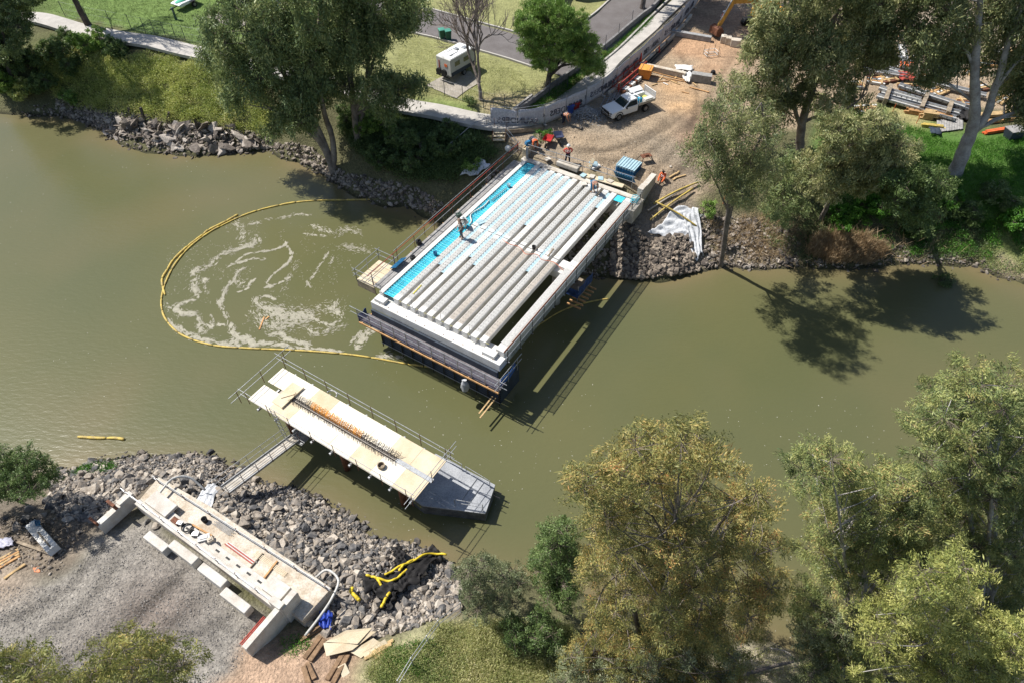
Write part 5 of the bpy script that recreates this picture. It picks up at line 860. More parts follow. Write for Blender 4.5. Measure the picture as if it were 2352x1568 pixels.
# retaining wall
rw = thing('retaining_wall', 'low grey concrete retaining wall following the path', 'wall', T(1190, 262)); c = curve([T(*p) for p in [(1130, 262), (1160, 268), (1190, 262), (1240, 226), (1300, 182), (1372, 127), (1420, 88), (1467, 48), (1505, 18), (1545, -25)]], 40); c = [drape(p, .2) for p in c]
for a, b in zip(c[:-1], c[1:]): MB().bar(a, b, .22, .75).build('wall_section', mat('wall_grey', (.25, .24, .235), .9, .2, 2, .3), rw)
MB().bar(T(1178, 260)+(0, 0, .2), T(1222, 226)+(0, 0, .25), .2, .3).build('low_wall', M_path, label='short low concrete edging in the corner garden', cat='wall')
# timber steps and stair rails to the scaffold
st = thing('timber_steps', 'small timber stairs down from the path to the bridge', 'stairs', T(1148, 322))
A = T(1150, 304)+(0, 0, .3); B = T(1146, 328)+(0, 0, .25)
for k in range(4): p = A+(B-A)*k/3-(0, 0, .0); MB().box(p, (1.0, .28, .06), 0).build('tread', M_ply, st)
for s in (-.55, .55): MB().bar(A+(s, 0, -.05), B+(s, 0, -.05), .06, .25).build('stringer', M_timg, st)
for s in (-.55, .55):
    for q in (A, B): MB().tube([q+(s, 0, -.2), q+(s, 0, 1.0)], .025, 6).build('post', M_rust, st)
railing('stair_railing', 'steel scaffold handrails running down from the steps to the left walkway', [T(1148, 328)+(.55, 0, .5), W(43.9, -27.3, 4.1)], .95, 1.5, m1=M_rust); railing('stair_railing', 'outer steel handrail sloping down the bank left of the steps', [T(1118, 300)+(0, 0, .1), T(1090, 310)+(0, 0, .1), T(1040, 352)+(0, 0, .1)], 1.0, 2., mid=False)
railing('scaffold_railing', 'steel scaffold frame at the river end of the bannered fence', [T(1118, 296), T(1160, 304), T(1215, 302)], 1.0, 1.6, m1=M_galv)
MB().bar(T(1160, 308)+(0, 0, .3), T(1245, 296)+(0, 0, .1), .5, .35).build('timber_edge', M_timg, label='grey timber retaining board below the bannered fence', cat='timber')
# ================================================================== VEHICLES
M_glass = mat('car_glass', (.02, .03, .04), .08, .05, 1, spec=.9); M_tyre = mat('tyre', (.018, .018, .018), .85); M_rim = mat('wheel_rim', (.3, .3, .31), .4, metal=.5); M_lamp = mat('lamp_glass', (.6, .6, .6), .15, spec=.8)
def wheel(t, x, y, r=.38, wd=.26, name='wheel'):
    w_ = MB().tube([(x, y-wd/2, r), (x, y-wd/2+.03, r), (x, y+wd/2-.03, r), (x, y+wd/2, r)], [r-.05, r, r, r-.05], 20).build(name, M_tyre, t, local=True, smooth=False)
    s = 1 if y > 0 else -1; MB().tube([(x, y+s*wd*.45, r), (x, y+s*(wd/2+.008), r)], r*.58, 14).build('rim', M_rim, w_, local=True)
def prof(pts, hw, taper=None):
    m = MB(); m.extr(pts, -hw, hw, Matrix(((0, 1, 0), (1, 0, 0), (0, 0, 1))))
    if taper:
        z0, z1, k = taper; m.v = [(x, y*(1-k*max(0, min(1, (z-z0)/(z1-z0)))), z) for x, y, z in m.v]
    return m
def ute():
    a = T(1478, 246); b = T(1400, 272); d = b-a; rz = math.atan2(d[1], d[0]); t = thing('parked_ute', 'white tray back ute parked on the dirt with tools in its tray', 'ute', (a+b)/2+(0, 0, .0), rz)
    MB().box((-.4, 0, .62), (4.6, .9, .2)).build('chassis', M_black, t, local=True)
    prof([(2.58, .42), (2.66, .6), (2.66, .85), (2.55, 1.02), (1.25, 1.14), (-.62, 1.14), (-.62, .42)], .92).build('body', M_whpaint, t, local=True, bevel=.07)
    prof([(1.22, 1.1), (.42, 1.66), (.2, 1.74), (-.35, 1.76), (-.56, 1.7), (-.62, 1.1)], .86, (1.1, 1.76, .17)).build('cab', M_whpaint, t, local=True, bevel=.05)
    MB().add([(1.14, -.76, 1.18), (1.14, .76, 1.18), (.5, .66, 1.635), (.5, -.66, 1.635)], [(0, 1, 2, 3)]).build('windscreen', M_glass, t, local=True, solid=.02)
    for s in (-1, 1): MB().add([(.98, s*.872, 1.16), (-.5, s*.872, 1.16), (-.44, s*.745, 1.62), (.38, s*.745, 1.6)], [(0, 1, 2, 3) if s < 0 else (3, 2, 1, 0)]).build('side_window', M_glass, t, local=True, solid=.03)
    for x in (1.72, -1.65):
        for s in (-1, 1):
            wheel(t, x, s*.82)
            if x > 0: MB().tube([(x+.48*cos(q), s*.9, .42+.48*sin(q)) for q in np.linspace(0, pi, 12)], .055, 6).build('wheel_arch', M_black, t, local=True)
    for s in (-1, 1):
        MB().box((2.6, s*.7, .86), (.12, .34, .16)).build('headlight', M_lamp, t, local=True, bevel=.03)
        MB().box((.95, s*1.03, 1.2), (.12, .22, .16)).build('side_mirror', M_black, t, local=True, bevel=.03)
    bb = MB()
    for z in (.5, .72, .95): bb.tube([(2.62, -.85, z), (2.8, -.6, z), (2.82, .6, z), (2.62, .85, z)], .035, 6)
    for s in (-.55, .55): bb.tube([(2.8, s, .4), (2.82, s, 1.08)], .035, 6)
    bb.tube([(2.82, -.55, 1.08), (2.82, .55, 1.08)], .035, 6).build('bull_bar', M_black, t, local=True)
    MB().box((2.665, 0, .8), (.03, .9, .2)).build('grille', M_black, t, local=True); MB().box((-.1, 0, 1.78), (.1, .14, .05)).build('roof_beacon', M_conc, t, local=True)
    tr = MB().box((-1.72, 0, .96), (2.1, 1.86, .06)); tr.build('tray_floor', M_galv, t, local=True)
    for s in (-1, 1): MB().box((-1.72, s*.93, 1.1), (2.1, .04, .24)).build('tray_side', mat('tray_cream', (.5, .47, .4), .6), t, local=True)
    MB().box((-2.78, 0, 1.1), (.04, 1.86, .24)).build('tail_gate', M_whpaint, t, local=True)
    fr = MB()
    for x, h in ((-.72, 1.85), (-2.74, 1.85)):
        fr.tube([(x, -.88, 1.0), (x, -.88, h), (x, .88, h), (x, .88, 1.0)], .035, 6)
    fr.build('rack', M_whpaint, t, local=True)
    MB().box((-2.74, 0, 1.55), (.012, 1.7, .5)).build('rack_mesh', M_mesh, t, local=True)
    MB().box((-1.6, -.62, 1.2), (1.6, .5, .42)).build('tool_box', M_whpaint, t, local=True, bevel=.03); MB().box((-1.6, -1.0, 1.62), (1.55, .62, .04), 0, (R(-18), 0)).build('tool_box_lid', M_whpaint, t, local=True)
    MB().box((-2.1, .55, 1.15), (1.0, .5, .3)).build('tray_crate', M_conc, t, local=True, bevel=.03)
    MB().lathe((-1.1, .45, .99), [(.25, 0), (.27, .3), (.24, .48), (.1, .52)], 14).build('water_drum', mat('drum_blue', (.02, .35, .55), .4), t, local=True, smooth=True)
    MB().box((-2.1, .0, 1.1), (.5, .4, .2), .4).build('yellow_bag', mat('bag_yellow', (.6, .6, .15), .7), t, local=True, bevel=.06)
ute()
bpy.data.objects['parked_ute'].scale = (.89,)*3
def caravan():
    d = np.array([sin(R(38)), cos(R(38))]); p = T(1016, 192); c = np.array([p[0]+d[0]*2.1, p[1]+d[1]*2.1, HZ(p[0]+d[0]*2, p[1]+d[1]*2)]); rz = math.atan2(-d[1], -d[0])  # +x is its tail
    t = thing('parked_caravan', 'white box caravan with two spare wheels on its tail', 'caravan', c, rz)
    Mc = mat('caravan_skin', (.47, .47, .45), .45, .06, 1)
    prof([(2.1, .62), (2.1, 2.45), (2.0, 2.52), (-1.7, 2.52), (-2.15, 1.9), (-2.15, .62)], 1.05).build('body', Mc, t, local=True, bevel=.05)
    MB().box((0.1, 0, 2.54), (3.7, 1.9, .03)).build('roof_panel', M_whpaint, t, local=True)
    for x, y, s in [(1.2, .2, (.5, .5, .12)), (-.2, -.1, (.45, .45, .14)), (.5, .1, (.9, .6, .06)), (-1.1, .3, (.6, .5, .08)), (.4, -.6, (1.2, .3, .04))]: MB().box((x, y, 2.57+s[2]/2), s).build('roof_vent', [M_galv, M_whpaint][int(x > 0)], t, local=True, bevel=.02)
    for s in (-1, 1):
        for x, l in ((1.0, .8), (-.6, 1.1)): MB().box((x, s*1.06, 1.8), (l, .03, .5)).build('window', M_glass, t, local=True, bevel=.01)
        MB().box((0, s*1.055, .85), (4.1, .025, .42)).build('dark_skirt', M_dark, t, local=True); wheel(t, -.1, s*.95, .36, .24)
    MB().box((2.12, -.62, 1.6), (.03, .12, 1.0)).build('red_marking', M_red, t, local=True); MB().box((2.12, .35, 1.75), (.03, .4, .3)).build('orange_emblem', M_or, t, local=True)
    for y in (-.55, .2): MB().tube([(2.2, y, .95), (2.42, y, .95)], .36, 18).build('spare_wheel', M_tyre, t, local=True)
    MB().box((2.3, 0, .55), (.1, 2.0, .1)).build('rear_bumper', M_black, t, local=True)
    for s in (-1, 1): MB().bar((-2.15, s*.6, .6), (-3.3, 0, .55), .08, .1).build('drawbar', M_black, t, local=True)
    MB().bar((-3.3, 0, 0), (-3.3, 0, .6), .07, .07).build('jockey_leg', M_galv, t, local=True)
caravan()
bpy.data.objects['parked_caravan'].scale = (.84,)*3
def trailer():
    a = T(415, 24); b = T(448, 8); d = b-a; rz = math.atan2(d[1], d[0]); t = thing('boat_trailer', 'small trailer carrying a jet ski under a green cover on the lawn', 'trailer', (a+b)/2, rz)
    prof([(-1.3, .45), (-1.5, .7), (-1.1, .78), (1.2, .8), (1.3, .5)], .7).build('trailer_bed', M_whpaint, t, local=True, bevel=.05)
    MB().add([(-1.4, -.28, .78), (1.2, -.42, .85), (1.2, .42, .85), (-1.4, .28, .78), (-1.3, 0, .85), (-.4, 0, 1.12), (.1, 0, 1.3), (1.15, 0, 1.0), (-.5, -.42, .85), (-.5, .42, .85)], [(0, 8, 5, 4), (8, 1, 7, 6, 5), (3, 4, 5, 9), (9, 5, 6, 7, 2), (0, 4, 3)]).build('green_cover', mat('cover_green', (.08, .45, .30), .6, .12, 4), t, local=True, solid=.02, sub=1)
    for s in (-1, 1): wheel(t, .3, s*.82, .3, .2); MB().box((.3, s*.82, .66), (.8, .26, .05)).build('mudguard', M_black, t, local=True, bevel=.02)
    MB().bar((-1.3, 0, .45), (-2.3, 0, .4), .08, .08).build('drawbar', M_black, t, local=True)
trailer()
def camper(px, lab, L, col, rz, h=2.3, wd=2.1):
    p = T(*px); t = thing('parked_caravan', lab, 'caravan', p, rz); m = mat('camper_'+lab[:6], col, .5, .1, 1)
    prof([(L/2, .55), (L/2, h-.3), (L/2-.3, h), (-L/2+.3, h), (-L/2, h-.4), (-L/2, .55)], wd/2).build('body', m, t, local=True, bevel=.05)
    for s in (-1, 1):
        MB().box((.3, s*(wd/2+.01), 1.5), (1.4, .03, .5)).build('window', M_glass, t, local=True); wheel(t, -.2, s*(wd/2-.05), .34, .22)
    MB().box((0, 0, h+.05), (.6, .6, .1)).build('roof_vent', M_galv, t, local=True, bevel=.02)
camper((548, -12), 'dark grey caravan at the very top edge above the green lawn', 4.4, (.12, .13, .14), R(195)); camper((1350, -12), 'dark caravan at the top edge behind the bright green tree', 4.6, (.06, .065, .05), R(20)); camper((600, 30), 'pale caravan mostly hidden behind the big river gum', 4.4, (.5, .52, .53), R(150))
# silver canopy
cp = thing('shade_canopy', 'grey white awning tarpaulin at the top edge left of the bright green tree', 'awning', T(1225, 20)); q = [T(1205, 30), T(1265, 30), T(1300, -25), T(1215, -30)]
MB().grid(lambda u, v: ((q[0]*(1-u)+q[1]*u)*(1-v)+(q[3]*(1-u)+q[2]*u)*v)+np.array([0, 0, (1.2 if u < .05 else 2.1)+.1*sin(u*8)*sin(v*6)]), 12, 8).build('tarpaulin', mat('awning_grey', (.36, .38, .4), .6, .12, 2), cp, solid=.015, smooth=True)
for u, v in ((0, 0), (1, 0), (1, 1), (0, 1)): b = (q[0]*(1-u)+q[1]*u)*(1-v)+(q[3]*(1-u)+q[2]*u)*v; MB().tube([b, b+(0, 0, 1.2 if u == 0 else 2.1)], .025, 6).build('pole', M_galv, cp)
for (x, y, lab) in [(1016, 92, 'left green wheelie bin on the verge above the caravan'), (1030, 94, 'right green wheelie bin on the verge above the caravan')]:
    t = thing('wheelie_bin', lab, 'bin', T(x, y), R(20)); m = MB(); m.hexa([(-.22, -.25, .08), (.22, -.25, .08), (.22, .25, .08), (-.22, .25, .08), (-.29, -.33, 1.0), (.29, -.33, 1.0), (.29, .33, 1.0), (-.29, .33, 1.0)]).build('tub', mat('bin_green', (.03, .12, .09), .5), t, local=True, bevel=.02)
    MB().box((0, 0, 1.03), (.62, .72, .08)).build('lid', mat('lid_green', (.08, .30, .22), .5), t, local=True, bevel=.03)
    for s in (-.2, .2): MB().tube([(s-.03, .3, .1), (s+.03, .3, .1)], .1, 12).build('wheel', M_tyre, t, local=True)
pb = thing('service_pillar', 'short dark green power pillar on the lawn left of the jet ski trailer', 'pillar', T(405, 47)); p = T(405, 47); MB().lathe(p, [(.15, 0), (.13, .1), (.12, 1.1), (.16, 1.12), (.15, 1.25), (.05, 1.3)], 12).build('pillar', mat('pillar_green', (.07, .12, .09), .6), pb); MB().box(p+(.0, -.13, .9), (.12, .05, .2)).build('socket_box', M_galv, pb)
MB().tube([p+(.3+.3*cos(q), .1+.25*sin(q), .03) for q in np.linspace(0, 9, 30)], .02, 4).build('garden_hose', mat('hose_green', (.2, .5, .35), .6), label='pale green hose coiled on the lawn beside the dark pillar', cat='hose')
# excavator
def excavator():
    c = T(1752, 62); bk = T(1648, 88); d = bk-c; d[2] = 0; rz = math.atan2(d[1], d[0]); D = np.linalg.norm(d); t = thing('excavator', 'yellow tracked excavator digging in the shade at the top of the site', 'excavator', c, rz); My = mat('excavator_yellow', (.58, .30, .05), .5, .15, 2)
    for s in (-1, 1):
        MB().extr([(-1.9, .15), (-1.7, 0), (1.7, 0), (1.9, .15), (2.0, .4), (1.7, .75), (-1.7, .75), (-2.0, .4)], s*1.15-.28, s*1.15+.28, Matrix(((0, 1, 0), (1, 0, 0), (0, 0, 1)))).build('track', M_black, t, local=True, bevel=.04)
    MB().box((0, 0, .55), (1.6, 2.0, .4)).build('undercarriage', M_dark, t, local=True)
    MB().box((-.5, 0, 1.3), (3.0, 2.6, .9)).build('engine_house', My, t, local=True, bevel=.12); MB().box((-1.8, 0, 1.25), (.7, 2.5, .9)).build('counterweight', M_dark, t, local=True, bevel=.2)
    cb = prof([(1.2, .9), (1.25, 1.7), (.9, 2.7), (-.4, 2.75), (-.45, .9)], .5); cb.v = [(x, y+.75, z) for x, y, z in cb.v]; cb.build('cab', My, t, local=True, bevel=.08); MB().box((.4, 1.27, 2.1), (1.1, .03, .8)).build('side_window', M_glass, t, local=True); MB().box((1.13, .75, 2.1), (.03, .8, .9), 0, (0, R(-18))).build('front_window', M_glass, t, local=True)
    B = [(.9, -.3, 1.5), (1.8, -.3, 2.9), (D-1.3, -.3, 3.3)]; m = MB()
    for a, b, w_ in ((B[0], B[1], .5), (B[1], B[2], .45)): m.bar(a, b, .32, w_)
    m.build('boom', My, t, local=True, bevel=.04); MB().bar((D-1.5, -.3, 3.6), (D-.05, -.3, 1.0), .28, .42).build('stick', My, t, local=True, bevel=.04)
    MB().bar((.9, -.05, 1.3), (2.2, -.05, 3.2), .12, .12).bar((2.0, -.3, 3.3), (D-1.7, -.3, 3.8), .12, .12).bar((D-1.2, -.3, 3.6), (D-.15, -.3, 1.6), .1, .1).build('hydraulic_rams', M_galv, t, local=True)
    m = MB(); m.extr([(0, .9), (.5, .75), (.55, .1), (.1, -.1), (-.45, .15), (-.35, .5)], -.9, .3, Matrix(((0, 1, 0), (1, 0, 0), (0, 0, 1)))); m.v = [(x+D, y, z+.25) for x, y, z in m.v]; m.build('bucket', M_rust, t, local=True)
excavator()
# ================================================================== SITE CLUTTER
def log(p, q, wd, ht, m, name, lab, cat, grp=None, bev=.03): A = T(*p); B = T(*q); return MB().bar(A+(0, 0, ht/2+.02), B+(0, 0, ht/2+.02), wd, ht).build(name, m, label=lab, cat=cat, group=grp, bevel=bev)
log((1466, 156), (1573, 180), .45, .5, M_dust, 'concrete_beam', 'long pale concrete beam lying across the site below the red frame corner', 'beam'); log((1528, 78), (1632, 97), .5, .5, mat('shaded_conc', (.36, .36, .36), .8), 'concrete_beam', 'long grey concrete beam lying at the upper end of the site', 'beam')  # upper beam has its shade put into a greyer concrete colour
for i, (x, y) in enumerate([(1598, 186), (1620, 190)]):
    p = T(x, y); MB().box(p+(0, 0, .38), (.98, .7, .76), R(-15)).build('concrete_block', mat('block_grey', (.33, .32, .30), .9, .15, 3, .3), label=['left', 'right'][i]+' of the two square grey blocks side by side in the middle of the site', cat='block', bevel=.03)
for i, (x, y) in enumerate([(1660, 98), (1671, 101), (1688, 107)]): MB().box(T(x, y)+(0, 0, .35), (.55 if i < 2 else 1.0, .7, .7), R(-15)).build('concrete_block', M_dust, label=['left', 'middle', 'right'][i]+' of three white blocks in a row beside the excavator bucket', cat='block', bevel=.03)
rf = thing('red_steel_frame', 'long red steel edge frame lying on timbers by the bannered fence', 'frame', T(1440, 200)); A = T(1412, 212); B = T(1474, 160); dd = (B-A)/np.linalg.norm(B-A); ss = np.array([dd[1], -dd[0], 0])
for k, h in ((-.35, .9), (-.2, .5), (.35, .85), (.5, .4)): MB().bar(A+ss*k+(0, 0, h), B+ss*k+(0, 0, h), .07, .07).build('rail', M_red, rf)
for j in range(6):
    p = A+(B-A)*j/5; MB().bar(p+ss*-.35+(0, 0, .1), p+ss*-.35+(0, 0, .95), .07, .07).build('upright', M_red, rf); MB().bar(p+ss*.4+(0, 0, .1), p+ss*.4+(0, 0, .9), .06, .06).build('upright', M_red, rf); MB().bar(p+ss*-.35+(0, 0, .5), p+ss*.45+(0, 0, .5), .05, .05).build('cross_bar', M_red, rf)
fs = thing('fitting_crates', 'low row of pale scaffold fittings beneath the red steel frame', 'fittings', T(1445, 205))
for j in range(14): p = A+(B-A)*(j+.5)/14+ss*.75; MB().box(p+(0, 0, .18), (.3, .5, .3), math.atan2(dd[1], dd[0])).build('fitting', M_conc if j % 3 else M_rust, fs, bevel=.03)
ob = thing('orange_skip', 'orange steel site box beside the red frame', 'box', T(1481, 179), R(-20)); MB().hexa([(-.5, -.5, .05), (.5, -.5, .05), (.5, .5, .05), (-.5, .5, .05), (-.6, -.58, .95), (.6, -.58, .95), (.6, .58, .95), (-.6, .58, .95)]).build('box', mat('skip_orange', (.72, .25, .04), .55, .12, 2), ob, local=True, bevel=.02); MB().box((0, 0, .98), (1.25, 1.2, .06)).build('lid', mat('lid_orange', (.8, .36, .08), .5), ob, local=True, bevel=.02)
for k in (-.4, .4): MB().box((k, 0, 1.03), (.06, 1.1, .05)).build('lid_rib', M_timo, ob, local=True)
for i, (a, b, w_, m) in enumerate([((1478, 172), (1578, 190), .1, M_timo), ((1500, 168), (1572, 186), .1, M_timo), ((1515, 186), (1522, 176), .12, M_tim), ((1510, 190), (1536, 189), .1, M_timo), ((1528, 183), (1556, 191), .1, M_timo), ((1540, 188), (1562, 196), .12, M_tim), ((1497, 198), (1510, 194), .12, M_tim), ((1523, 192), (1534, 197), .12, M_conc), ((1583, 202), (1629, 214), .14, M_timo), ((1565, 213), (1583, 217), .08, M_timo), ((1591, 192), (1600, 199), .1, M_tim), ((1550, 183), (1556, 172), .12, M_tim)]):
    log(a, b, w_, .07, m, 'timber', f'{pn[i]} loose timber offcut from the orange box across the site', 'timber', 'loose timbers on the work site')
cloth('crumpled_cloth', [(1565, 170), (1590, 172), (1582, 196), (1568, 188)], 12, 12, .12, M_conc, 'crumpled white cloth at the end of the long pale beam', .25, 21); cloth('white_board', [(1548, 155), (1590, 158), (1588, 170), (1552, 166)], 8, 6, .03, M_conc, 'flat white sheets lying behind the long pale beam', .3, 22)
for i, (a, b) in enumerate([((1405, 235), (1420, 208)), ((1384, 248), (1400, 215)), ((1396, 246), (1410, 216)), ((1412, 244), (1416, 214)), ((1424, 243), (1430, 214))]):
    A = T(*a)+(0, 0, .08); B = T(*b)+(0, 0, .1); d = (B-A)/np.linalg.norm(B-A); s = np.array([d[1], -d[0], 0])*.2; t = thing('ladder', ['slanting steel ladder nearest the red frame', 'leftmost steel ladder', 'second steel ladder from the left', 'middle steel ladder', 'right hand steel ladder'][i]+' lying in the shade by the bannered fence', 'ladder', A, group='steel ladders in the shade')
    for k in (-1, 1): MB().bar(A+s*k, B+s*k, .06, .08).build('stile', M_galv, t)
    rg = MB(); n = int(np.linalg.norm(B-A)/.3)
    for j in range(1, n): p = A+(B-A)*j/n; rg.bar(p-s, p+s, .04, .03)
    rg.build('rungs', M_galv, t)
for (x, y, col, lab) in [(1300, 256, (.03, .08, .35), 'blue plastic tub standing against the bannered fence'), (1313, 250, (.35, .03, .03), 'dark red crate behind the blue tub at the bannered fence')]:
    p = T(x, y)+(.2, -.3, 0); t = thing('plastic_tub', lab, 'tub', p, .3); MB().hexa([(-.3, -.3, 0), (.3, -.3, 0), (.3, .3, 0), (-.3, .3, 0), (-.38, -.38, .8), (.38, -.38, .8), (.38, .38, .8), (-.38, .38, .8)]).build('tub', mat('tub'+lab[:4], col, .5), t, local=True, bevel=.03); MB().box((0, 0, .82), (.84, .84, .06)).build('rim', mat('tub'+lab[:4], col, .5), t, local=True, bevel=.02)
def barrow(px, col, rz, lab):
    t = thing('wheelbarrow', lab, 'wheelbarrow', T(*px), rz); m = mat('barrow'+str(col[0]), col, .45)
    MB().add([(-.3, -.2, .35), (.3, -.2, .35), (.3, .25, .35), (-.3, .25, .35), (-.38, -.45, .65), (.38, -.45, .65), (.38, .55, .62), (-.38, .55, .62)], [(3, 2, 1, 0), (0, 1, 5, 4), (1, 2, 6, 5), (2, 3, 7, 6), (3, 0, 4, 7)]).build('tray', m, t, local=True, solid=.02)
    for s in (-.25, .25): MB().tube([(s, -1.1, .55), (s, -.3, .33), (s*.4, .65, .2)], .022, 6).build('handle', M_timg, t, local=True); MB().tube([(s, -.45, .4), (s, -.5, 0), (s, -.2, .33)], .018, 6).build('leg', M_black, t, local=True)
    MB().tube([(-.05, .75, .2), (.05, .75, .2)], .2, 16).build('wheel', M_tyre, t, local=True)
barrow((1259, 331), (.5, .03, .03), R(160), 'red wheelbarrow on the dirt near the bridge'); barrow((1282, 323), (.06, .07, .13), R(190), 'dark blue wheelbarrow beside the red one')
# trestle
tt = thing('saw_trestle', 'dark metal saw bench with spread legs on the dirt site', 'trestle', T(1482, 371), R(20))
MB().box((0, 0, .55), (.9, .5, .05)).box((0, 0, .62), (.35, .3, .12)).build('bench_top', M_rust, tt, local=True, bevel=.01); [MB().tube([(x*.35, y*.2, .55), (x*.6, y*.5, 0)], .03, 6).build('leg', M_black, tt, local=True) for x in (-1, 1) for y in (-1, 1)]
dc = thing('folded_tarp_seat', 'folded white and blue board pile on the dirt behind the bridge', 'boards', T(1366, 386), .4); MB().box((0, 0, .12), (.8, .55, .2), .2).build('block', M_conc, dc, local=True, bevel=.02); MB().box((-.1, .1, .3), (.7, .5, .05), -.3, (.3, .1)).build('board', M_pblue, dc, local=True); MB().box((-.35, .0, .5), (.06, .3, .8), .4, (.2, .3)).build('upright_board', M_ply, dc, local=True)
fq = thing('rebar_cage', 'small square reinforcing cage standing in the middle of the upper dirt', 'rebar cage', T(1632, 128), .3); m = MB()
for z in (.15, .45): m.tube([(-.6, -.4, z), (.6, -.4, z), (.6, .4, z), (-.6, .4, z), (-.6, -.4, z)], .03, 5)
m.build('hoops', M_conc, fq, local=True); [MB().tube([(x*.6, y*.4, 0), (x*.6, y*.4, 1.0)], .03, 5).build('stake', M_timg, fq, local=True) for x in (-1, 1) for y in (-1, 1)]
for i, (a, b) in enumerate([((1478, 152), (1535, 92)), ((1484, 154), (1540, 97))]): A = T(*a)+(.2, 0, .12); B = T(*b)+(.2, 0, .12); MB().tube([A, B], .07, 8).build('steel_pipe', M_black, label=['left', 'right'][i]+' of two long black pipes lying along the upper fence', cat='pipe')
MB().lathe(T(1637, 171), [(.22, 0), (.25, .15), (.2, .3), (.06, .34)], 10).tube([T(1637, 171)+(-.1, 0, .3), T(1637, 171)+(0, 0, .42), T(1637, 171)+(.1, 0, .3)], .02, 5).build('tool_bag', M_black, label='small black bag alone on the upper dirt', cat='bag')
for i, (a, b, m, lab) in enumerate([((1486, 492), (1602, 424), M_conct, 'long pale tube'), ((1492, 512), (1590, 440), M_boomy, 'long yellow tube'), ((1500, 475), (1602, 426), M_boomy, 'upper yellow tube'), ((1508, 472), (1600, 528), M_boomy, 'yellow tube crossing over the white geotextile')]):
    A = T(*a)+(0, 0, .25); B = T(*b)+(0, 0, .3); mid = (A+B)/2+(.0, 0, .15); MB().tube(curve([A, mid, B], 10), .07, 8).build('scaffold_tube', m, label=lab+(' lying on the slope right of the bridge' if i < 3 else ''), cat='tube', smooth=True)
for i, (a, b) in enumerate([((1537, 410), (1553, 400)), ((1545, 415), (1556, 408)), ((1552, 402), (1560, 395)), ((1548, 412), (1575, 404))]): log(a, b, .14, .08, M_tim, 'timber', ['longer', 'lower', 'upper', 'outermost'][i]+' short timber beside the seated worker right of the bridge', 'timber')
for i, (x, y, dx) in enumerate([(1212, 350, 0), (1222, 341, .3)]):
    p = T(x, y); MB().box(p+(0, 0, .5), (.5, .35, .9), .4).box(p+(.02, .0, 1.0), (.4, .3, .12), .6).build('equipment_case', M_blue if i == 0 else M_dark, label=['blue', 'dark grey'][i]+' equipment case at the left shore corner of the bridge', cat='case', bevel=.04)
MB().lathe(T(1167, 348), [(.1, 0), (.25, .1), (.28, .35), (.15, .5), (.05, .55)], 12).build('white_bag', M_conc, label='small white bag by the steps at the left shore corner', cat='bag', smooth=True)
for (x, y, lab) in [(1255, 334, 'small white stone by the red wheelbarrow'), (1540, 384, 'lone white stone on the dirt above the seated worker'), (1335, 297, 'rust brown rock below the gravel pile')]: boulder(T(x, y), .3 if 'white' in lab else .55, lab, None)
# near bank clutter
sb = thing('steel_beam', 'hollow white steel beam lying in the dirt at the far left of the near bank', 'beam', T(110, 1240)); A = T(82, 1212)+(0, 0, .3); B = T(134, 1272)+(0, 0, .35); MB().bar(A+(0, 0, .1), B+(0, 0, .1), .56, .4).build('beam', M_conc, sb, bevel=.02); d = (B-A)/np.linalg.norm(B-A)
MB().bar(A+d*1.3+(0, 0, .33), B-d*.25+(0, 0, .33), .08, .04).build('timber', M_timg, sb); cloth('blue_rag', [(95, 1208), (108, 1208), (110, 1222), (98, 1222)], 8, 8, .1, M_blue, 'crumpled blue rag on the steel beam', .75, 31, cat='rag')
MB().tube([A-d*.1+(.25*cos(q*1.7), .25*sin(q*1.3), .25+.1*sin(q*3)) for q in np.linspace(0, 14, 60)], .03, 5).build('chain', M_black, label='black chain heaped on the upper end of the steel beam', cat='chain')
p = T(117, 1271)+(0, 0, .15); MB().tube([p, p+(.28, .05, .02)], .13, 14).tube([p-(.01, 0, 0), p], .14, 14).build('paint_bucket', M_whpaint, label='white bucket lying on its side by the steel beam', cat='bucket')
log((45, 1247), (125, 1275), .16, .16, M_timg, 'driftwood_pole', 'grey weathered pole lying below the steel beam', 'pole'); log((12, 1330), (60, 1296), .16, .1, M_tim, 'timber', 'single pale timber alone on the dirt at the left edge', 'timber')
for i in range(4): log((-12+3*i, 1292+5*i), (45+i, 1262+5*i), .14, .1, [M_tim, M_timo][i % 2], 'timber', ['top', 'second', 'third', 'lowest'][i]+' timber in the pile at the left edge of the near bank', 'timber', 'timber pile at the left edge')
cloth('white_sack', [(-15, 1240), (32, 1236), (38, 1256), (-10, 1266)], 10, 10, .14, mat('sack_lilac', (.5, .5, .6), .7), 'crumpled pale sack at the left edge of the near bank', .2, 33, cat='sack')
cloth('orange_rag', [(76, 1303), (90, 1300), (94, 1314), (80, 1314)], 6, 6, .02, mat('rag_orange', (.6, .25, .13), .8), 'faded orange cloth scrap on the gravel', .02, 35, cat='rag')
for i, (poly, h) in enumerate([([(745, 1480), (832, 1458), (868, 1458), (812, 1498), (752, 1510)], .45), ([(750, 1478), (800, 1456), (860, 1452), (825, 1486)], .62), ([(806, 1500), (860, 1470), (876, 1478), (830, 1512)], .3), ([(832, 1502), (886, 1472), (892, 1480), (842, 1514)], .25)]):
    P = [T(*q) for q in poly]; z = max(q[2] for q in P)-.1; MB().prism([(q[0], q[1], .06*sin(k*2)) for k, q in enumerate(P)], z+h*.6, z+h*.6+.03).build('plywood_sheet', M_ply, label=['lower large plywood sheet', 'top plywood sheet with a square hole marked in it', 'narrow pale plywood strip', 'second narrow plywood strip'][i]+' in the heap below the rocks', cat='plywood')
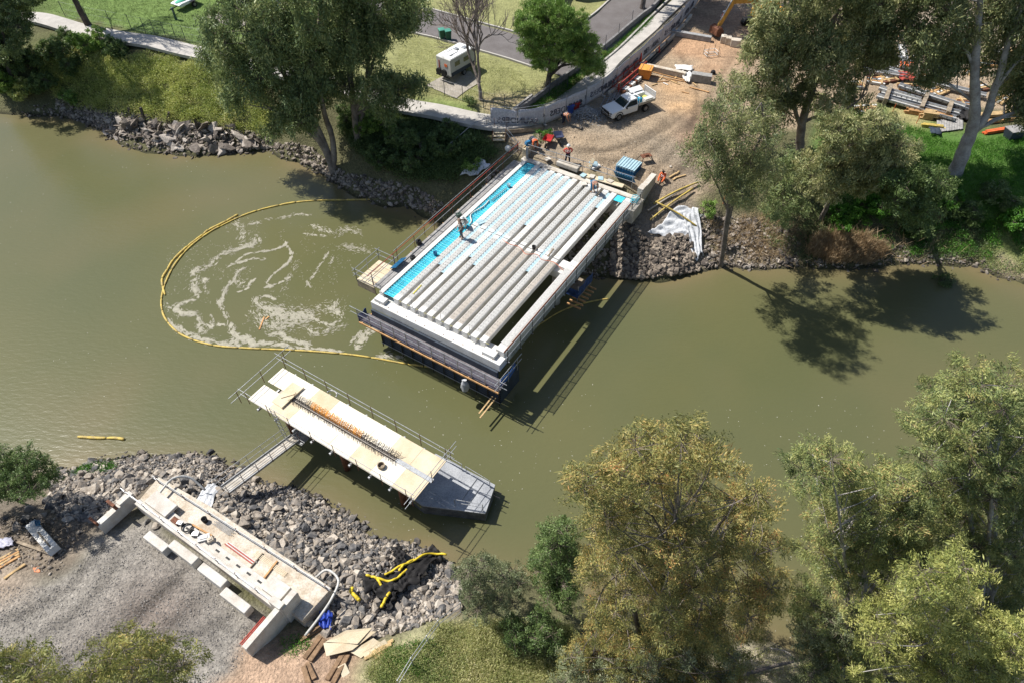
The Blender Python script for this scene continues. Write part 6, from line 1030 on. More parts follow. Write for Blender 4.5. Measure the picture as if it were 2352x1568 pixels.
for i, (a, b) in enumerate([((838, 1514), (900, 1480)), ((855, 1500), (905, 1470)), ((862, 1512), (880, 1500))]): log(a, b, .16, .12, M_tim, 'timber', ['lowest', 'upper', 'shortest'][i]+' pale batten poking out right of the plywood heap', 'timber')
for i, (a, b) in enumerate([((700, 1512), (738, 1462)), ((712, 1518), (748, 1468)), ((752, 1562), (790, 1500)), ((765, 1570), (800, 1504)), ((698, 1530), (712, 1575)), ((706, 1522), (724, 1560)), ((690, 1470), (740, 1440))]): log(a, b, .24, .12, mat('rusty_ply', (.30, .19, .11), .85, .25, 4), 'rusty_plank', ['leftmost', 'second', 'long lower', 'longest right hand', 'lowest', 'steep left', 'thin upper'][i]+' rust brown plank on the reddish earth by the plywood heap', 'plank', 'rust brown planks on the earth')
log((700, 1432), (712, 1420), .7, .12, M_ply, 'plywood_offcut', 'small square plywood offcut below the blue tarpaulin', 'plywood'); log((782, 1545), (800, 1535), .6, .08, M_ply, 'plywood_offcut', 'pale square offcut near the bottom edge below the plywood heap', 'plywood')
wf = thing('wire_fence', 'leaning wire fence running down the dry grass at the bottom', 'fence', T(960, 1500)); c = [T(*p) for p in [(920, 1580), (950, 1530), (985, 1480), (1010, 1445), (1060, 1405)]]
for h in (.1, .7, 1.2): MB().tube([p+(0, 0, h) for p in c], .018, 5).build('wire', M_galv, wf)
for p in c: MB().tube([p, p+(0, 0, 1.25)], .03, 6).build('post', M_galv, wf)
# yard at the upper right
for i, (a, b, w_, h, m, lab) in enumerate([((2080, 262), (2178, 278), .8, .45, M_timo, 'long stack of orange and pink timbers on the right lawn edge'), ((2115, 274), (2145, 278), .9, .6, M_tim, 'short bundle of pale timber in front of the long orange stack'), ((2113, 292), (2165, 298), .5, .25, M_boomy, 'low yellow timber stack on the right lawn'), ((2262, 310), (2340, 298), .6, .3, M_or, 'bright orange beams under the white gum'), ((2230, 290), (2330, 278), .6, .35, M_timo, 'brown timber stack behind the white gum'), ((2245, 272), (2330, 266), .7, .3, M_tim, 'pale timber stack behind the brown one')]):
    A = T(*a); B = T(*b); t = thing('timber_stack', lab, 'timber stack', A); n = max(2, int(w_/.2)); d = (B-A)/np.linalg.norm(B-A); s = np.array([-d[1], d[0], 0])
    for k in range(n):
        for l in range(max(1, int(h/.12))): MB().bar(A+s*(k*.2)+(0, 0, .1+.13*l)+d*rng.uniform(-.2, .2), B+s*(k*.2)+(0, 0, .1+.13*l)+d*rng.uniform(-.3, .3), .17, .11).build('timber', m, t)
for i, (a, b) in enumerate([((2010, 230), (2190, 282)), ((2020, 222), (2200, 270)), ((2015, 212), (2110, 240)), ((2060, 205), (2230, 262)), ((2100, 190), (2260, 230)), ((1970, 120), (2060, 160)), ((1990, 110), (2075, 150)), ((1950, 140), (2060, 175)), ((2065, 110), (2078, 165)), ((1980, 170), (2080, 185)), ((2270, 120), (2352, 160)), ((2280, 180), (2352, 210))]):
    A = T(*a); B = T(*b); t = thing('steel_form', f'{pn[i]} long white steel formwork panel in the upper right yard', 'formwork', A, group='steel formwork panels in the yard'); d = (B-A)/np.linalg.norm(B-A); s = np.array([-d[1], d[0], 0])
    MB().bar(A+(0, 0, .3), B+(0, 0, .3), .6, .06).build('face', M_conc, t); MB().bar(A-s*.3+(0, 0, .42), B-s*.3+(0, 0, .42), .1, .2).bar(A+s*.3+(0, 0, .42), B+s*.3+(0, 0, .42), .1, .2).build('edge_rail', M_galv, t)
    rbb = MB(); n = int(np.linalg.norm(B-A)/.45)
    for j in range(n): p = A+(B-A)*(j+.5)/n; rbb.bar(p-s*.42+(0, 0, .36), p-s*.3+(0, 0, .46), .06, .06)
    rbb.build('clamps', M_black, t, kind='stuff')
for i, (a, b) in enumerate([((2028, 245), (2040, 210)), ((2110, 262), (2124, 230)), ((2170, 275), (2178, 250))]): log(a, b, .35, .75, M_timg, 'steel_upright', ['left', 'middle', 'right'][i]+' dark cross frame standing over the long white formwork', 'frame')
MB().grid(lambda u, v: T(2150+60*u, 280-8*u+28*v)+np.array([0, 0, .12+.02*(int(u*20) % 2)]), 20, 6).build('black_sheet', M_board, label='dark grey flat panels on the lawn left of the white gum', cat='panel', solid=.04)
cloth('black_plastic', [(2190, 250), (2235, 256), (2238, 285), (2195, 278)], 16, 16, .22, M_silt, 'crumpled black plastic heap left of the white gum', .3, 41); cloth('folded_rug', [(2130, 300), (2155, 302), (2160, 316), (2134, 314)], 8, 8, .08, M_dark, 'small dark folded heap on the right lawn', .3, 42)
cloth('red_tarpaulin', [(2060, 172), (2098, 178), (2096, 196), (2062, 190)], 10, 10, .12, M_red, 'red bundle in the upper right yard', .4, 43); cloth('orange_tarpaulin', [(2062, 150), (2095, 152), (2092, 164), (2062, 160)], 8, 8, .1, M_or, 'orange bundle above the red one in the yard', .4, 44)
for i in range(16):
    x, y = [(2010, 190), (2085, 205), (1990, 255), (2250, 205), (2300, 230), (2345, 180), (2220, 240), (2085, 140), (2040, 185), (2120, 180), (2330, 120), (2275, 150), (1965, 200), (2240, 170), (2150, 215), (2080, 90)][i]
    p = T(x, y); t = thing('material_stack', f'{pn[i]} small stack of mixed steel and timber in the upper right yard', 'stack', p, R(-20+13*(i % 5)), group='small stacks in the yard')
    for k in range(4): MB().box((.0, -.5+.33*k, .15), (1.6+.3*(i % 3), .22, .2)).build('bar', [M_conc, M_timo, M_galv, M_rust, M_tim][(i+k) % 5], t, local=True)
    for k in range(2): MB().box((-.5+k, 0, .3), (.12, 1.4, .1)).build('tie', [M_tim, M_black][i % 2], t, local=True)
sm = thing('skip_tub', 'dark steel tub under the right hand limbs of the white gum', 'tub', T(2322, 318), .2); MB().hexa([(-.5, -.4, 0), (.5, -.4, 0), (.5, .4, 0), (-.5, .4, 0), (-.75, -.55, .9), (.75, -.55, .9), (.75, .55, .9), (-.75, .55, .9)]).build('tub', M_dark, sm, local=True, bevel=.03); MB().box((0, 0, .92), (1.5, 1.1, .05)).build('cover', M_board, sm, local=True)
for i, (x, y, h) in enumerate([(1660, 470, 2), (2104, 285, .8), (2050, 258, .8)]): MB().tube([T(x, y), T(x, y)+(0, 0, h)], .03, 6).build('survey_stake', M_or, label=['tall orange stake among the slender gum stems', 'orange stake on the right lawn by the timber', 'orange stake by the white formwork'][i], cat='stake')
# ================================================================== PEOPLE
def skinobj(name, J, E, Rr, m, parent, sub=1, root=0):
    me = bpy.data.meshes.new(name); me.from_pydata([tuple(j) for j in J], E, []); me.materials.append(m); o = bpy.data.objects.new(name, me); SC.collection.objects.link(o); o.parent = parent
    o.modifiers.new('skin', 'SKIN')
    if not me.skin_vertices: return o
    for i, r in enumerate(Rr): me.skin_vertices[0].data[i].radius = (r, r) if not hasattr(r, '__len__') else r; me.skin_vertices[0].data[i].use_root = (i == root)
    s = o.modifiers.new('sub', 'SUBSURF'); s.levels = sub; s.render_levels = sub; me.polygons and None; return o
M_skin = mat('skin', (.42, .25, .17), .6, .05, 5); M_skind = mat('skin_dark', (.14, .08, .055), .6, .05, 5); M_hiv = mat('hivis_orange', (.85, .17, .05), .7, .1, 8); M_hivr = mat('hivis_red', (.72, .1, .07), .7, .1, 8); M_navy = mat('navy_cloth', (.02, .025, .05), .8, .1, 8); M_boot = mat('boot_tan', (.25, .13, .06), .8); M_refl = mat('reflective', (.7, .7, .68), .4); M_khaki = mat('khaki', (.28, .2, .15), .8, .15, 8); M_hair = mat('dark_hair', (.012, .01, .01), .8)
POSES = {
 'hips': dict(pel=(0, 0, .96), che=(0, .0, 1.27), nec=(0, 0, 1.5), hea=(0, .03, 1.64), sh=(.19, 0, 1.44), el=(.38, -.08, 1.2), wr=(.2, .06, 1.04), hd=(.13, .1, 1.0), hi=(.1, 0, .92), kn=(.14, .03, .5), an=(.17, -.02, .09), to=(.2, .15, .04)),
 'stand': dict(pel=(0, 0, .96), che=(0, .02, 1.27), nec=(0, .05, 1.5), hea=(0, .1, 1.63), sh=(.19, .02, 1.44), el=(.27, .05, 1.17), wr=(.23, .2, .98), hd=(.2, .28, .93), hi=(.1, 0, .92), kn=(.12, .03, .5), an=(.13, -.02, .09), to=(.15, .15, .04)),
 'bend': dict(pel=(0, -.2, .88), che=(0, .12, 1.02), nec=(0, .33, 1.04), hea=(0, .47, .98), sh=(.18, .26, 1.02), el=(.22, .34, .74), wr=(.16, .42, .5), hd=(.14, .45, .42), hi=(.1, -.2, .86), kn=(.13, -.1, .47), an=(.13, -.14, .09), to=(.14, .03, .04)),
 'crouch': dict(pel=(0, -.1, .32), che=(0, .05, .6), nec=(0, .17, .78), hea=(0, .27, .88), sh=(.18, .12, .72), el=(.24, .3, .5), wr=(.15, .45, .36), hd=(.12, .52, .3), hi=(.1, -.08, .3), kn=(.2, .32, .46), an=(.18, .12, .09), to=(.19, .28, .04)),
 'sit': dict(pel=(0, 0, .14), che=(0, .04, .42), nec=(0, .12, .62), hea=(0, .2, .73), sh=(.18, .06, .56), el=(.26, .22, .36), wr=(.14, .4, .34), hd=(.08, .47, .32), hi=(.1, .02, .13), kn=(.24, .42, .34), an=(.14, .66, .09), to=(.15, .76, .13))}
def person(px, facing, pose, top, legs, lab, hat='white', loc=None, skin=None):
    p = T(*px) if loc is None else loc; q = POSES[pose]; t = thing('person', lab, 'person', p, facing); skin = skin or M_skin
    J = [q['pel'], q['che'], q['nec'], q['hea'], tuple(np.array(q['hea'])+(0, .01, .09))]; E = [(0, 1), (1, 2), (2, 3), (3, 4)]; Rr = [(.14, .11), (.16, .12), .055, (.085, .10), (.075, .085)]
    for s in (-1, 1):
        f = lambda k: (q[k][0]*s, q[k][1], q[k][2]); n = len(J)
        J += [f('sh'), f('el'), f('wr'), f('hd')]; E += [(1, n), (n, n+1), (n+1, n+2), (n+2, n+3)]; Rr += [.06, .045, .03, (.038, .018)]
        w_ = np.array(f('wr')); h = np.array(f('hd')); d = (h-w_)/np.linalg.norm(h-w_); sd = np.cross(d, (0, 0, 1)); sd = sd/(np.linalg.norm(sd)+1e-6); dn = np.cross(d, sd)
        for fi, (o_, L) in enumerate([(-.032, .07), (-.011, .082), (.011, .078), (.032, .06)]):
            m_ = len(J); a = h+sd*o_+d*.035; b = a+d*L*.55+dn*.012; c = b+d*L*.4+dn*.03; J += [tuple(a), tuple(b), tuple(c)]; E += [(n+3, m_), (m_, m_+1), (m_+1, m_+2)]; Rr += [.011, .0095, .008]
        m_ = len(J); a = w_+d*.03+sd*.035*s; b = a+d*.03+sd*.025*s; J += [tuple(a), tuple(b)]; E += [(n+2, m_), (m_, m_+1)]; Rr += [.012, .01]
        n = len(J); J += [f('hi'), f('kn'), f('an'), f('to')]; E += [(0, n), (n, n+1), (n+1, n+2), (n+2, n+3)]; Rr += [.09, .06, .042, (.045, .03)]
    skinobj('body', J, E, Rr, skin, t)
    f = lambda k, s: (q[k][0]*s, q[k][1], q[k][2])
    mid = tuple((np.array(q['nec'])*.7+np.array(q['che'])*.3)); J = [tuple(np.array(q['pel'])+(0, 0, -.02)), q['che'], mid]; E = [(0, 1), (1, 2)]; Rr = [(.175, .14), (.19, .145), (.10, .09)]
    for s in (-1, 1): n = len(J); J += [f('sh', s), f('el', s), tuple(np.array(f('wr', s))*.85+np.array(f('el', s))*.15)]; E += [(1, n), (n, n+1), (n+1, n+2)]; Rr += [.085, .065, .05]
    skinobj('shirt', J, E, Rr, top, t)
    J = [q['pel']]; E = []; Rr = [(.165, .13)]
    for s in (-1, 1): n = len(J); J += [f('hi', s), f('kn', s), f('an', s)]; E += [(0, n), (n, n+1), (n+1, n+2)]; Rr += [.105, .08, .065]
    skinobj('trousers', J, E, Rr, legs, t)
    for s in (-1, 1): skinobj('boot', [f('an', s), tuple((np.array(f('an', s))+np.array(f('to', s)))/2-(0, 0, .02)), f('to', s)], [(0, 1), (1, 2)], [.06, .055, .045], M_boot, t)
    c = np.array(q['che']); d = np.array(q['nec'])-np.array(q['pel']); d /= np.linalg.norm(d); _, s1, s2 = frame(d)
    for k in (-.08, .07): MB().tube([c+d*k+s1*.2*cos(a)+s2*.155*sin(a) for a in np.linspace(0, 2*pi, 20)], .022, 5).build('reflective_band', M_refl, t, local=True)
    h = np.array(q['hea'])+(0, .0, .075)
    if hat == 'hair': MB().lathe(h-(0, .02, .08), [(.1, 0), (.115, .06), (.1, .12), (.05, .16), (.01, .17)], 14).build('hair', M_hair, t, local=True, smooth=True)
    else: MB().lathe(h, [(.165, 0), (.16, .012), (.125, .015), (.118, .06), (.085, .11), (.02, .13)], 16).build('hard_hat', M_whpaint if hat == 'white' else M_khaki, t, local=True, smooth=True)
    hh = np.array(q['hea'])
    for s in (-1, 1): MB().box(hh+(s*.033, .098, .03), (.02, .01, .012)).build('eye', M_hair, t, local=True); MB().box(hh+(s*.098, -.005, .02), (.02, .035, .055)).build('ear', skin, t, local=True, bevel=.006)
    MB().box(hh+(0, .108, .0), (.022, .03, .04)).build('nose', skin, t, local=True, bevel=.006); MB().box(hh+(0, .1, -.045), (.045, .01, .01)).build('mouth', M_red, t, local=True)
    return t
person((1303, 376), R(185), 'hips', M_hivr, M_navy, 'worker in red shirt and white helmet standing on the dirt behind the bridge')
person(None, R(120), 'stand', M_khaki, mat('grey_trousers', (.1, .1, .12), .8), 'worker standing on the girders near the cyan strip looking down', 'khaki', loc=W(31.6, -24.5, ZD))
person(None, R(150), 'crouch', M_conct, M_conc, 'worker kneeling on the cyan strip beside the standing worker', 'white', loc=W(32.9, -25.1, ZD))
person(None, R(200), 'bend', mat('salmon_shirt', (.5, .24, .16), .8), M_blue, 'worker bending over the girders at the shore end of the bridge', 'khaki', loc=W(41.9, -18.9, ZD))
person((1522, 412), R(150), 'sit', M_hiv, M_hiv, 'dark haired worker in orange sitting on the dirt right of the bridge', 'hair', skin=M_skind)
person((1226, 345), R(200), 'bend', M_hiv, M_conc, 'worker in orange bending at the left shore corner of the bridge', 'hair')
person((1297, 286), R(240), 'bend', mat('orange_tan', (.65, .28, .15), .8), M_navy, 'worker in orange bending in the shade by the gravel pile', 'khaki')
person((1653, 66), R(250), 'stand', M_hivr, M_navy, 'worker in red shirt and white helmet standing in the shade beside the excavator bucket')
# ================================================================== TREES AND PLANTS
L_gum = leafmat('gum_leaves', [(0, (.075, .11, .048)), (.35, (.17, .205, .085)), (.7, (.32, .33, .135)), (1, (.54, .50, .26))])
L_gumd = leafmat('dark_gum_leaves', [(0, (.065, .105, .045)), (.4, (.15, .205, .08)), (.75, (.27, .32, .12)), (1, (.44, .44, .2))])
L_org = leafmat('rusty_gum_leaves', [(0, (.07, .09, .034)), (.3, (.17, .185, .062)), (.57, (.31, .285, .09)), (.83, (.49, .375, .13)), (1, (.48, .22, .085))])
L_olive = leafmat('olive_gum_leaves', [(0, (.07, .11, .045)), (.3, (.17, .215, .08)), (.6, (.31, .34, .115)), (.88, (.48, .45, .17)), (1, (.45, .27, .12))])
L_yel = leafmat('yellow_gum_leaves', [(0, (0.108, 0.149, 0.047)), (.35, (0.243, 0.270, 0.074)), (.7, (0.446, 0.446, 0.135)), (1, (0.648, 0.608, 0.243))])
L_green = leafmat('bright_leaves', [(0, (0.06, 0.115, 0.022)), (.4, (0.14, 0.24, 0.045)), (.75, (0.24, 0.37, 0.08)), (1, (0.38, 0.46, 0.15))])
L_shrub = leafmat('shrub_leaves', [(0, (.045, .075, .025)), (.5, (.105, .165, .05)), (1, (.22, .29, .10))])
L_grey = leafmat('grey_green_leaves', [(0, (0.083, 0.105, 0.053)), (.5, (0.195, 0.225, 0.112)), (1, (0.375, 0.375, 0.225))])
L_weed = leafmat('weed_leaves', [(0, (.14, .19, .045)), (.35, (.32, .38, .09)), (.7, (.54, .55, .17)), (1, (.66, .60, .30))])
L_grass = leafmat('grass_blades', [(0, (0.032, 0.105, 0.013)), (.5, (0.074, 0.210, 0.021)), (1, (0.158, 0.315, 0.047))])
L_dry = leafmat('dry_grass', [(0, (.13, .20, .055)), (.35, (.34, .37, .13)), (.75, (.58, .55, .27)), (1, (.74, .68, .42))])
L_yelo = leafmat('acacia_leaves', [(0, (.06, .085, .03)), (.4, (.17, .19, .055)), (.75, (.33, .32, .09)), (1, (.50, .38, .13))])
L_lawn = leafmat('lawn_blades', [(0, (.08, .13, .03)), (.5, (.14, .21, .055)), (1, (.24, .28, .10))])
L_reed = leafmat('dry_reeds', [(0, (0.220, 0.143, 0.077)), (.5, (0.396, 0.286, 0.165)), (1, (0.550, 0.440, 0.286))])
B_twig = mat('twig_bark', (.16, .13, .10), .9)
B_white = mat('white_gum_bark', (.50, .47, .44), .75, .2, 1.1, .6, 9, col2=(.27, .24, .22)); B_grey = mat('grey_bark', (.25, .21, .18), .85, .25, 1.5, .7, 10); B_dark = mat('dark_bark', (.13, .105, .09), .9, .25, 2, .7, 10); B_mix = mat('patchy_bark', (.34, .29, .24), .8, .3, 1.2, .7, 9, col2=(.15, .12, .10))
def crown_lobes(By, poly, n, R_, t, keepz=2.2):
    out = []; P = np.array(poly, float); lo, hi = P.min(0), P.max(0); tries = 0
    while len(out) < n and tries < n*60:
        tries += 1; x, y = rng.uniform(lo[0], hi[0]), rng.uniform(lo[1], hi[1])
        if not inpoly(np.array([x]), np.array([y]), poly)[0]: continue
        d = ray(x, y); yy = By+rng.uniform(-t, t)
        lim = (CAMH-keepz-HZ(0, 0)*0)/(-d[2]/d[1])*.99
        yy = min(yy, lim*rng.uniform(.86, 1)); c = GY(x, y, yy)
        if c[2] < HZ(c[0], c[1])+.3 or c[2] > CAMH-5: continue
        r = R_*rng.uniform(.65, 1.2)
        if any(np.linalg.norm(c-o[0]) < .42*(r+o[1]) for o in out): continue
        out.append((c, r))
    return out
def tree(name, lab, base, crowns, leafm, bark, r0, ln, wd, cl=26, nl=60, stems=None, droop=.7, cat='tree', grp=None, rc=.36, forks=3, extra=None, sq=.8, twig=.012, shell=.55, tb=.5, hang=.8, off=0):
    base = np.array(base, float); By = base[1]; t = thing(name, lab, cat, base, group=grp); lobes = []
    for q_ in crowns: lobes += crown_lobes(By+(q_[4] if len(q_) > 4 else off), *q_[:4])
    if extra: lobes += [(base+np.array(c), r) for c, r in extra]
    if not lobes: return t
    tr = MB(); nodes = []
    def stem(pts, ra, rb):
        c = curve(pts, max(6, int(len(pts)*5))); k = len(c); w_ = np.cumsum(rng.normal(size=(k, 3))*.02, 0); c = c+w_-w_[0]; rr = np.linspace(ra, rb, k)*(1+.06*np.sin(np.arange(k)*1.7)); rr[0] *= 1.35; tr.tube(c, rr, 9 if ra > .2 else 6); nodes.extend([(p, r) for p, r in zip(c[2:], rr[2:])])
    if stems:
        for pts, ra, rb in stems: stem([base-(0, 0, .4) if i == 0 and p is None else (p if len(p) == 3 and isinstance(p, np.ndarray) else GY(p[0], p[1], By+(p[2] if len(p) > 2 else 0))) for i, p in enumerate(pts)], ra, rb)
    else:
        C = np.array([l[0] for l in lobes]); m = C.mean(0); top = C[np.argmax(C[:, 2])]
        stem([base-(0, 0, .4), base+(m-base)*(.25, .25, .3), base+(m-base)*(.7, .7, .75), m*.35+top*.65], r0, r0*.14)
        for f in range(forks):
            q = C[rng.integers(len(C))]; s = base+(m-base)*rng.uniform(.2, .5); stem([s, s*.5+q*.5+(0, 0, .3), q], r0*.45, r0*.1)
    N = np.array([n_[0] for n_ in nodes]); NR = np.array([n_[1] for n_ in nodes]); PP = []; TT = []; tw = MB()
    for c, r in lobes:
        dd = np.linalg.norm((N-c)*(1, 1, .8), axis=1)+np.where(N[:, 2] > c[2], 1.5, 0)+.25/np.maximum(NR, .02)*.02; i = int(np.argsort(dd)[rng.integers(0, min(6, len(dd)))]); s = N[i]; L = np.linalg.norm(c-s)
        if L > .1: tr.tube(curve([s, s*.55+c*.45+(0, 0, .06*L)+rng.normal(size=3)*.05*L, c], 7), np.linspace(min(NR[i]*.6, .014*L+.02), .012, 7), 5)
        k = max(4, int(cl*(r/1.0)**2)); u = unit(k); u[:, 2] *= sq; cp = c+u*r*rng.uniform(shell, 1.05, k)[:, None]; ct = rng.uniform(0, 1)
        for p in cp: tw.tube([c+(p-c)*.1, c+(p-c)*.55+(0, 0, .06*r), p], [twig*1.5, twig, twig*.5], 3, False)
        tc = np.clip(ct*.4+rng.uniform(0, .7, k), 0, 1); q = np.repeat(cp, nl, 0)+np.clip(rng.normal(size=(k*nl, 3)), -2.2, 2.2)*rc*(1, 1, hang)*.38; PP.append(q); TT.append(np.clip(np.repeat(tc, nl)*.65+rng.uniform(0, .5, k*nl)-.08+(tb-.5), 0, 1))
    tr.build('trunk', bark, t, smooth=True); tw.build('twigs', B_twig, t, kind='stuff')
    P = np.vstack(PP); V, F = leaves(P, ln, wd, droop, 0., nl); link('crown', npmesh('crown', V-base, F, np.concatenate(TT)), leafm, t); return t
def bare_tree(name, lab, base, h, r, seed, bark, lean=(0, 0), spread=.5, depth=6, grp=None, first=.3):
    rg = np.random.default_rng(seed); t = thing(name, lab, 'tree', base, group=grp); tr = MB(); tw = MB()
    def br(p, d, L, r_, dep):
        n = 5; pts = [p]; dd = d.copy()
        for _ in range(n): dd = dd+rg.normal(size=3)*.10+(0, 0, .03); dd /= np.linalg.norm(dd); pts.append(pts[-1]+dd*L/n)
        (tr if dep > 2 else tw).tube(pts, np.linspace(r_, r_*.7, n+1), 7 if dep > 3 else 4, dep == depth)
        if dep == 0: return
        for j in range(rg.integers(2, 4) if dep > 1 else 4):
            a = unit_(rg); nd = dd+a*spread*rg.uniform(.7, 1.5)*(.75 if dep > depth-2 else 1); nd[2] += .25; nd /= np.linalg.norm(nd); k = rg.integers(2, n+1) if j else n; br(pts[k], nd, L*rg.uniform(.72, .9) if dep < depth else h*.27, r_*rg.uniform(.6, .74), dep-1)
    d = np.array([lean[0], lean[1], 1.]); d /= np.linalg.norm(d); br(np.array(base, float)-(0, 0, .3), d, h*first, r, depth); tr.build('trunk', bark, t, smooth=True); tw.build('twigs', bark, t, kind='stuff'); return t
def unit_(rg): v = rg.normal(size=3); return v/np.linalg.norm(v)
# far bank
tree('river_gum', 'large dark river gum with leaning stems at the far water edge left of the bridge', T(765, 392), [([(500, -60), (485, 60), (495, 120), (480, 170), (510, 215), (560, 260), (600, 290), (650, 320), (700, 300), (740, 240), (760, 140), (780, 40), (790, -60)], 60, 1.45, 2.6)], L_gumd, B_mix, .4, .32, .085, 15, 52, stems=[([None, (752, 352), (715, 285), (690, 200), (660, 90), (650, -50)], .38, .12), ([None, (745, 330), (700, 240), (640, 150), (590, 60), (560, -40)], .30, .08), ([None, (765, 330), (740, 240), (730, 130), (740, 0), (745, -60)], .3, .1), ([(742, 335), (690, 290), (620, 250), (540, 200)], .16, .05)], rc=.5, tb=.47, hang=1.9)
tree('river_gum', 'right hand dark river gum with pale limbs reaching over the caravan lawn', T(822, 322), [([(760, -60), (770, 60), (750, 160), (770, 240), (840, 270), (900, 250), (860, 180), (880, 100), (930, 60), (960, 30), (960, -60)], 38, 1.35, 2.4), ([(900, 160), (960, 190), (962, 215), (900, 232), (860, 225)], 8, 1.0, 1.2), ([(920, 20), (970, 50), (955, 75), (915, 62)], 4, .8, 1)], L_gumd, B_grey, .38, .32, .085, 17, 52, stems=[([None, (812, 260), (800, 170), (790, 80), (790, -50)], .36, .12), ([(812, 270), (850, 180), (870, 100), (920, 50)], .18, .05), ([(815, 265), (870, 232), (905, 212), (940, 200)], .14, .05), ([None, (835, 260), (845, 150), (860, 0)], .26, .08)], rc=.5, tb=.47, hang=1.9)
bare_tree('bare_tree', 'leafless grey tree standing by the corner of the caravan site', T(1105, 232), 9.5, .2, 11, mat('bare_bark', (.30, .245, .21), .9, .2, 2), (-.03, .02), .62, 7, first=.2)
bare_tree('bare_tree', 'dark leafless tree at the top left casting branch shadows over the path', T(204, 58), 14, .38, 5, B_dark, (-.04, .0), .62, 7, first=.2)
tree('pepper_tree', 'bright green round tree standing by the car park', T(1257, 202), [([(1215, 20), (1195, 70), (1205, 110), (1215, 140), (1250, 150), (1290, 130), (1340, 160), (1372, 165), (1365, 110), (1340, 60), (1310, 20), (1250, -10)], 62, 1.0, 2.3)], L_green, B_dark, .3, .16, .06, 24, 95, rc=.36, forks=5, tb=.55)
tree('evergreen_tree', 'dull dark tree filling the top left corner', T(30, 190), [([(-80, -60), (-80, 130), (30, 150), (55, 90), (50, 30), (110, -20), (110, -60)], 34, 1.3, 2)], L_gumd, B_dark, .3, .28, .08, 20, 60, rc=.5, tb=.4)
tree('slender_gum', 'slender gum with thin pale stems rising from the far water edge right of the bridge', T(1657, 606), [([(1690, 195), (1645, 225), (1605, 290), (1578, 345), (1572, 395), (1610, 425), (1660, 450), (1720, 460), (1770, 430), (1790, 350), (1780, 270), (1745, 205)], 58, .95, 3.2, -3.4)], L_gum, B_grey, .2, .24, .05, 15, 52, stems=[([None, (1664, 540, -.6), (1672, 470, -1.2), (1672, 400, -2), (1655, 320, -2.8), (1650, 260, -3.2)], .2, .05), ([None, (1672, 520, -.8), (1690, 440, -1.6), (1720, 370, -2.4), (1750, 300, -3), (1745, 240, -3.4)], .16, .05), ([(1670, 480, -1.1), (1640, 410, -2), (1612, 360, -2.6)], .08, .03), ([(1680, 440, -1.6), (1690, 350, -2.4), (1695, 250, -3.2)], .1, .03)], rc=.42, tb=.5, hang=1.3)
tree('broad_gum', 'broad olive gum with a forked trunk over the right side of the work site', T(1838, 372), [([(1770, 0), (1735, 60), (1712, 140), (1690, 210), (1680, 250), (1740, 285), (1800, 270), (1870, 250), (1940, 255), (2010, 215), (2035, 150), (2050, 60), (2060, -60), (1800, -60)], 88, 1.25, 2.6)], L_gum, B_mix, .45, .30, .08, 17, 52, stems=[([None, (1838, 320), (1845, 270), (1870, 200), (1895, 110), (1930, 10), (1950, -50)], .42, .1), ([(1840, 290), (1820, 240), (1800, 150), (1800, 40)], .2, .06), ([(1846, 280), (1890, 262), (1950, 245), (1985, 215)], .14, .05)], rc=.46, tb=.55, hang=1.4)
tree('young_gum', 'bushy young gum on the lawn edge below the white formwork', T(1885, 505), [([(1885, 280), (1935, 262), (2000, 275), (2065, 305), (2080, 350), (2050, 400), (1990, 440), (1920, 470), (1868, 440), (1855, 370), (1862, 320)], 52, 1.1, 2.4, -4.5)], L_gum, B_grey, .2, .24, .06, 20, 62, rc=.42, tb=.6)
tree('young_gum', 'small thin gum between the slender stems and the broad gum trunk', T(1800, 520), [([(1740, 400), (1765, 360), (1810, 350), (1850, 400), (1855, 460), (1830, 505), (1765, 500)], 18, .95, 1.4)], L_gumd, B_grey, .14, .24, .06, 16, 55, rc=.42, tb=.5, hang=1.3)
tree('white_gum', 'tall white barked gum leaning over the right hand lawn', T(2194, 398), [([(2075, 60), (2085, 140), (2120, 205), (2170, 200), (2215, 150), (2230, 60), (2215, -60), (2090, -60)], 38, 1.25, 1.8, .8), ([(2260, -60), (2275, 80), (2290, 190), (2350, 235), (2440, 200), (2460, -60)], 42, 1.3, 2., 1.6), ([(2300, 200), (2400, 250), (2420, 330), (2340, 260)], 8, 1., 1.4)], L_gum, B_white, .62, .30, .075, 16, 50, stems=[([None, (2212, 345), (2232, 295), (2240, 240), (2242, 150), (2252, 60), (2262, -60)], .60, .16), ([(2228, 310), (2262, 270), (2282, 210), (2305, 130), (2340, 20), (2350, -50)], .36, .12), ([(2240, 300), (2290, 275), (2352, 250), (2420, 200)], .2, .07), ([(2240, 240), (2215, 215), (2180, 190), (2130, 150)], .13, .05), ([(2242, 170), (2215, 110), (2190, 40)], .16, .05), ([(2282, 210), (2330, 150), (2400, 80)], .16, .06)], rc=.46, tb=.45, hang=1.8)
for k, (p, lab) in enumerate([(T(1474, 22), 'dark trunked tree standing at the top edge beside the car park fence'), (T(1665, 45)-(6.6, -3.2, 0), 'tree beyond the top edge shading the excavator'), (T(1740, 20)-(5.5, -5, 0), 'second tree beyond the top edge shading the excavator')]):
    ex = [((rng.uniform(-3, 3.2), rng.uniform(-2.4, 2.8), rng.uniform(8.5, 12)), rng.uniform(1.2, 1.7)) for _ in range(18)]
    tree('shade_tree', lab, p, [], L_gumd, B_dark, .3, .34, .1, 12, 36, extra=ex, rc=.55)
# offshoots that shade the water: the gum between the white gum and the shore
tree('young_gum', 'dark leafy tree at the shaded right bank below the lawn', T(2120, 500), [([(2040, 420), (2090, 390), (2150, 400), (2170, 450), (2140, 500), (2070, 500)], 24, 1.1, 2.2, -5.5)], L_shrub, B_dark, .16, .22, .07, 18, 60, rc=.45)
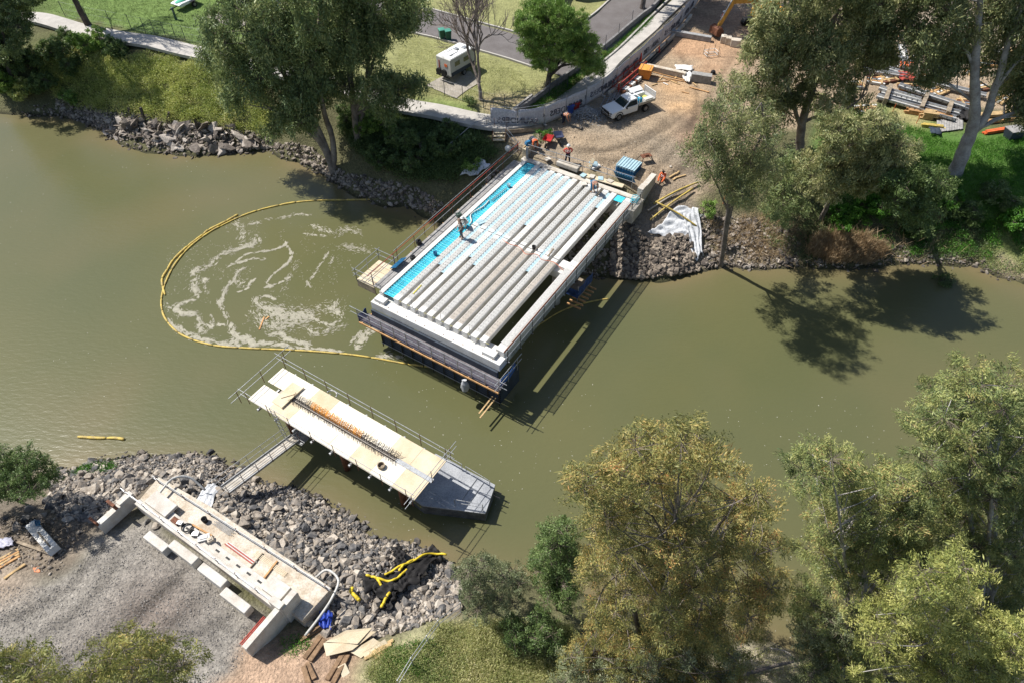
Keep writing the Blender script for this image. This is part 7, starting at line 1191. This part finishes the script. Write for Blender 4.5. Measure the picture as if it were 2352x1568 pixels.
# shrubs on the far bank
def shrub(px, r, h, leafm, lab, n=7, ln=.16, wd=.06, grp=None, name='shrub', nl=60, tb=.5):
    p = T(*px); ex = [((rng.uniform(-r, r)*.8, rng.uniform(-r, r)*.8, rng.uniform(.35, 1)*h), r*rng.uniform(.4, .65)) for _ in range(n)]
    return tree(name, lab, p, [], leafm, B_dark, .05, ln, wd, 26, nl, extra=ex, rc=.28, cat='shrub', grp=grp, forks=2, droop=.1, tb=tb)
SHR = [((20, 150), 2.2, 2.8, L_shrub), ((75, 170), 1.9, 2.4, L_shrub), ((15, 215), 1.6, 1.8, L_green), ((110, 205), 1.5, 1.6, L_shrub), ((150, 130), 1.8, 2.0, L_shrub), ((215, 120), 1.5, 1.6, L_green), ((195, 160), 1.5, 1.3, L_shrub), ((55, 225), 1.3, 1.3, L_weed), ((270, 130), 1.2, 1.2, L_shrub), ((165, 235), 1.0, .9, L_green)]
for i, (px, r, h, m) in enumerate(SHR): shrub(px, r, h, m, f'{ordn[i]} low dark bush from the top on the far left bank' if i < 9 else 'small green bush at the far left water edge', 9, .2, .08, 'bushes on the far left bank')
for i, (px, r, h, m) in enumerate([((870, 300), 1.8, 1.6, L_green), ((930, 330), 1.6, 1.4, L_shrub), ((880, 370), 1.6, 1.2, L_shrub), ((990, 350), 1.5, 1.3, L_shrub), ((960, 380), 1.4, 1.1, L_shrub), ((1060, 350), 1.2, 1.0, L_shrub), ((820, 290), 1.6, 1.3, L_shrub), ((1085, 390), .8, .8, L_green), ((1030, 320), 1.4, 1.1, L_shrub)]): shrub(px, r, h, m, f'{ordn[i]} bush of the dark bank between the river gums and the bridge', 8, .18, .08, 'bushes on the bank left of the bridge')
shrub((1612, 495), .8, .9, L_green, 'bright green bush beside the white geotextile', 6, .14, .06); shrub((1250, 318), .7, .5, L_grass, 'low green weeds below the bannered fence', 5, .14, .05); shrub((2165, 655), .9, .5, L_shrub, 'low green bush standing in the shaded water on the right', 5, .12, .05); shrub((1078, 245), .5, .9, L_shrub, 'small green bush at the foot of the leafless grey tree', 5, .12, .05)
for i, (px, r, h) in enumerate([((2330, 520), 1.5, 1.2), ((2270, 470), 1.4, 1.0), ((2160, 460), 1.5, 1.2), ((2210, 500), 1.4, 1.1), ((1990, 480), 1.6, 1.4), ((2060, 500), 1.4, 1.2), ((1930, 520), 1.3, 1.2), ((2120, 540), 1.2, 1.)]): shrub(px, r, h, [L_grass, L_shrub][i % 2], f'{ordn[i]} leafy bush on the steep right bank under the lawn', 8, .18, .08, 'bushes on the steep right bank')
# near bank trees
tree('rusty_gum', 'big rusty orange tinted gum in the foreground right of centre', T(1450, 1500), [([(1560, 975), (1505, 1000), (1450, 985), (1400, 1020), (1350, 1090), (1335, 1115), (1380, 1150), (1355, 1210), (1345, 1290), (1335, 1370), (1345, 1450), (1310, 1510), (1310, 1600), (1690, 1600), (1700, 1500), (1770, 1430), (1785, 1340), (1770, 1200), (1750, 1110), (1700, 1120), (1680, 1150), (1655, 1070), (1630, 1020), (1610, 985)], 240, .66, 2.4, -.4), ([(1310, 1440), (1310, 1600), (1700, 1600), (1700, 1500), (1760, 1430), (1600, 1380), (1450, 1400)], 70, .62, 1.2, -2.2)], L_org, B_grey, .3, .12, .028, 32, 84, rc=.27, droop=.5, forks=10, twig=.008, tb=.5)
tree('olive_gum', 'olive green gum in the middle of the foreground right group', T(1930, 1560), [([(1855, 1035), (1830, 1100), (1880, 1175), (1885, 1240), (1825, 1250), (1870, 1300), (1920, 1340), (2000, 1340), (2080, 1260), (2110, 1160), (2080, 1090), (2010, 1055), (1970, 1110), (1915, 1040)], 84, .74, 1.8, 2.5), ([(2000, 1100), (2100, 1090), (2140, 1180), (2160, 1260), (2060, 1290), (1990, 1250)], 30, .7, 1.6, 2.8)], L_olive, B_white, .22, .135, .03, 32, 70, rc=.27, droop=.5, forks=7, twig=.008)
tree('olive_gum', 'tall olive gum with pale limbs at the right edge of the foreground', T(2230, 1560), [([(2210, 860), (2130, 890), (2100, 910), (2110, 990), (2140, 1020), (2110, 1060), (2130, 1130), (2170, 1220), (2230, 1260), (2300, 1300), (2440, 1300), (2440, 860), (2330, 880), (2260, 870)], 130, .85, 2.2, 3.8)], L_olive, B_white, .3, .145, .032, 28, 66, rc=.27, droop=.5, forks=9, twig=.009, tb=.45)
tree('yellow_gum', 'pale yellow green gum at the bottom right', T(2060, 1600), [([(1975, 1500), (2000, 1400), (2080, 1310), (2150, 1285), (2220, 1300), (2235, 1380), (2240, 1480), (2260, 1600), (1950, 1600)], 80, .66, 1.4, -.6)], L_yel, B_white, .2, .13, .03, 38, 66, rc=.25, droop=.6, forks=5, twig=.008)
tree('yellow_gum', 'pale yellow gum in the bottom right corner', T(2330, 1640), [([(2270, 1450), (2310, 1410), (2440, 1400), (2440, 1600), (2250, 1600)], 44, .62, 1.2, -.6)], L_yel, B_white, .2, .13, .03, 40, 60, rc=.25, droop=.6, forks=4, twig=.008)
tree('dense_shrub', 'grey green leafy sapling between the rusty gum and the yellow gum', T(1880, 1550), [([(1835, 1360), (1900, 1340), (1960, 1390), (1975, 1450), (1950, 1580), (1840, 1580), (1830, 1460)], 24, .7, 1.0)], L_grey, B_grey, .1, .13, .035, 34, 60, rc=.25, forks=4, tb=.45, twig=.008)
tree('acacia', 'fine leaved tree at the bottom left over the gravel', T(300, 1700), [([(255, 1455), (215, 1480), (205, 1530), (190, 1600), (420, 1600), (425, 1510), (375, 1480), (310, 1450)], 46, .62, 1.3)], L_yelo, B_grey, .15, .11, .03, 40, 56, rc=.22, forks=5, twig=.007, tb=.5)
tree('acacia', 'fine leaved tree in the bottom left corner', T(40, 1720), [([(-60, 1505), (60, 1510), (90, 1530), (150, 1550), (160, 1600), (-60, 1600)], 24, .6, 1.2)], L_yelo, B_grey, .15, .11, .03, 40, 56, rc=.22, forks=4, twig=.007, tb=.5)
tree('dense_shrub', 'round dark green bush at the left edge on the near bank', T(40, 1150), [([(-80, 1045), (30, 1040), (85, 1060), (105, 1095), (90, 1130), (40, 1145), (-80, 1160)], 60, .72, 1.2, -.2)], L_shrub, B_dark, .1, .12, .045, 34, 62, rc=.25, forks=5, droop=.1, tb=.55, cat='shrub')
tree('dense_shrub', 'grey green bush on the near bank beside the dumped silt curtain', T(1120, 1395), [([(1050, 1300), (1100, 1285), (1170, 1290), (1200, 1340), (1185, 1400), (1110, 1410), (1060, 1370)], 34, .65, 1.2)], L_grey, B_dark, .1, .11, .035, 34, 60, rc=.23, forks=5, droop=0, tb=.45, cat='shrub')
tree('dense_shrub', 'dark green pointed bush left of the rusty gum', T(1280, 1400), [([(1260, 1215), (1290, 1205), (1315, 1240), (1325, 1320), (1310, 1390), (1240, 1380), (1225, 1300), (1250, 1240)], 52, .6, 1.2)], L_shrub, B_dark, .1, .12, .04, 34, 60, rc=.23, forks=4, droop=-.1, tb=.6, cat='shrub')
tree('dense_shrub', 'low dark bush under the pointed bush at the bottom centre', T(1250, 1450), [([(1150, 1400), (1250, 1410), (1300, 1440), (1290, 1490), (1180, 1470)], 20, .6, .8)], L_shrub, B_dark, .08, .11, .04, 34, 60, rc=.23, forks=3, droop=0, tb=.45, cat='shrub')
tree('olive_gum', 'lower olive gum above the yellow gum at the lower right, beside the water', T(2120, 1540), [([(2060, 1250), (2150, 1200), (2260, 1240), (2360, 1290), (2360, 1420), (2220, 1420), (2120, 1340), (2050, 1320)], 44, .7, 1.3, 1.6)], L_olive, B_white, .2, .135, .03, 32, 66, rc=.26, droop=.5, forks=4, twig=.008)
tree('olive_gum', 'low leafy gum under the middle olive gum at the water edge', T(1960, 1530), [([(1830, 1400), (1840, 1340), (1900, 1320), (1980, 1330), (2040, 1380), (2010, 1480), (1960, 1560), (1860, 1560)], 44, .66, 1.2, .3)], L_olive, B_grey, .15, .13, .03, 32, 66, rc=.25, droop=.4, forks=4, twig=.008)
tree('yellow_gum', 'pale green gum between the two yellow gums at the bottom', T(2230, 1640), [([(2180, 1450), (2290, 1420), (2320, 1500), (2300, 1600), (2150, 1600)], 34, .64, 1.2, -.3)], L_yel, B_white, .16, .13, .03, 34, 64, rc=.25, droop=.6, forks=3, twig=.008)
tree('dense_shrub', 'low grey green shrubbery at the foot of the rusty gum', T(1620, 1600), [([(1300, 1500), (1500, 1490), (1690, 1520), (1690, 1600), (1280, 1600)], 44, .6, 1.0, -.6)], L_grey, B_dark, .08, .11, .035, 32, 60, rc=.24, forks=4, droop=0, tb=.5, cat='shrub')
# ------------------------------------------------------------------ ground cover (uncountable)
def cover(name, poly, n, hgt, ln, wd, leafm, lab, nl=10, up=1.2, spread=.25, patch=0, zoff=0., clump=0, thr=-.3, tb=0):
    P = scatter(PW(poly), n)
    if patch: P = P[vnoise(P[:, 0], P[:, 1], patch, 77) > thr]
    z = Hh(P[:, 0], P[:, 1]); k = z > .05; P = P[k]; z = z[k]; hv = hgt*(.55+.55*(vnoise(P[:, 0], P[:, 1], 1.1, 5)*.5+.5)+rng.uniform(0, .3, len(P)))
    C = np.column_stack([P, z]); q = np.repeat(C, nl, 0); q[:, :2] += rng.normal(size=(len(q), 2))*spread; q[:, 2] = np.repeat(z, nl)+rng.uniform(0, 1, len(q))**1.3*np.repeat(hv, nl)*.8+zoff
    V, F = leaves(q, ln, wd, 0, up); tt = np.clip(np.repeat(rng.uniform(0, .5, len(P))+.35*(vnoise(P[:, 0], P[:, 1], 2.3, 41)*.5+.5), nl)+rng.uniform(-.1, .3, len(q))+tb, 0, 1)
    link(name, npmesh(name, V, F, tt), leafm, kind='stuff', label=lab, cat='ground cover')
def mounds(name, poly, n, r, h, ln, wd, leafm, lab, nl=220, tb=0):
    P = scatter(PW(poly), n); z = Hh(P[:, 0], P[:, 1]); k = z > .15; P = P[k]; z = z[k]; rr = r*rng.uniform(.5, 1.3, len(P)); u = unit(len(P)*nl); u[:, 2] = np.abs(u[:, 2]); q = np.repeat(np.column_stack([P, z]), nl, 0)+u*rng.uniform(.6, 1.1, (len(u), 1))*np.repeat(rr, nl)[:, None]*(1, 1, h)
    V, F = leaves(q, ln, wd, 0, .5); tt = np.clip(np.repeat(rng.uniform(.1, .6, len(P))+.2*vnoise(P[:, 0], P[:, 1], 3, 8), nl)+rng.uniform(-.2, .3, len(q))+tb, 0, 1); link(name, npmesh(name, V, F, tt), leafm, kind='stuff', label=lab, cat='ground cover')
mounds('weed_mounds', [(80, 130), (200, 115), (330, 132), (470, 156), (600, 205), (640, 280), (600, 315), (500, 285), (400, 280), (300, 262), (200, 245), (120, 215)], 430, .85, .95, .17, .05, L_weed, 'yellow green mounds of weed on the far left bank', 260, .08)
mounds('bush_mounds', [(800, 260), (900, 262), (1000, 295), (1100, 312), (1130, 345), (1080, 390), (980, 410), (900, 390), (820, 345)], 170, .6, .8, .16, .05, L_shrub, 'dark leafy mounds on the shaded bank left of the bridge', 190)
mounds('grass_mounds', [(880, 1520), (1010, 1450), (1120, 1440), (1310, 1460), (1330, 1600), (850, 1600)], 260, .45, .75, .15, .02, L_dry, 'tussocks of pale grass on the near bank at the bottom centre', 260)
mounds('bank_mounds', [(1900, 470), (2100, 490), (2352, 500), (2400, 600), (2240, 590), (2060, 580), (1900, 560)], 120, .6, .7, .16, .05, L_grass, 'green leafy mounds on the steep right bank', 170)
cover('bank_weeds', [(80, 130), (200, 110), (330, 128), (470, 152), (600, 200), (640, 280), (600, 320), (500, 290), (400, 285), (300, 268), (200, 250), (120, 220)], 1300, .3, .16, .05, L_weed, 'yellow green weeds covering the far left bank', 24, .9, .26, tb=.12)
cover('bank_weeds', [(800, 250), (900, 250), (1000, 290), (1100, 305), (1140, 350), (1100, 400), (1040, 420), (980, 420), (900, 400), (820, 350), (780, 300)], 3000, .5, .18, .06, L_shrub, 'dark weeds on the shaded bank left of the bridge', 18, .8, .26)
cover('lush_grass', [(1880, 280), (2020, 270), (2110, 300), (2180, 330), (2440, 310), (2440, 540), (2330, 540), (2200, 500), (2080, 470), (1960, 480), (1880, 450)], 6500, .28, .15, .035, L_grass, 'lush green grass on the right hand lawn', 12, 1.5, .16)
cover('bank_scrub', [(1740, 470), (1900, 460), (2100, 480), (2352, 540), (2400, 640), (2290, 630), (2240, 598), (2060, 595), (1850, 600), (1760, 560)], 3000, .4, .17, .04, L_gumd, 'dark scrub on the steep right bank', 12, .9, .22, patch=2.5)
cover('dry_reeds', [(1850, 590), (1870, 550), (1930, 545), (2000, 560), (2040, 590), (1990, 612), (1900, 612)], 620, .7, .8, .05, L_reed, 'dry brown reeds at the right water edge', 12, 1.8, .12)
cover('dry_reeds', [(1620, 480), (1800, 500), (1860, 560), (1760, 610), (1640, 600)], 700, .3, .3, .03, L_reed, 'dry brown grass among the rocks right of the bridge', 10, 1.2, .2, patch=1.5)
cover('dry_grass', [(860, 1500), (1010, 1430), (1120, 1430), (1300, 1450), (1330, 1600), (820, 1600)], 4200, .26, .15, .02, L_dry, 'dry yellow green grass on the near bank at the bottom centre', 15, 1.2, .13, patch=1.3, thr=-.45)
cover('dry_grass', [(1100, 1425), (1310, 1440), (1340, 1600), (1060, 1600)], 3500, .6, .2, .022, L_dry, 'taller pale grass beneath the bushes at the bottom centre', 16, 1.2, .14)
cover('dry_grass', [(1640, 1490), (1790, 1490), (1830, 1540), (1800, 1600), (1650, 1600)], 500, .3, .15, .02, L_dry, 'pale dry grass patch between the foreground gums', 10, 1.2, .15)
cover('green_weeds', [(640, 1470), (700, 1450), (720, 1490), (660, 1510)], 60, .2, .1, .04, L_grass, 'green weeds growing in the reddish earth beside the wing wall', 14, .8, .12)
cover('green_weeds', [(880, 1490), (1000, 1470), (1030, 1500), (960, 1550), (880, 1540)], 420, .22, .12, .03, L_grass, 'green weeds in the dry grass near the wire fence', 14, 1., .14, patch=.9)
cover('green_weeds', [(150, 1080), (210, 1070), (270, 1062), (260, 1080), (170, 1092)], 120, .25, .12, .04, L_grass, 'bright green weeds at the upper left tip of the rock bank', 16, .8, .14)
cover('lawn_grass', [(-100, -40), (560, -40), (560, 120), (470, 98), (330, 76), (200, 46), (-100, 0)], 9000, .05, .1, .03, L_lawn, 'mown green grass of the top left lawn', 5, 1.2, .12)
cover('lawn_grass', [(930, 80), (1100, 130), (1200, 170), (1230, 230), (1130, 250), (960, 215), (900, 180)], 5000, .04, .09, .025, L_dry, 'mown dry grass around the caravan', 4, 1.2, .12)
cover('verge_grass', [(1200, 262), (1372, 138), (1467, 58), (1545, -10), (1520, -10), (1490, 58), (1400, 128), (1290, 225), (1210, 268)], 1400, .2, .12, .035, L_grass, 'green grass strip between the retaining wall and the path', 10, 1.2, .14)
cover('fallen_branches', [(1700, 500), (1900, 520), (2100, 540), (2280, 600), (2240, 600), (2060, 598), (1850, 600), (1720, 560)], 240, .25, 1.1, .035, L_reed, 'dead twigs and fallen branches on the right bank', 3, .5, .5)
lg = thing('fallen_log', 'pale fallen log lying in the gap between the foreground gums', 'log', T(1700, 1500)); MB().tube(curve([T(1640, 1568)+(0, 0, .3), T(1720, 1548)+(0, 0, .35), T(1790, 1530)+(0, 0, .4), T(1830, 1525)+(0, 0, .7)], 14), np.linspace(.14, .05, 14), 8).build('log', B_grey, lg, smooth=True); MB().tube(curve([T(1765, 1490)+(0, 0, .15), T(1800, 1500)+(0, 0, .3), T(1825, 1520)+(0, 0, .3)], 10), np.linspace(.05, .03, 10), 6).build('branch', B_white, lg, smooth=True)
print('objects', len(bpy.data.objects), 'polys', sum(len(m.polygons) for m in bpy.data.meshes))
